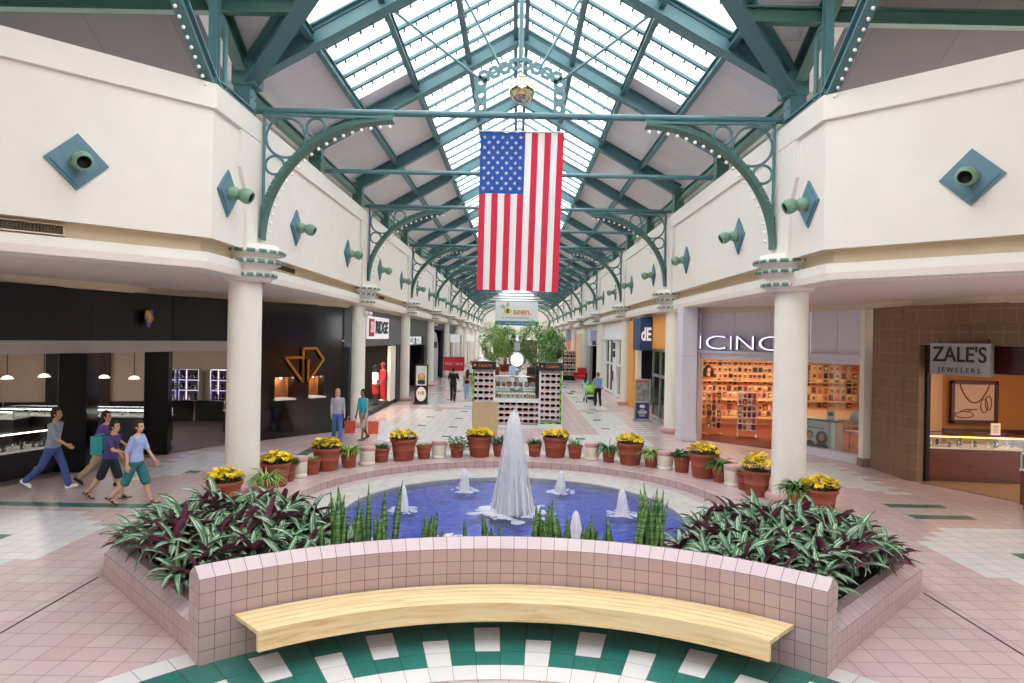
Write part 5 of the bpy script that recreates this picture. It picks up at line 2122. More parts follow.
counter('cherry wood counter at the very right edge of the picture', (11.4, 13.95, 0.012), 2.2 - PI, 1.5, 0.8, 0.82, 0.38, M['cherry'], M['steel'], emitmat('pale_strip_light', 'FFE6C8', 2.0), None,
        nitems=8, itemlab='jewellery stand in the counter at the right edge of the picture', grp='jewellery in the right edge counter')
t = thing('counter_notice', 'small white notice standing on the cherry wood counter', 'notice', (12.2, 17.3, 1.17), 0)
g = MB()
g.box((0, 0, 0.15), (0.24, 0.015, 0.3), 0, None)
g.box((0, 0.03, 0.01), (0.24, 0.1, 0.015))
g.build('card', M['paper'], t)
g = MB()
for q_ in range(4):
    g.box((0, -0.01, 0.08 + q_ * 0.05), (0.14, 0.004, 0.012))
g.build('print', M['ink'], t)
# ------------------------------------------------------------------ shop fronts along the concourse
def shopfront(sx, k, lab, fascia, fz0, spec):
    """shop between column k and k+1; local frame: X along the front, away from the camera, Y into the shop"""
    y0, y1 = Y1 + k * BAY, Y1 + (k + 1) * BAY
    if k == 1:
        y0 -= 0.6
    t = thing('shopfront', lab, 'shopfront', (sx * 6.02, y0, 0))
    L = y1 - y0
    f = sx

    def bx(mb, u0, u1, d0, d1, z0, z1, m=0):
        mb.box((f * (d0 + d1) / 2, (u0 + u1) / 2, (z0 + z1) / 2), (abs(d1 - d0), u1 - u0, z1 - z0), m)
    g = MB()
    bx(g, 0, L, 0.0, 0.2, fz0, 4.42)
    bev(g.build('fascia', fascia, t), 0.01)
    # dark room with a floor, back and ceiling so that nothing behind shows
    g = MB()
    DP = spec.get('depth', 3.6)
    R0 = spec.get('r0', 0.0)
    bx(g, R0, L, DP, DP + 0.1, 0, 4.4, 0)
    bx(g, R0 + 0.01, R0 + 0.1, 0.21, DP, 0, 4.4, 1)
    bx(g, L - 0.1, L - 0.01, 0.21, DP, 0, 4.4, 1)
    rw = g.build('room_wall', [spec.get('back', M['blackm']), M['blackm']], t)
    g = MB()
    bx(g, R0, L, 0.2, DP, fz0 + 0.2, fz0 + 0.26)
    g.build('room_ceiling', spec.get('ceil', M['shopcream']), t)
    g = MB()
    bx(g, R0, L, 0.1, DP, 0.0, 0.03)
    g.build('room_floor', M['shopfloor'], t)
    posts = spec.get('posts', [(0, 0.3), (L - 0.3, L)])
    for (u0, u1) in posts:
        g = MB()
        bx(g, u0 if u0 >= 0 else L + u0, u1 if u1 > 0 else L + u1, 0.0, 0.22, 0, fz0)
        bev(g.build('pilaster', spec.get('postm', fascia), t), 0.01)
    for (u0, u1) in spec.get('glass', []):
        g = MB()
        bx(g, u0, u1, 0.1, 0.11, 0.2, fz0)
        fr_ = MB()
        for uu in (u0, u1, (u0 + u1) / 2):
            bx(fr_, uu - 0.04, uu + 0.04, 0.06, 0.16, 0.0, fz0)
        for zz in (0.1, 1.9, fz0 - 0.06):
            bx(fr_, u0, u1, 0.06, 0.16, zz - 0.06, zz + 0.06)
        w_ = fr_.build('window_frame', spec.get('framem', M['white']), t)
        g.build('pane', M['glass'], w_)
    if spec.get('lamp'):
        area('shop_lamp', (sx * 7.6, (y0 + y1) / 2, fz0 + 0.1), 1.6, spec['lamp'], spec.get('lampcol', (1, 0.9, 0.8)), sy=5)
    return t, bx, L, f


def sign_text(parent, body, sx, u, z, size, m, depth=0.02, d=-0.03, sxx=1.0, name='letters', bold=0.0):
    return text_obj(name, body, size, m, parent, (sx * d, u, z), (PI / 2, 0, PI / 2 if sx < 0 else -PI / 2), depth, sxx, bold)


M['greyfascia'] = mat('grey_fascia', '58595C', 0.5, var=0.03)
M['dkfascia'] = mat('dark_fascia', '3B3D3A', 0.5, var=0.05)
M['orange'] = mat('orange_panel', 'E8A23C', 0.5, var=0.03)
M['navy'] = mat('navy_panel', '24406E', 0.45, var=0.05)
M['signwhite'] = emitmat('white_sign_face', 'F4F4F6', 0.2)
M['red'] = mat('red_paint', 'C8202C', 0.5, var=0.05)

# left 1: sports shop
t, bx, L, f = shopfront(-1, 1, 'sports shop with a red and white sign, first on the left of the concourse', M['greyfascia'], 2.95,
                        {'back': mat('warm_back', 'A87A5A', 0.7), 'posts': [(0.0, 0.45), (9.9, 11.3)], 'depth': 2.4, 'postm': M['blackm'], 'lamp': 220, 'lampcol': (1, 0.85, 0.7)})
g = MB()
bx(g, 2.7, 7.2, -0.07, 0.0, 3.25, 4.18, 0)
s_ = g.build('sign_board', M['signwhite'], t)
g = MB()
bx(g, 2.85, 3.9, -0.085, -0.065, 3.35, 4.08, 0)
g.build('red_block', M['red'], s_)
sign_text(s_, 'RIDGE', -1, 5.5, 3.72, 0.72, M['ink'], 0.01, -0.085, 1.35, 'letters', 0.03)
sign_text(s_, '2B', -1, 3.38, 3.72, 0.6, M['paper'], 0.01, -0.1, 1.0, 'numerals', 0.02)
g = MB()
bx(g, 1.2, 1.35, 0.1, 0.25, 0, 2.9, 0)
bx(g, 1.2, 9.9, 0.1, 0.6, 0, 0.22, 0)
g.build('window_base', M['blackm'], t)
g = MB()
bx(g, 8.5, 9.9, 0.05, 0.2, 0.2, 2.9, 0)
g.build('display_panel', M['col'], t)

# left 2: dark shop
t, bx, L, f = shopfront(-1, 2, 'dark green-grey shop with white block letters, second on the left of the concourse', M['dkfascia'], 2.85, {'posts': [(0, 0.2), (9.2, 10.7)], 'postm': M['blackm']})
g = MB()
bx(g, 0.8, 8.5, -0.06, 0.0, 2.85, 3.4, 0)
s_ = g.build('sign_board', M['blackm'], t)
sign_text(s_, 'CUT TOPS', -1, 4.6, 3.12, 0.62, M['signwhite'], 0.01, -0.075, 1.6, 'letters', 0.02)

# left 3: shop with a grey arch
t, bx, L, f = shopfront(-1, 3, 'black shop with a tall grey arched panel, third on the left of the concourse', M['blackm'], 3.9, {'posts': [(0, 0.3), (9.5, 10.7)], 'postm': M['blackm']})
g = MB()
pts = [(1.5, 0.0)] + [(4.2 - 2.7 * cos(a), 2.3 + 1.45 * sin(a)) for a in [PI * i / 16 for i in range(17)]] + [(6.9, 0.0)]
n = len(pts)
vs = [(f * 0.05, p[0], p[1]) for p in pts] + [(f * 0.25, p[0], p[1]) for p in pts]
g.add(vs, [tuple(range(n)), tuple(range(n, 2 * n))[::-1]] + [(i, (i + 1) % n, n + (i + 1) % n, n + i) for i in range(n)])
g.build('arch_panel', mat('grey_arch', 'A8A9B4', 0.5, var=0.05), t)
sign_text(t, 'AZURE', -1, 4.4, 2.75, 0.6, M['ink'], 0.02, -0.02, 1.2, 'letters', 0.02)

# left 4..8 simple shops
for k, (lab, fm, fz, sg, back) in enumerate((
        ('cream shop with a small white hanging sign, fourth on the left of the concourse', M['blackm'], 3.7, True, None),
        ('cream shop with black door strips, fifth on the left of the concourse', M['cream'], 3.6, False, None),
        ('cream shop, sixth on the left of the concourse', M['cream'], 3.2, True, None),
        ('cream shop, seventh on the left of the concourse', M['cream'], 3.2, False, None),
        ('cream shop, eighth on the left of the concourse, nearest the end wall', M['cream'], 3.2, False, None))):
    t, bx, L, f = shopfront(-1, 4 + k, lab, fm, fz, {'posts': [(0, 2.2), (5.0, 5.7), (8.6, 10.7)], 'postm': M['cream']})
    if sg:
        g = MB()
        bx(g, 4.6, 4.75, -0.9, -0.1, 2.9, 3.6, 0)
        g.build('hanging_sign', M['signwhite'], t)

# right 1: orange bank-like shop with a blue sign
t, bx, L, f = shopfront(1, 1, 'orange fronted shop with a dark blue projecting sign, first on the right of the concourse', M['orange'], 3.05,
                        {'posts': [(0.0, 2.4), (8.9, 9.5)], 'depth': 2.6, 'r0': 3.6, 'postm': M['col'], 'glass': [(2.4, 5.4)], 'framem': M['steel'], 'lamp': 40})
g = MB()
bx(g, 9.4, 10.9, -0.12, 0.15, 0, 4.4, 0)
g.build('orange_pier', M['orange'], t)
g = MB()
bx(g, 5.2, 7.0, -0.55, 0.0, 2.95, 4.42, 0)
s_ = bev(g.build('sign_box', M['navy'], t), 0.03)
text_obj('letters', 'dE', 0.8, M['signwhite'], s_, (-0.28, 5.19, 3.65), (PI / 2, 0, 0), 0.02, 0.55, 0.02)
g = MB()
bx(g, 5.6, 8.8, 0.1, 0.2, 0.0, 0.4, 0)
g.build('orange_threshold', M['orange'], t)

# right 2: white shop with tall windows
t, bx, L, f = shopfront(1, 2, 'white shopfront with tall gridded windows, second on the right of the concourse', M['white'], 3.5,
                        {'posts': [(0.0, 0.4), (4.5, 6.1), (10.0, 10.7)], 'postm': M['white'], 'glass': [(0.4, 4.5), (6.1, 10.0)], 'framem': M['white'], 'back': M['peach'], 'lamp': 90})
g = MB()
bx(g, 0.1, L, -0.12, 0.0, 3.42, 3.6, 0)
g.build('cornice', M['white'], t)
for z in (2.35, 2.85):
    g = MB()
    bx(g, 5.0, 5.7, -0.05, 0.0, z, z + 0.38, 0)
    g.build('sign_square', M['ink'], t)
g = MB()
bx(g, 5.6, 5.75, -0.12, 0.0, 0.9, 1.5, 0)
g.build('door_pull', mat('purple_pull', '6A3A50', 0.5), t)

# right 3: grey lilac with a dark opening
t, bx, L, f = shopfront(1, 3, 'lilac grey shopfront with a dark doorway, third on the right of the concourse', M['lilac'], 2.9, {'posts': [(0.0, 2.6), (8.2, 10.7)], 'postm': mat('sage_panel', '9FA79C', 0.6)})
g = MB()
bx(g, 3.0, 7.4, -0.06, 0, 3.3, 4.1, 0)
g.build('sign_board', mat('violet_sign', '8E86B4', 0.5), t)
g = MB()
bx(g, 4.0, 6.0, -0.08, 0, 2.95, 3.25, 0)
g.build('crest', M['ink'], t)
# right 4..8
for k, (lab, fm, fz, post) in enumerate((
        ('cream shopfront with a beige display, fourth on the right of the concourse', M['cream'], 3.9, M['peach']),
        ('shopfront with a purple sign over an orange wall, fifth on the right of the concourse', mat('purple_fascia', '5A4A7A', 0.5), 3.2, mat('orange_wall', 'E07A2E', 0.6)),
        ('pale shopfront, sixth on the right of the concourse', M['cream'], 3.4, M['cream']),
        ('pale shopfront, seventh on the right of the concourse', M['cream'], 3.4, M['cream']),
        ('pale shopfront, eighth on the right, nearest the end wall', M['cream'], 3.4, M['cream']))):
    shopfront(1, 4 + k, lab, fm, fz, {'posts': [(0, 3.4), (5.0, 10.7)], 'postm': post})

# ------------------------------------------------------------------ signs standing in the concourse


def a_sign(lab, x, y, H, W, top, bot, frame):
    t = thing('sandwich_board', lab, 'sign', (x, y, 0))
    g = MB()
    for e in (-1, 1):
        g.box((e * W / 2, 0, H / 2 + 0.03), (0.06, 0.08, H))
    for z in (0.06, H * 0.46, H):
        g.box((0, 0, z), (W, 0.08, 0.07))
    g.box((0, 0, 0.03), (W + 0.12, 0.5, 0.06))
    bev(g.build('frame', frame, t), 0.006)
    g = MB()
    g.box((0, 0, H * 0.73), (W - 0.06, 0.04, H * 0.5))
    a = g.build('upper_poster', top, t)
    g = MB()
    g.box((0, 0, H * 0.25), (W - 0.06, 0.04, H * 0.4))
    b = g.build('lower_poster', bot, t)
    return t, a, b


p = spot(421, 404)
r90 = Matrix.Rotation(PI / 2, 3, 'X')
t, ua, ub = a_sign('black framed sign stand with a portrait and HB oval by the left columns', p.x, p.y, 1.95, 0.6, mat('poster_grey', 'BFC9C8', 0.6), M['blackm'], M['blackm'])
g = MB()
g.lathe([(0, 0), (0.19, 0), (0.19, 0.004), (0, 0.004)], (0, -0.022, 1.36), 20, 0, rot=r90)
g.lathe([(0, 0), (0.13, 0), (0.13, 0.004), (0, 0.004)], (0, -0.027, 1.37), 20, 1, rot=r90)
g.box((0, -0.024, 1.1), (0.36, 0.005, 0.2), 2)
g.build('portrait', [mat('sandy_hair', 'A8855A', 0.7), mat('portrait_face', 'C99A80', 0.6), M['ink']], ua)
g = MB()
vs = [(0.25 * cos(q_), -0.024, 0.5 + 0.36 * sin(q_)) for q_ in [2 * PI * i / 28 for i in range(28)]]
g.add(vs, [tuple(range(28))])
ov = g.build('oval', M['paper'], ub)
text_obj('letters', 'HB', 0.26, M['ink'], ov, (0, -0.03, 0.55), (PI / 2, 0, 0), 0.003)
p = spot(642, 421)
t, ua, ub = a_sign('silver sign stand with a dark blue lower panel in front of the orange shop', p.x, p.y, 1.75, 0.62, mat('poster_photo', '8E8A86', 0.6, var=0.5, scale=6), M['navy'], M['steel'])
g = MB()
g.box((0, -0.02, 1.7), (0.6, 0.03, 0.09), 0)
g.build('red_header', M['red'], ua)
g = MB()
vs = [(0.12 * cos(q_), -0.024, 0.62 + 0.07 * sin(q_)) for q_ in [2 * PI * i / 20 for i in range(20)]]
g.add(vs, [tuple(range(20))])
for z, w_ in ((0.47, 0.18), (0.41, 0.38), (0.36, 0.4), (0.3, 0.3), (0.22, 0.24)):
    g.box((0, -0.024, z), (w_, 0.006, 0.03))
g.build('white_print', M['paper'], ub)

# plain beige board behind the pots
p = spot(484.5, 443)
t = thing('sign_board', 'plain beige board standing behind the yellow flower pot, left of the central jet', 'board', (p.x, p.y, 0), 0.03)
g = MB()
g.box((0, 0, 0.78), (0.82, 0.04, 1.1))
bev(g.build('panel', mat('beige_board', 'C4AC82', 0.7, var=0.04), t), 0.005)
g = MB()
for e in (-0.3, 0.3):
    g.box((e, 0.02, 0.12), (0.05, 0.04, 0.24))
    g.box((e, 0.1, 0.03), (0.05, 0.5, 0.05))
g.build('feet', M['blackm'], t)

# ------------------------------------------------------------------ sunglasses kiosk
KY = 25.9
gls = MB()
for e in (-1, 1):
    vs = [(e * 0.036 + 0.032 * cos(q_) , 0, 0.022 * sin(q_)) for q_ in [2 * PI * i / 12 for i in range(12)]]
    vs2 = [(v[0], 0.006, v[2]) for v in vs]
    gls.add(vs + vs2, [tuple(range(12)), tuple(range(12, 24))[::-1]] + [(i, (i + 1) % 12, 12 + (i + 1) % 12, 12 + i) for i in range(12)], 0)
    gls.beam((e * 0.068, 0, 0.01), (e * 0.07, 0.12, 0.0), 0.006, 0.008, 1)
gls.beam((-0.012, 0.003, 0.008), (0.012, 0.003, 0.008), 0.006, 0.006, 1)
SG = []
for a_, b_ in (('18181C', '5A1A20'), ('2A1A14', 'C03A44'), ('3A2A5A', '18181C'), ('18181C', 'E8E4E0'), ('7A1A24', '7A1A24'), ('101418', '101418'), ('2A4A6A', 'C8C8CC')):
    o = gls.build('sg', [mat('lens_' + a_, a_, 0.1), mat('frame_' + b_, b_, 0.3)])
    SG.append(o.data)
    bpy.data.objects.remove(o)


def sunglasses(x, y, z, grp, s_=2.6, lab=None):
    o = bpy.data.objects.new('sunglasses', rs.choice(SG))
    C.objects.link(o)
    o.location, o.scale = (x, y, z), (s_, 1.0, s_)
    tag(o, lab or 'pair of sunglasses on the ' + grp, 'sunglasses', 'sunglasses on the ' + grp)


for cx, sn, green in ((-1.17, 'left', -1), (1.36, 'right', 1)):
    t = thing('display_tower', 'tall white sunglasses tower with a dark CELAIRIS header, %s of the pair at the kiosk' % sn, 'display tower', (cx, KY, 0))
    g = MB()
    g.box((0, 0.28, 1.15), (0.82, 0.06, 2.1))
    g.box((0, 0.1, 0.08), (0.9, 0.55, 0.16))
    for e in (-1, 1):
        g.box((e * 0.39, 0.12, 1.15), (0.06, 0.36, 2.1))
    bev(g.build('cabinet', M['white'], t), 0.006)
    g = MB()
    g.box((green * 0.39, -0.075, 1.15), (0.075, 0.02, 2.0))
    g.box((0, -0.075, 0.2), (0.82, 0.02, 0.08))
    gs = g.build('green_edge', mat('lime_green', '8CCB4A', 0.5), t)
    g = MB()
    for q_ in range(6):
        g.box((green * 0.39, -0.088, 0.4 + q_ * 0.32), (0.04, 0.006, 0.14))
    for q_ in range(3):
        g.box((-0.28 + q_ * 0.28, -0.088, 0.2), (0.14, 0.006, 0.035))
    g.build('edge_marks', M['ink'], gs)
    g = MB()
    g.box((0, 0.08, 2.34), (0.9, 0.46, 0.3))
    h_ = bev(g.build('header', M['blackm'], t), 0.008)
    text_obj('letters', 'Celairis', 0.17, mat('orange_letters', 'E8761E', 0.5), h_, (0.05, -0.155, 2.35), (PI / 2, 0, 0), 0.004, 1.0)
    g = MB()
    g.lathe([(0, 0), (0.045, 0), (0.045, 0.004), (0, 0.004)], (-0.34, -0.152, 2.35), 16, 0, rot=r90)
    g.build('emblem', mat('orange_mark', 'E8761E', 0.5), h_)
    for k in range(8):
        g = MB()
        g.box((0, 0.1, 0.32 + k * 0.225), (0.72, 0.28, 0.015))
        s_ = g.build('shelf', M['white'], t)
        g = MB()
        g.box((0, 0.24, 0.42 + k * 0.225), (0.7, 0.01, 0.15))
        g.build('lit_back', emitmat('lit_shelf_back', 'F4D8D4', 0.25), s_)
        for q_ in range(3):
            sunglasses(cx - 0.22 + q_ * 0.22, KY + 0.0, 0.415 + k * 0.225, sn + ' kiosk tower', 2.6, '%s pair of sunglasses on the %s shelf from the top of the %s kiosk tower' % (('left', 'middle', 'right')[q_], ORD[7 - k], sn))
t = thing('kiosk_counter', 'low white kiosk counter of sunglasses shelves between the two towers', 'counter', (0.09, KY, 0))
g = MB()
g.box((0, 0.3, 0.5), (1.72, 0.05, 0.95))
g.box((0, 0.1, 0.06), (1.72, 0.5, 0.12))
g.box((0, 0.1, 1.03), (1.72, 0.6, 0.12))
for e in (-1, 0, 1):
    g.box((e * 0.84, 0.1, 0.5), (0.04, 0.45, 1.0))
bev(g.build('body', M['white'], t), 0.006)
for k in range(4):
    g = MB()
    g.box((0, 0.1, 0.16 + k * 0.22), (1.66, 0.32, 0.015))
    s_ = g.build('shelf', M['white'], t)
    g = MB()
    g.box((0, 0.27, 0.27 + k * 0.22), (1.64, 0.01, 0.15))
    g.build('lit_back', emitmat('lit_shelf_back', 'F2D2CE', 0.25), s_)
    for q_ in range(7):
        sunglasses(0.09 - 0.69 + q_ * 0.23, KY - 0.0, 0.26 + k * 0.22, 'low kiosk counter', 2.6, 'sunglasses, %s from the left on the %s shelf down of the low kiosk counter' % (ORD[q_], ORD[3 - k]))
g = MB()
g.box((0, 0.1, 1.26), (1.6, 0.5, 0.02))
g.box((0, -0.13, 1.17), (1.6, 0.012, 0.16))
g.build('glass_case', M['glass'], t)
for q_ in range(9):
    o = bpy.data.objects.new('accessory_card', MC[(q_ * 3) % 12])
    C.objects.link(o)
    o.location = (0.09 - 0.64 + q_ * 0.16, KY + 0.1, 1.2)
    o.rotation_euler = (-0.4, 0, 0)
    tag(o, 'small card standing in the glass top of the kiosk counter', 'card', 'cards in the kiosk counter')
# second row of the kiosk: glass showcase, till, black stands
t = thing('glass_showcase', 'glass showcase with two shelves standing behind the kiosk counter', 'showcase', (0.15, 28.4, 0))
g = MB()
g.box((0, 0, 0.45), (1.9, 0.6, 0.9))
bev(g.build('base', M['lintel'], t), 0.01)
g = MB()
for x in (-0.94, 0.94):
    g.box((x, -0.28, 1.35), (0.03, 0.03, 0.9))
    g.box((x, 0.28, 1.35), (0.03, 0.03, 0.9))
g.box((0, 0, 1.8), (1.9, 0.6, 0.03))
g.box((0, 0, 1.35), (1.88, 0.58, 0.02))
g.build('case_frame', M['steel'], t)
g = MB()
g.box((0, -0.29, 1.35), (1.86, 0.01, 0.86))
g.build('pane', M['glass'], t)
for q_ in range(16):
    o = bpy.data.objects.new('accessory_card', MC[(q_ * 5) % 12])
    C.objects.link(o)
    o.location = (0.15 - 0.85 + (q_ % 8) * 0.24, 28.3, 1.02 if q_ < 8 else 1.48)
    o.scale = (1.4, 1, 1.0)
    tag(o, 'small card on a shelf of the glass showcase behind the kiosk counter', 'card', 'cards in the kiosk showcase')
t = thing('till_screen', 'black screen on a stand over the glass showcase, right of its middle', 'screen', (0.75, 28.3, 1.82))
g = MB()
g.box((0, 0, 0.24), (0.5, 0.04, 0.3))
bev(g.build('panel', M['blackm'], t), 0.01)
g = MB()
g.box((0, 0, 0.05), (0.06, 0.05, 0.1))
g.box((0, 0, 0.012), (0.25, 0.18, 0.024))
g.build('stand', M['blackm'], t)
t = thing('till_screen', 'pale blue screen on the glass showcase, left of its middle', 'screen', (-0.1, 28.3, 1.82))
g = MB()
g.box((0, 0, 0.24), (0.3, 0.04, 0.34))
bev(g.build('panel', mat('pale_blue_screen', 'B8D4EA', 0.3), t), 0.01)
g = MB()
g.box((0, 0, 0.05), (0.05, 0.05, 0.1))
g.box((0, 0, 0.012), (0.22, 0.18, 0.024))
g.build('stand', M['steel'], t)
t = thing('spinner_stand', 'tall black rotating stand just left of the right kiosk tower', 'stand', (0.98, 27.4, 0))
g = MB()
g.lathe([(0, 0), (0.28, 0), (0.28, 0.05), (0.04, 0.08)], seg=20)
g.build('foot', M['blackm'], t)
g = MB()
g.box((0, 0, 1.45), (0.3, 0.3, 1.7))
for k in range(6):
    g.box((0, 0, 0.75 + k * 0.28), (0.36, 0.36, 0.02))
g.build('rack', M['blackm'], t)
g = MB()
g.tube([(0, 0, 0.05), (0, 0, 2.4)], 0.03, 8)
g.build('pole', M['steel'], t)

# ------------------------------------------------------------------ post clock in the concourse
t = thing('post_clock', 'silver post clock with a round white face rising above the kiosk', 'clock', (0.12, 44.0, 0))
g = MB()
g.lathe([(0, 0), (0.4, 0), (0.4, 0.15), (0.25, 0.25), (0.16, 0.4), (0.12, 0.9), (0.12, 1.15), (0.3, 1.25), (0.3, 1.4), (0.14, 1.5)], seg=24)
g.build('post', M['steel'], t)
g = MB()
g.box((0, 0, 2.85), (0.36, 0.36, 0.5))
g.lathe([(0.2, 3.1), (0.34, 3.16), (0.3, 3.3), (0.12, 3.42), (0.1, 3.6), (0.0, 3.62)], seg=8)
g.box((0, 0, 1.35), (0.55, 0.5, 0.28))
g.build('housing', M['steel'], t)
g = MB()
g.lathe([(0, -0.22), (0.45, -0.22), (0.52, -0.15), (0.52, 0.15), (0.45, 0.22), (0, 0.22)], (0, 0, 2.0), 36, 0, rot=r90)
dr = g.build('drum', M['steel'], t)
g = MB()
g.lathe([(0, 0.225), (0.4, 0.225), (0.4, 0.235), (0, 0.235)], (0, 0, 2.0), 36, 0, rot=r90)
g.build('dial', emitmat('clock_dial', 'FFFBF0', 1.3), dr)
g = MB()
g.beam((0, -0.245, 2.0), (0.16, -0.245, 1.72), 0.03, 0.01, 0, (0, 1, 0))
g.beam((0, -0.245, 2.0), (-0.04, -0.245, 2.36), 0.02, 0.01, 0, (0, 1, 0))
g.build('hands', M['ink'], dr)

# ------------------------------------------------------------------ trees in tubs
M['barkm'] = mat('bark', '7A6450', 0.85, var=0.2, scale=12)
M['ficus1'] = mat('ficus_leaf', '9CBF62', 0.45, var=0.35, scale=5)
M['ficus2'] = mat('ficus_leaf_dark', '6BA04A', 0.45, var=0.35, scale=5)
rt = random.Random(9)
for (x, y, H, cr, cz, lm, lab) in ((-1.95, 62, 4.9, 1.35, 2.3, M['ficus1'], 'pale green indoor tree in a tub, left of the post clock'),
                                   (1.5, 52, 4.9, 1.75, 2.2, M['ficus2'], 'dark green indoor tree in a tub, right behind the post clock'),
                                   (3.1, 58, 4.3, 1.2, 2.1, M['ficus2'], 'dark green indoor tree nearest the right hand columns'),
                                   (-1.0, 70, 4.6, 1.5, 2.6, M['ficus2'], 'indoor tree farthest away between the other trees')):
    t = thing('potted_tree', lab, 'tree', (x, y, 0))
    MB().lathe([(0, 0), (0.5, 0), (0.62, 0.6), (0.68, 0.62), (0.68, 0.72), (0.6, 0.72), (0.58, 0.62), (0, 0.62)], seg=24).build('tub', M['terracotta'], t)
    g = MB()
    for i in range(6):
        a = 2 * PI * i / 6
        g.tube([(0.12 * cos(a), 0.12 * sin(a), 0.6), (0.16 * cos(a + 0.8), 0.16 * sin(a + 0.8), 1.5), (0.4 * cos(a + 1.2), 0.4 * sin(a + 1.2), cz - 0.6), (cr * 0.6 * cos(a + 1.2), cr * 0.6 * sin(a + 1.2), cz + 0.5)], [0.05, 0.045, 0.035, 0.015], 7)
    g.build('trunk', M['barkm'], t)
    g = MB()
    for i in range(2200):
        th, ph = rt.uniform(0, 2 * PI), math.acos(rt.uniform(-1, 1))
        rr = cr * rt.uniform(0.45, 1.02) ** 0.6 * (1 + 0.22 * sin(3 * th + x) * sin(2 * ph))
        c_ = Vector((rr * sin(ph) * cos(th), rr * sin(ph) * sin(th), cz + 0.6 + (H - cz) * 0.72 * cos(ph) * rr / cr))
        d_ = Vector((rt.uniform(-1, 1), rt.uniform(-1, 1), rt.uniform(-1, 0.3))).normalized()
        leaf(g, c_, d_, (0, 0, 1) if abs(d_.z) < 0.95 else (1, 0, 0), rt.uniform(0.18, 0.3), 0.12, 0.4, (0, 0), 2)
    g.build('crown', lm, t)

# ------------------------------------------------------------------ hanging banner with a bee
t = thing('banner', 'large white hanging banner with a bee and the word seen above the trees', 'banner', (0.05, 66, 0))
g = MB()
g.box((0, 0, 5.75), (4.1, 0.06, 2.3), 0)
bd = g.build('cloth', M['white'], t)
g = MB()
g.box((0, -0.04, 4.82), (4.1, 0.02, 0.42))
st_ = g.build('teal_strip', mat('banner_teal', '2E86A0', 0.6), bd)
text_obj('strip_text', 'see what everyone is buzzing about', 0.2, M['paper'], st_, (0.3, -0.06, 4.82), (PI / 2, 0, 0), 0.005)
text_obj('letters', 'seen.', 0.85, mat('banner_orange', 'D9923A', 0.6), bd, (0.55, -0.05, 5.95), (PI / 2, 0, 0), 0.008, 1.0, 0.02)
text_obj('small_text', 'the new network for local things', 0.2, M['ink'], bd, (-0.1, -0.05, 5.35), (PI / 2, 0, 0), 0.005, 1.0) 
g = MB()
r90_ = r90
for (ex, ez_, ra, rb_, m_, rot_) in ((-0.85, 6.0, 0.38, 0.26, 0, 0.0), (-0.85, 6.0, 0.1, 0.25, 1, 0.0), (-1.3, 6.4, 0.26, 0.18, 2, -0.5), (-0.85, 6.6, 0.15, 0.26, 2, -0.1)):
    vs = []
    for i in range(20):
        q_ = 2 * PI * i / 20
        u, v = ra * cos(q_), rb_ * sin(q_)
        vs.append((ex + u * cos(rot_) - v * sin(rot_), -0.045 - 0.005 * m_, ez_ + u * sin(rot_) + v * cos(rot_)))
    g.add(vs, [tuple(range(20))], m_)
g.build('bee', [mat('bee_yellow', 'E8C53A', 0.6), M['ink'], mat('wing_green', 'A8C0A4', 0.6)], bd)
for e in (-1.9, 1.9):
    MB().tube([(e, 0, 6.9), (e, 0, 8.3)], 0.02, 6).build('cord', M['steel'], t)

# red stand on the left far side, magazine rack and red seat on the right far side
t = thing('sale_stand', 'bright red sale panel pair standing by the far left columns', 'sign', (-4.65, 52, 0), 0, None)
for i, (x, ry) in enumerate(((-0.4, 0.1), (0.4, -0.15))):
    g = MB()
    g.box((x, 0, 1.35), (0.8, 0.08, 1.05), 0, ry)
    o = bev(g.build('panel', M['red'], t), 0.02)
    text_obj('letters', 'SALE', 0.27, mat('pink_print', 'F0C8C8', 0.6), o, (x, -0.07, 1.35), (PI / 2, 0, ry), 0.004)
g = MB()
for x in (-0.7, -0.1, 0.1, 0.7):
    g.tube([(x, 0, 0), (x, 0, 0.9)], 0.03, 6)
g.build('legs', M['steel'], t)
t = thing('magazine_rack', 'dark rack of white magazines by the far right columns', 'rack', (4.45, 56, 0))
g = MB()
g.box((0, 0.1, 1.2), (1.0, 0.1, 2.4))
for z in (0.4, 0.95, 1.5, 2.05):
    g.box((0, -0.05, z), (1.0, 0.25, 0.05))
g.build('frame', M['blackm'], t)
for i in range(12):
    o = bpy.data.objects.new('magazine', MC[(i * 3) % 12])
    C.objects.link(o)
    o.location, o.scale = (4.45 - 0.32 + (i % 3) * 0.32, 55.9, 0.62 + (i // 3) * 0.55), (2.0, 1, 2.0)
    tag(o, 'magazine on the dark rack by the far right columns', 'magazine', 'magazines on the far rack')
t = thing('red_armchair', 'small red armchair by the far right wall beside the columns', 'chair', (5.3, 55, 0), -0.4)
g = MB()
g.box((0, 0, 0.35), (0.7, 0.7, 0.3))
bev(g.build('seat', M['red'], t), 0.05)
g = MB()
g.box((0, 0.32, 0.75), (0.75, 0.16, 0.7))
bev(g.build('backrest', M['red'], t), 0.05)
for e in (-1, 1):
    g = MB()
    g.box((e * 0.4, 0, 0.5), (0.14, 0.7, 0.4))
    bev(g.build('armrest', M['red'], t), 0.04)
    for y in (-0.28, 0.28):
        MB().tube([(e * 0.3, y, 0), (e * 0.3, y, 0.22)], 0.03, 8).build('leg', M['blackm'], t)

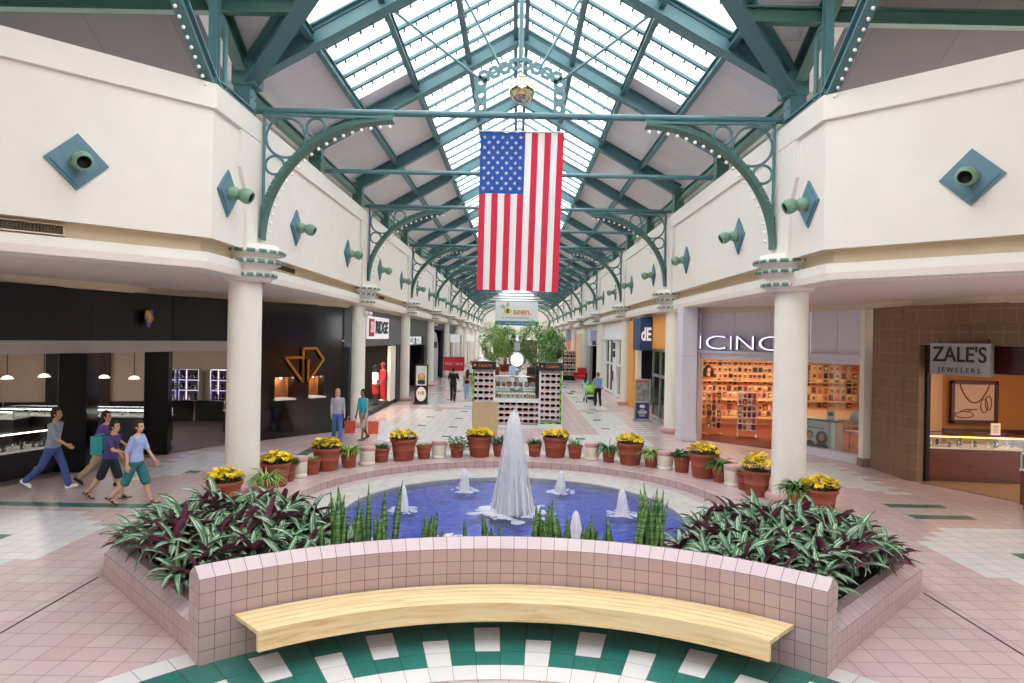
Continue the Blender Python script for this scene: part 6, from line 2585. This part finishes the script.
# ------------------------------------------------------------------ flag
fl = thing('flag', 'large red, white and blue flag with white stars hanging from the first roof bar', 'flag', (0.06, 15.25, 0))
FT, FBt, FX0, FX1 = 7.99, 4.47, -0.93, 0.94
M['flagred'] = mat('flag_red', 'D8304A', 0.75, var=0.04)
M['flagwhite'] = mat('flag_white', 'EFEDEF', 0.75, var=0.02)
M['flagblue'] = mat('flag_blue', '2F57A8', 0.75, var=0.05)
for m_ in ('flagred', 'flagwhite', 'flagblue'):
    nt = M[m_].node_tree
    b = nt.nodes['Principled BSDF']
    tl = nt.nodes.new('ShaderNodeBsdfTranslucent')
    ms = nt.nodes.new('ShaderNodeMixShader')
    ms.inputs['Fac'].default_value = 0.4
    nt.links.new(b.inputs['Base Color'].links[0].from_socket, tl.inputs['Color'])
    nt.links.new(b.outputs[0], ms.inputs[1])
    nt.links.new(tl.outputs[0], ms.inputs[2])
    nt.links.new(ms.outputs[0], nt.nodes['Material Output'].inputs['Surface'])


def fpt(u, v):
    """u across 0..1, v down 0..1"""
    sway = 0.05 * v
    return Vector((FX0 + (FX1 - FX0) * (0.5 + (u - 0.5) * (1 - 0.03 * v)) - sway, 0.035 * sin(u * 21 + 2 * v) * (0.3 + 0.7 * v) + 0.02 * sin(v * 9 + u * 4) + 0.012 * sin(u * 47 + v * 5), FT - (FT - FBt) * v - 0.03 * u * v))


nu, nv = 13 * 5, 100
g = MB()
vs = [fpt(i / nu, j / nv) for j in range(nv + 1) for i in range(nu + 1)]
fs, ms_ = [], []
for j in range(nv):
    for i in range(nu):
        fs.append((j * (nu + 1) + i, j * (nu + 1) + i + 1, (j + 1) * (nu + 1) + i + 1, (j + 1) * (nu + 1) + i))
        s_ = i // 5
        ms_.append(2 if (j < 39 and i < 35) else (0 if s_ % 2 == 0 else 1))
g.add(vs, fs, ms_, True)
fc = g.build('cloth', [M['flagred'], M['flagwhite'], M['flagblue']], fl)
sm = None
for c_ in range(9):
    rows_n = 6 if c_ % 2 == 0 else 5
    for r_ in range(rows_n):
        u = (35 / 65) * (c_ + 1) / 10
        v = 0.39 * ((r_ * 2 + (1 if c_ % 2 == 0 else 2))) / 12
        p = fpt(u, v)
        if sm is None:
            g = MB()
            pts = []
            for q_ in range(10):
                a = PI / 2 + PI * q_ / 5
                rr = 0.052 if q_ % 2 == 0 else 0.02
                pts.append((rr * cos(a), rr * sin(a)))
            g.add([(x, -0.004, z) for x, z in pts] + [(x, 0.002, z) for x, z in pts], [tuple(range(10)), tuple(range(10, 20))[::-1]] + [(i, (i + 1) % 10, 10 + (i + 1) % 10, 10 + i) for i in range(10)])
            sm = g.build('star', M['flagwhite'], fl)
            sm.location = p + Vector((0, -0.006, 0))
        else:
            put(sm, 'star', fl, p + Vector((0, -0.006, 0)))
MB().tube([(FX0 - 0.05, 0, FT + 0.015), (FX1 + 0.03, 0, FT + 0.015)], 0.02, 8).build('hanging_rod', M['steel'], fl)
g = MB()
for u in (FX0 + 0.1, FX1 - 0.1):
    g.tube([(u, 0, FT + 0.02), (u, -0.3, 8.2)], 0.008, 6)
g.build('cord', M['steel'], fl)

# brass ball
t = thing('brass_ball', 'shiny brass ball hanging under the peak in front of the perforated roof frame', 'ornament', (0.04, 14.68, 8.72))
MB().ball((0, 0, 0), 0.28, 36, 24).build('globe', M['brass'], t)
MB().lathe([(0, 0.27), (0.09, 0.27), (0.09, 0.31), (0.03, 0.34), (0.0, 0.35)], seg=16).build('collar', M['brass'], t)
MB().tube([(0, 0, 0.33), (0, 0.05, 0.62)], 0.012, 6).build('chain', M['steel'], t)

# small security cameras on the columns
sc0 = None
for x, y, ds in ((-5.48, 25.3, 'second left column'), (-5.5, 46.7, 'fourth left column')):
    lab = 'small white security camera high on the ' + ds
    if sc0:
        dup(sc0, (x, y, 4.2), 0, lab)
        continue
    sc0 = thing('security_camera', lab, 'camera', (x, y, 4.2))
    g = MB()
    g.box((-0.06, 0, 0.0), (0.1, 0.14, 0.2))
    bev(g.build('bracket', M['white'], sc0), 0.01)
    g = MB()
    g.lathe([(0, 0), (0.07, 0), (0.075, 0.03), (0.07, 0.26), (0, 0.28)], (0.08, 0.1, 0.0), 16, 0, rot=r90)
    g.build('camera_body', M['white'], sc0)
# ------------------------------------------------------------------ people
def remesh(g, name, mats, vox, parent, smooth=5, colour=None):
    o = g.build('tmp', mats, None, fix=False)
    md = o.modifiers.new('r', 'REMESH')
    md.mode, md.voxel_size, md.use_smooth_shade = 'VOXEL', vox, True
    if smooth:
        s = o.modifiers.new('s', 'SMOOTH')
        s.factor, s.iterations = 0.5, smooth
    dg = bpy.context.evaluated_depsgraph_get()
    me = bpy.data.meshes.new_from_object(o.evaluated_get(dg))
    bpy.data.objects.remove(o)
    me.name = name
    me.materials.clear()
    for m in mats:
        me.materials.append(m)
    if colour:
        idx = [colour(p.center) for p in me.polygons]
        me.polygons.foreach_set('material_index', idx)
    else:
        me.polygons.foreach_set('material_index', [0] * len(me.polygons))
    me.polygons.foreach_set('use_smooth', [True] * len(me.polygons))
    ob = bpy.data.objects.new(name, me)
    C.objects.link(ob)
    ob.parent = parent
    return ob


def capsule(g, a, b, ra, rb, seg=14):
    a, b = Vector(a), Vector(b)
    n = 6
    pts, rs_ = [], []
    d = (b - a)
    for i in range(n + 1):
        t = i / n
        pts.append(a + d * t)
        rs_.append(ra + (rb - ra) * t)
    g.tube(pts, rs_, seg)
    g.ball(a, ra, seg, 10)
    g.ball(b, rb, seg, 10)


def torso(g, J, k=1.0, z0=None, z1=None, female=False):
    prof = [(0.86, .150, .105), (0.93, .168, .118), (1.02, .155, .108), (1.10, .135 if female else .148, .098), (1.20, .150, .105), (1.30, .165, .110), (1.38, .165 if female else .175, .090), (1.43, .11, .07), (1.47, .06, .058)]
    rows_, seg = [], 22
    vs, fs = [], []
    rows_ = [p for p in prof if (z0 is None or p[0] >= z0) and (z1 is None or p[0] <= z1)]
    for (z, a, b) in rows_:
        for i in range(seg):
            t = 2 * PI * i / seg
            cz = J['lean'] * max(0, z - 0.9)
            vs.append(Vector((k * a * cos(t), k * b * sin(t) + cz, z)))
    for r in range(len(rows_) - 1):
        for i in range(seg):
            q = (i + 1) % seg
            fs.append((r * seg + i, r * seg + q, (r + 1) * seg + q, (r + 1) * seg + i))
    fs.append(tuple(range(seg))[::-1])
    n = len(rows_)
    fs.append(tuple(range((n - 1) * seg, n * seg)))
    g.add(vs, fs, 0, True)


SK = {}


def skin(c):
    if c not in SK:
        SK[c] = mat('skin_' + c, c, 0.5, var=0.04)
    return SK[c]


PEOPLE_M = {}


def cloth(c):
    if c not in PEOPLE_M:
        PEOPLE_M[c] = mat('cloth_' + c, c, 0.85, var=0.08, scale=10, bump=0.15, bscale=25)
    return PEOPLE_M[c]


def person(lab, loc, rz, H=1.7, sk='C99A7C', hair='2A1C14', hairlen=0, top='888888', sleeve=0.5, toplen=0.86, bottom='39508A', leglen=1.0, shoes='E8E8E8', stride=0.0, armA=(0.1, -0.1), elbow=(0.3, 0.3),
           female=False, fine=True, lean=0.0, armout=0.12, cap=None, group=None, skirt=False, sandals=False, name='person', cat='person'):
    """local frame: the figure faces +Y; metres for a 1.70 m figure, scaled at the end"""
    t = thing(name, lab, cat, loc, rz, group)
    s = H / 1.70
    t.scale = (s, s, s)
    vox = 0.0065 if fine else 0.012
    J = {'lean': lean}
    # joints
    legs = []
    for side, a in ((-1, stride), (1, -stride)):
        hip = Vector((side * 0.088, 0, 0.90))
        bend = 0.08 + (0.75 * abs(a) if a < 0 else 0.15 * a)
        kn = hip + Vector((side * 0.004, sin(a), -cos(a))) * 0.42
        an = kn + Vector((0, sin(a - bend), -cos(a - bend))) * 0.40
        legs.append([hip, kn, an, a - bend])
    low = min(l[2].z for l in legs)
    dz = 0.085 - low
    arms = []
    for side, a, e in ((-1, armA[0], elbow[0]), (1, armA[1], elbow[1])):
        sh = Vector((side * (0.165 if female else 0.185), lean * 0.47, 1.385))
        d1 = Vector((side * armout, sin(a), -cos(a))).normalized()
        el = sh + d1 * 0.285
        d2 = Vector((side * armout * 0.3, sin(a + e), -cos(a + e))).normalized()
        wr = el + d2 * 0.245
        arms.append([sh, el, wr, d2, side])
    up = Vector((0, 0, dz))
    for l in legs:
        for i in range(3):
            l[i] = l[i] + up
    for a_ in arms:
        for i in range(3):
            a_[i] = a_[i] + up
    hy = lean * 0.62
    hc = Vector((0, hy + 0.005, 1.605)) + up
    # ---- body
    g = MB()
    g.T = Matrix.Translation(up)
    torso(g, J, 1.0, female=female)
    g.T = None
    capsule(g, Vector((0, lean * 0.5, 1.42)) + up, hc + Vector((0, -0.015, -0.07)), 0.055, 0.05)
    g.ball(hc + Vector((0, 0, 0.015)), 0.1, 20, 14, 0, (0.76, 0.95, 1.1))
    g.ball(hc + Vector((0, 0.03, -0.055)), 0.066, 16, 10, 0, (0.86, 0.95, 0.95))
    g.ball(hc + Vector((0, 0.098, -0.02)), 0.016, 8, 6, 0, (0.8, 1.1, 1.5))
    for e in (-1, 1):
        g.ball(hc + Vector((e * 0.077, -0.005, -0.01)), 0.026, 8, 6, 0, (0.4, 0.8, 1.2))
    for l in legs:
        capsule(g, l[0], l[1], 0.082, 0.055)
        capsule(g, l[1], l[2], 0.054, 0.037)
        g.ball(l[1] + (l[2] - l[1]) * 0.3 + Vector((0, -0.012, 0)), 0.055, 12, 8, 0, (0.9, 1, 1.8))
        fa = min(0.35, max(-0.55, l[3] * 0.7))
        fd = Vector((0, cos(fa), sin(fa)))
        capsule(g, l[2] + Vector((0, -0.03, -0.045)), l[2] + fd * 0.12 + Vector((0, 0, -0.055)), 0.036, 0.028)
    for sh, el, wr, d2, side in arms:
        capsule(g, sh, el, 0.047, 0.036)
        capsule(g, el, wr, 0.036, 0.026)
        # palm and five fingers
        sx_ = Vector((side, 0, 0))
        sx_ = (sx_ - d2 * sx_.dot(d2)).normalized()
        fw = d2.cross(sx_).normalized()
        if fw.y < 0:
            fw = -fw
        pc = wr + d2 * 0.05
        for q in (-0.024, 0, 0.024):
            capsule(g, wr + fw * q * 0.5, wr + d2 * 0.085 + fw * q, 0.016, 0.0135, 8)
        for q, ln in ((-0.03, 0.06), (-0.011, 0.073), (0.01, 0.078), (0.03, 0.068)):
            b0 = wr + d2 * 0.085 + fw * q * 1.1
            b1 = b0 + d2 * ln * 0.5 - sx_ * 0.008
            b2 = b1 + d2 * ln * 0.42 - sx_ * 0.024
            capsule(g, b0, b1, 0.0098, 0.0092, 8)
            capsule(g, b1, b2, 0.0092, 0.008, 8)
        t0 = wr + d2 * 0.03 + fw * 0.026
        t1 = t0 + d2 * 0.032 + fw * 0.028 - sx_ * 0.008
        capsule(g, t0, t1, 0.013, 0.011, 8)
        capsule(g, t1, t1 + d2 * 0.032 + fw * 0.006 - sx_ * 0.008, 0.011, 0.009, 8)

    def facecol(c):
        q = c - hc
        if q.y > 0.04 and -0.1 < q.z < 0.05:
            for e in (-1, 1):
                if ((q.x - e * 0.031) / 0.015) ** 2 + ((q.z - 0.006) / 0.007) ** 2 < 1:
                    return 1
                if abs(q.x - e * 0.031) < 0.019 and abs(q.z - 0.026) < 0.004:
                    return 1
            if abs(q.x) < 0.024 and abs(q.z + 0.062) < 0.0065:
                return 2
        return 0
    remesh(g, 'body', [skin(sk), cloth('201612'), skin('A85F55')], vox, t, 4, facecol)
    # ---- top
    g = MB()
    g.T = Matrix.Translation(up)
    torso(g, J, 1.09, toplen - 0.001, 1.44, female)
    g.T = None
    for sh, el, wr, d2, side in arms:
        if sleeve <= 0.5:
            capsule(g, sh, sh + (el - sh) * sleeve * 2, 0.06, 0.056)
        else:
            capsule(g, sh, el, 0.06, 0.05)
            capsule(g, el, el + (wr - el) * (sleeve - 0.5) * 2, 0.05, 0.042)
    remesh(g, 'shirt', [cloth(top)], max(vox, 0.009), t, 3)
    # ---- trousers, shorts or skirt
    g = MB()
    g.T = Matrix.Translation(up)
    vs, fs = [], []
    seg = 20
    for z, a, b in ((0.84, .172, .125), (0.92, .178, .128), (1.0, .166, .118), (1.03, .160, .113)):
        for i in range(seg):
            q = 2 * PI * i / seg
            vs.append((a * cos(q), b * sin(q) + lean * max(0, z - 0.9), z))
    for r in range(3):
        for i in range(seg):
            q = (i + 1) % seg
            fs.append((r * seg + i, r * seg + q, (r + 1) * seg + q, (r + 1) * seg + i))
    fs += [tuple(range(seg))[::-1], tuple(range(3 * seg, 4 * seg))]
    g.add(vs, fs)
    g.T = None
    for l in legs:
        if leglen <= 0.5:
            capsule(g, l[0], l[0] + (l[1] - l[0]) * leglen * 2, 0.098, 0.092)
        else:
            capsule(g, l[0], l[1], 0.098, 0.074)
            capsule(g, l[1], l[1] + (l[2] - l[1]) * (leglen - 0.5) * 2, 0.074, 0.064)
    remesh(g, 'trousers' if leglen > 0.5 else 'shorts', [cloth(bottom)], max(vox, 0.009), t, 3)
    # ---- shoes
    for l in legs:
        g = MB()
        fa = min(0.35, max(-0.55, l[3] * 0.7))
        fd = Vector((0, cos(fa), sin(fa)))
        upv = Vector((0, -sin(fa), cos(fa)))
        b0 = l[2] - upv * 0.05
        if sandals:
            for q in range(5):
                p_ = b0 + fd * (-0.07 + q * 0.06) - upv * 0.028
                g.ball(p_, 0.05, 10, 6, 0, (0.85, 1.0, 0.24))
            capsule(g, b0 + fd * 0.08 + Vector((-0.045, 0, 0.0)), b0 + fd * 0.08 + Vector((0.045, 0, 0.0)), 0.02, 0.02, 8)
            capsule(g, b0 + fd * 0.03 + Vector((-0.045, 0, 0.02)), b0 + fd * 0.03 + Vector((0.045, 0, 0.02)), 0.024, 0.024, 8)
        else:
            capsule(g, b0 - fd * 0.05, b0 + fd * 0.14 - upv * 0.005, 0.043, 0.036)
            capsule(g, b0 - fd * 0.04 + upv * 0.02, b0 + fd * 0.02 + upv * 0.02, 0.045, 0.042)
        remesh(g, 'sandal' if sandals else 'shoe', [cloth(shoes)], 0.009, t, 2)
    # ---- hair
    g = MB()
    g.ball(hc + Vector((0, -0.016, 0.032)), 0.112, 18, 12, 0, (0.8, 0.95, 1.05))
    g.ball(hc + Vector((0, -0.045, -0.01)), 0.09, 16, 10, 0, (0.92, 0.8, 1.0))
    if hairlen == 1:
        g.ball(hc + Vector((0, -0.05, -0.08)), 0.09, 14, 10, 0, (1.0, 0.75, 1.0))
    if hairlen >= 2:
        capsule(g, hc + Vector((0, -0.06, -0.02)), hc + Vector((0, -0.11, -0.3)), 0.09, 0.075)
        for e in (-1, 1):
            capsule(g, hc + Vector((e * 0.07, -0.02, 0)), hc + Vector((e * 0.085, -0.05, -0.25)), 0.04, 0.03)
    if hairlen == -1:
        g = MB()
        g.ball(hc + Vector((0, -0.012, 0.03)), 0.108, 18, 12, 0, (0.78, 0.94, 1.03))

    ho = remesh(g, 'hair', [cloth(hair)], max(vox, 0.008), t, 2)
    # cut away what would cover the face
    bm = bmesh.new()
    bm.from_mesh(ho.data)
    kill = [f for f in bm.faces if (f.calc_center_median() - hc).y > 0.035 and (f.calc_center_median() - hc).z < 0.075 and abs((f.calc_center_median() - hc).x) < 0.075]
    bmesh.ops.delete(bm, geom=kill, context='FACES')
    bm.to_mesh(ho.data)
    bm.free()
    if cap:
        g = MB()
        g.lathe([(0.098, 0.04), (0.1, 0.08), (0.085, 0.13), (0.04, 0.155), (0, 0.16)], hc, 20)
        g.box(hc + Vector((0, 0.13, 0.055)), (0.13, 0.1, 0.012))
        g.build('cap', cloth(cap), t)
    t['_h'] = s
    del t['_h']
    return t, dict(arms=arms, legs=legs, hc=hc, up=up, lean=lean)


def bagp(name, parent, c, w, d, h, col, strap=None):
    g = MB()
    c = Vector(c)
    g.ball(c, 1.0, 18, 12, 0, (w / 2, d / 2, h / 2))
    g.box(c, (w * 0.8, d * 0.75, h * 0.8))
    o = remesh(g, name, [cloth(col)], 0.012, parent, 4)
    if strap:
        g = MB()
        for st_ in strap:
            g.tube(st_, 0.014, 6)
        g.build('strap', cloth('2A2A2E'), o)
    return o


def loose(o, label, cat):
    """lift an object out of its carrier, keeping its place"""
    bpy.context.view_layer.update()
    mw = o.matrix_world.copy()
    o.parent = None
    o.matrix_world = mw
    return tag(o, label, cat)


RT = -PI / 2     # walking towards +X
p = spot(52, 489)
person('person in a grey shirt and blue jeans striding right past the black jewellery store, leftmost', p, RT + 0.1, 1.74, 'B98868', '2A1C14', 0, '8C97A2', 0.45, 0.84, '3E5292', 1.0, 'E4E6EA', 0.42, (-0.35, 0.45), (0.3, 0.6), lean=0.1)
p = spot(86, 492)
person('person in a purple shirt and beige trousers half hidden behind the backpack wearer', p + Vector((0, 0.55, 0)), RT, 1.66, 'C0906E', '241812', 1, '5A3F86', 0.4, 0.84, 'A8937E', 0.95, '2A2422', 0.42, (0.4, -0.3), (0.5, 0.3), female=True, lean=0.12)
p = spot(109, 499)
t, J = person('young person in dark shorts and sandals with a teal backpack, walking right', p, RT - 0.05, 1.58, 'C99A7C', '1F1612', 0, '4A3A78', 0.35, 0.84, '1E222E', 0.46, '1A1A1C', 0.36, (-0.3, 0.5), (0.9, 0.9), lean=0.16, sandals=True)
bk = bagp('backpack', t, J['up'] + Vector((0, -0.27 + J['lean'] * 0.35, 1.2)), 0.38, 0.36, 0.5, '2F8A86', [[J['up'] + Vector((e * 0.11, -0.12, 1.42)), J['up'] + Vector((e * 0.12, 0.1, 1.44)), J['up'] + Vector((e * 0.13, 0.13, 1.25)), J['up'] + Vector((e * 0.13, -0.1, 1.05))] for e in (-1, 1)])
loose(bk, 'teal backpack on the back of the young walker in dark shorts', 'backpack')
p = spot(135, 505)
t, J = person('person in a light blue T-shirt and teal shorts walking right, nearest the left plants', p, RT, 1.66, 'CFA284', '2B1F18', 1, '9DB0DC', 0.42, 0.84, '2C6F74', 0.5, '1C1A1A', 0.38, (0.35, -0.35), (0.25, 0.4), female=True, lean=0.06, sandals=True)
p = spot(337, 441)
person('person with blond hair in a grey top and blue jeans by the black wall', p, PI + 0.35, 1.64, 'D2A88C', 'B99560', 1, 'A6A2AC', 0.75, 0.84, '4A74B4', 1.0, '8A6A4A', 0.2, (0.1, 0.05), (0.5, 0.4), female=True)
p = spot(363, 440)
t, J = person('person in a turquoise top and pale shorts with red bags by the left column', p, PI - 0.6, 1.62, '8A5A40', '17110E', 0, '38B4C4', 0.5, 0.8, 'B8A896', 0.5, '6A5A50', 0.22, (0.15, 0.1), (0.25, 0.2), female=True, lean=0.05)


def shop_bag(lab, loc, col, w=0.34, h=0.4):
    t = thing('shopping_bag', lab, 'bag', loc, 0.3)
    g = MB()
    vs = []
    for z, k in ((0, 0.9), (h, 1.0)):
        for a, b in ((-1, -1), (1, -1), (1, 1), (-1, 1)):
            vs.append((a * w / 2 * k, b * 0.075 * k, z))
    g.add(vs, [(0, 3, 2, 1), (0, 1, 5, 4), (1, 2, 6, 5), (2, 3, 7, 6), (3, 0, 4, 7)])
    g.build('body', cloth(col), t)
    for e in (-1, 1):
        MB().tube([(-0.08, e * 0.07, h), (-0.07, e * 0.03, h + 0.13), (0.07, e * 0.03, h + 0.13), (0.08, e * 0.07, h)], 0.006, 6).build('handle', cloth('D8D0C8'), t)
    return t


h0 = spot(363, 440)
shop_bag('red shopping bag in the left hand of the person in turquoise', h0 + Vector((-0.42, -0.05, 0.22)), 'C8493A')
shop_bag('red shopping bag in the right hand of the person in turquoise', h0 + Vector((0.34, -0.1, 0.22)), 'D05A48')
shop_bag('white shopping bag standing on the floor beside the person in turquoise', Vector((h0.x + 0.62, h0.y + 0.1, 0.002)), 'ECECEE', 0.4, 0.62)
# window mannequins of the sports shop
person('mannequin in a white T-shirt and red shorts in the sports shop window', Vector((-6.38, 31.3, 0.22)), PI - 0.9, 1.75, '4A4442', '1A1614', -1, 'E8E8EA', 0.45, 0.84, 'C02A32', 0.45, '2A2A2C', 0.0, (0, 0), (0.1, 0.1), fine=False, name='mannequin', cat='mannequin', cap='1A1A1C')
person('mannequin in a red tracksuit and cap in the sports shop window', Vector((-6.42, 33.3, 0.22)), PI - 0.9, 1.8, '7A6A60', '1A1614', -1, 'C9302E', 1.0, 0.84, 'C22A2A', 1.0, 'D8D8D8', 0.0, (0.1, 0), (0.5, 0.1), fine=False, name='mannequin', cat='mannequin', cap='D02A32')
# walking away down the concourse
p = spot(453, 401)
person('person all in black walking away on the left of the kiosk', p, 0.0, 1.76, 'B48468', '14100E', 0, '17171A', 0.4, 0.84, '17171A', 1.0, '1A1A1C', 0.22, (0.4, 0.3), (0.9, 0.7), fine=False, armout=0.25)
p = spot(467, 401)
t, J = person('person with long dark hair in pale jeans walking away beside the left kiosk tower', p, -0.05, 1.64, 'C99A7C', '3A241A', 2, 'B89A88', 0.1, 0.95, '8FA8C8', 0.95, 'D8C8B8', 0.18, (0.1, -0.1), (0.2, 0.2), female=True, fine=False)
loose(bagp('waist_bag', t, J['up'] + Vector((0, -0.16, 1.06)), 0.26, 0.12, 0.2, '22242C', [[J['up'] + Vector((-0.16, 0.02, 1.06)), J['up'] + Vector((0, -0.13, 1.12)), J['up'] + Vector((0.16, 0.02, 1.06))]]), 'small dark bag on the back of the long haired walker in pale jeans', 'bag')
person('distant person in a white shirt walking towards the camera, right of the red panels', Vector((-3.0, 47, 0)), PI, 1.75, 'B98868', '2A1C14', 0, 'DCE2EA', 0.6, 0.84, '6A6A70', 1.0, '2A2A2C', 0.25, (0.2, -0.2), (0.2, 0.2), fine=False)
person('distant person in a grey shirt and dark trousers left of the kiosk header', Vector((-2.35, 46, 0)), PI, 1.66, 'B98868', '4A3424', 0, '8A90A0', 0.5, 0.84, '2A2C34', 1.0, '2A2A2C', 0.2, (0.2, -0.2), (0.2, 0.2), fine=False)
p = spot(585, 400)
person('girl with long dark hair in a mint top and pale leggings beside the stroller', p, -0.15, 1.32, '9A6A4E', '2A1812', 2, '9CDCC8', 0.3, 0.84, 'B8D0DC', 0.9, 'C87A7A', 0.15, (0.15, 0.3), (0.2, 0.4), female=True, fine=False)
p = spot(597.5, 406)
t, J = person('person in a grey top and black trousers wearing a light blue backpack, behind the stroller', p, 0.12, 1.7, 'C99A7C', '8A6240', 0, '9A9EA4', 0.7, 0.84, '1C1C20', 1.0, '2A2A2E', 0.2, (0.5, 0.5), (0.6, 0.6), female=True, fine=False)
loose(bagp('backpack', t, J['up'] + Vector((0, -0.2, 1.22)), 0.36, 0.22, 0.46, '6A9AD4', [[J['up'] + Vector((e * 0.12, -0.1, 1.42)), J['up'] + Vector((e * 0.12, 0.12, 1.42)), J['up'] + Vector((e * 0.14, 0.1, 1.15))] for e in (-1, 1)]), 'light blue backpack of the person pushing the stroller', 'backpack')
# stroller
p = spot(592.5, 403)
t = thing('stroller', 'lime green and black stroller pushed down the right of the concourse', 'stroller', (p.x - 0.08, p.y + 0.35, 0), 0.1)
blk = M['blackm']
for e in (-1, 1):
    MB().tube([(e * 0.24, 0.42, 0.14), (e * 0.25, 0.0, 0.55), (e * 0.25, -0.4, 1.02)], 0.014, 8).build('side_tube', blk, t)
    MB().tube([(e * 0.25, 0.0, 0.55), (e * 0.26, -0.3, 0.14)], 0.014, 8).build('rear_leg', blk, t)
    for y in (0.42, -0.3):
        g = MB()
        rot = Matrix.Rotation(PI / 2, 3, 'Y')
        g.lathe([(0, -0.02), (0.09, -0.02), (0.115, -0.015), (0.115, 0.015), (0.09, 0.02), (0, 0.02)], (e * 0.27, y, 0.115), 20, 0, rot=rot)
        g.build('wheel', blk, t)
MB().tube([(-0.25, -0.4, 1.02), (0.25, -0.4, 1.02)], 0.018, 8).build('handle', blk, t)
g = MB()
g.beam((0, 0.35, 0.42), (0, -0.02, 0.42), 0.4, 0.05)
g.beam((0, -0.02, 0.42), (0, -0.25, 0.92), 0.4, 0.05, 0, (0, 1, 0))
bev(g.build('seat', cloth('7FC24A'), t), 0.015)
g = MB()
g.lathe([(0.36 * cos(a), 0.36 * sin(a)) for a in [PI * 0.5 * i / 8 for i in range(9)]], (0, -0.16, 0.72), 20, 0, a0=-PI, a1=0, rot=Matrix.Rotation(0.4, 3, 'X'))
g.build('canopy', cloth('8CCB4A'), t)
g = MB()
g.box((0, -0.12, 0.24), (0.36, 0.36, 0.14))
bev(g.build('basket', blk, t), 0.02)
# ------------------------------------------------------------------ sky, camera
w = bpy.data.worlds.new('sky')
bpy.context.scene.world = w
w.use_nodes = True
bg = w.node_tree.nodes['Background']
bg.inputs['Color'].default_value = (0.94, 0.97, 1.0, 1)
bg.inputs['Strength'].default_value = 3.2

cam = bpy.data.cameras.new('camera')
co = bpy.data.objects.new('camera', cam)
C.objects.link(co)
cam.sensor_width = 36.0
cam.lens = FOC / 1024 * 36.0
cam.shift_x = -3.5 / 1024
cam.shift_y = -3.5 / 1024
cam.clip_end = 400
co.matrix_world = Matrix.Translation((0, 0, CAM_H)) @ Matrix.Rotation(PI / 2, 4, 'X') @ Matrix.Rotation(ROLL, 4, 'Z')
sc = bpy.context.scene
sc.camera = co
sc.view_settings.view_transform = 'Standard'
sc.view_settings.look = 'None'
sc.view_settings.gamma = 1.0
sc.view_settings.exposure = 0.66
sc.view_settings.use_curve_mapping = False
cy = sc.cycles
cy.use_denoising = True
cy.max_bounces = 8
cy.diffuse_bounces = 4
cy.glossy_bounces = 4
cy.transmission_bounces = 6
cy.transparent_max_bounces = 16
cy.caustics_reflective = False
cy.caustics_refractive = False
cy.sample_clamp_indirect = 6.0
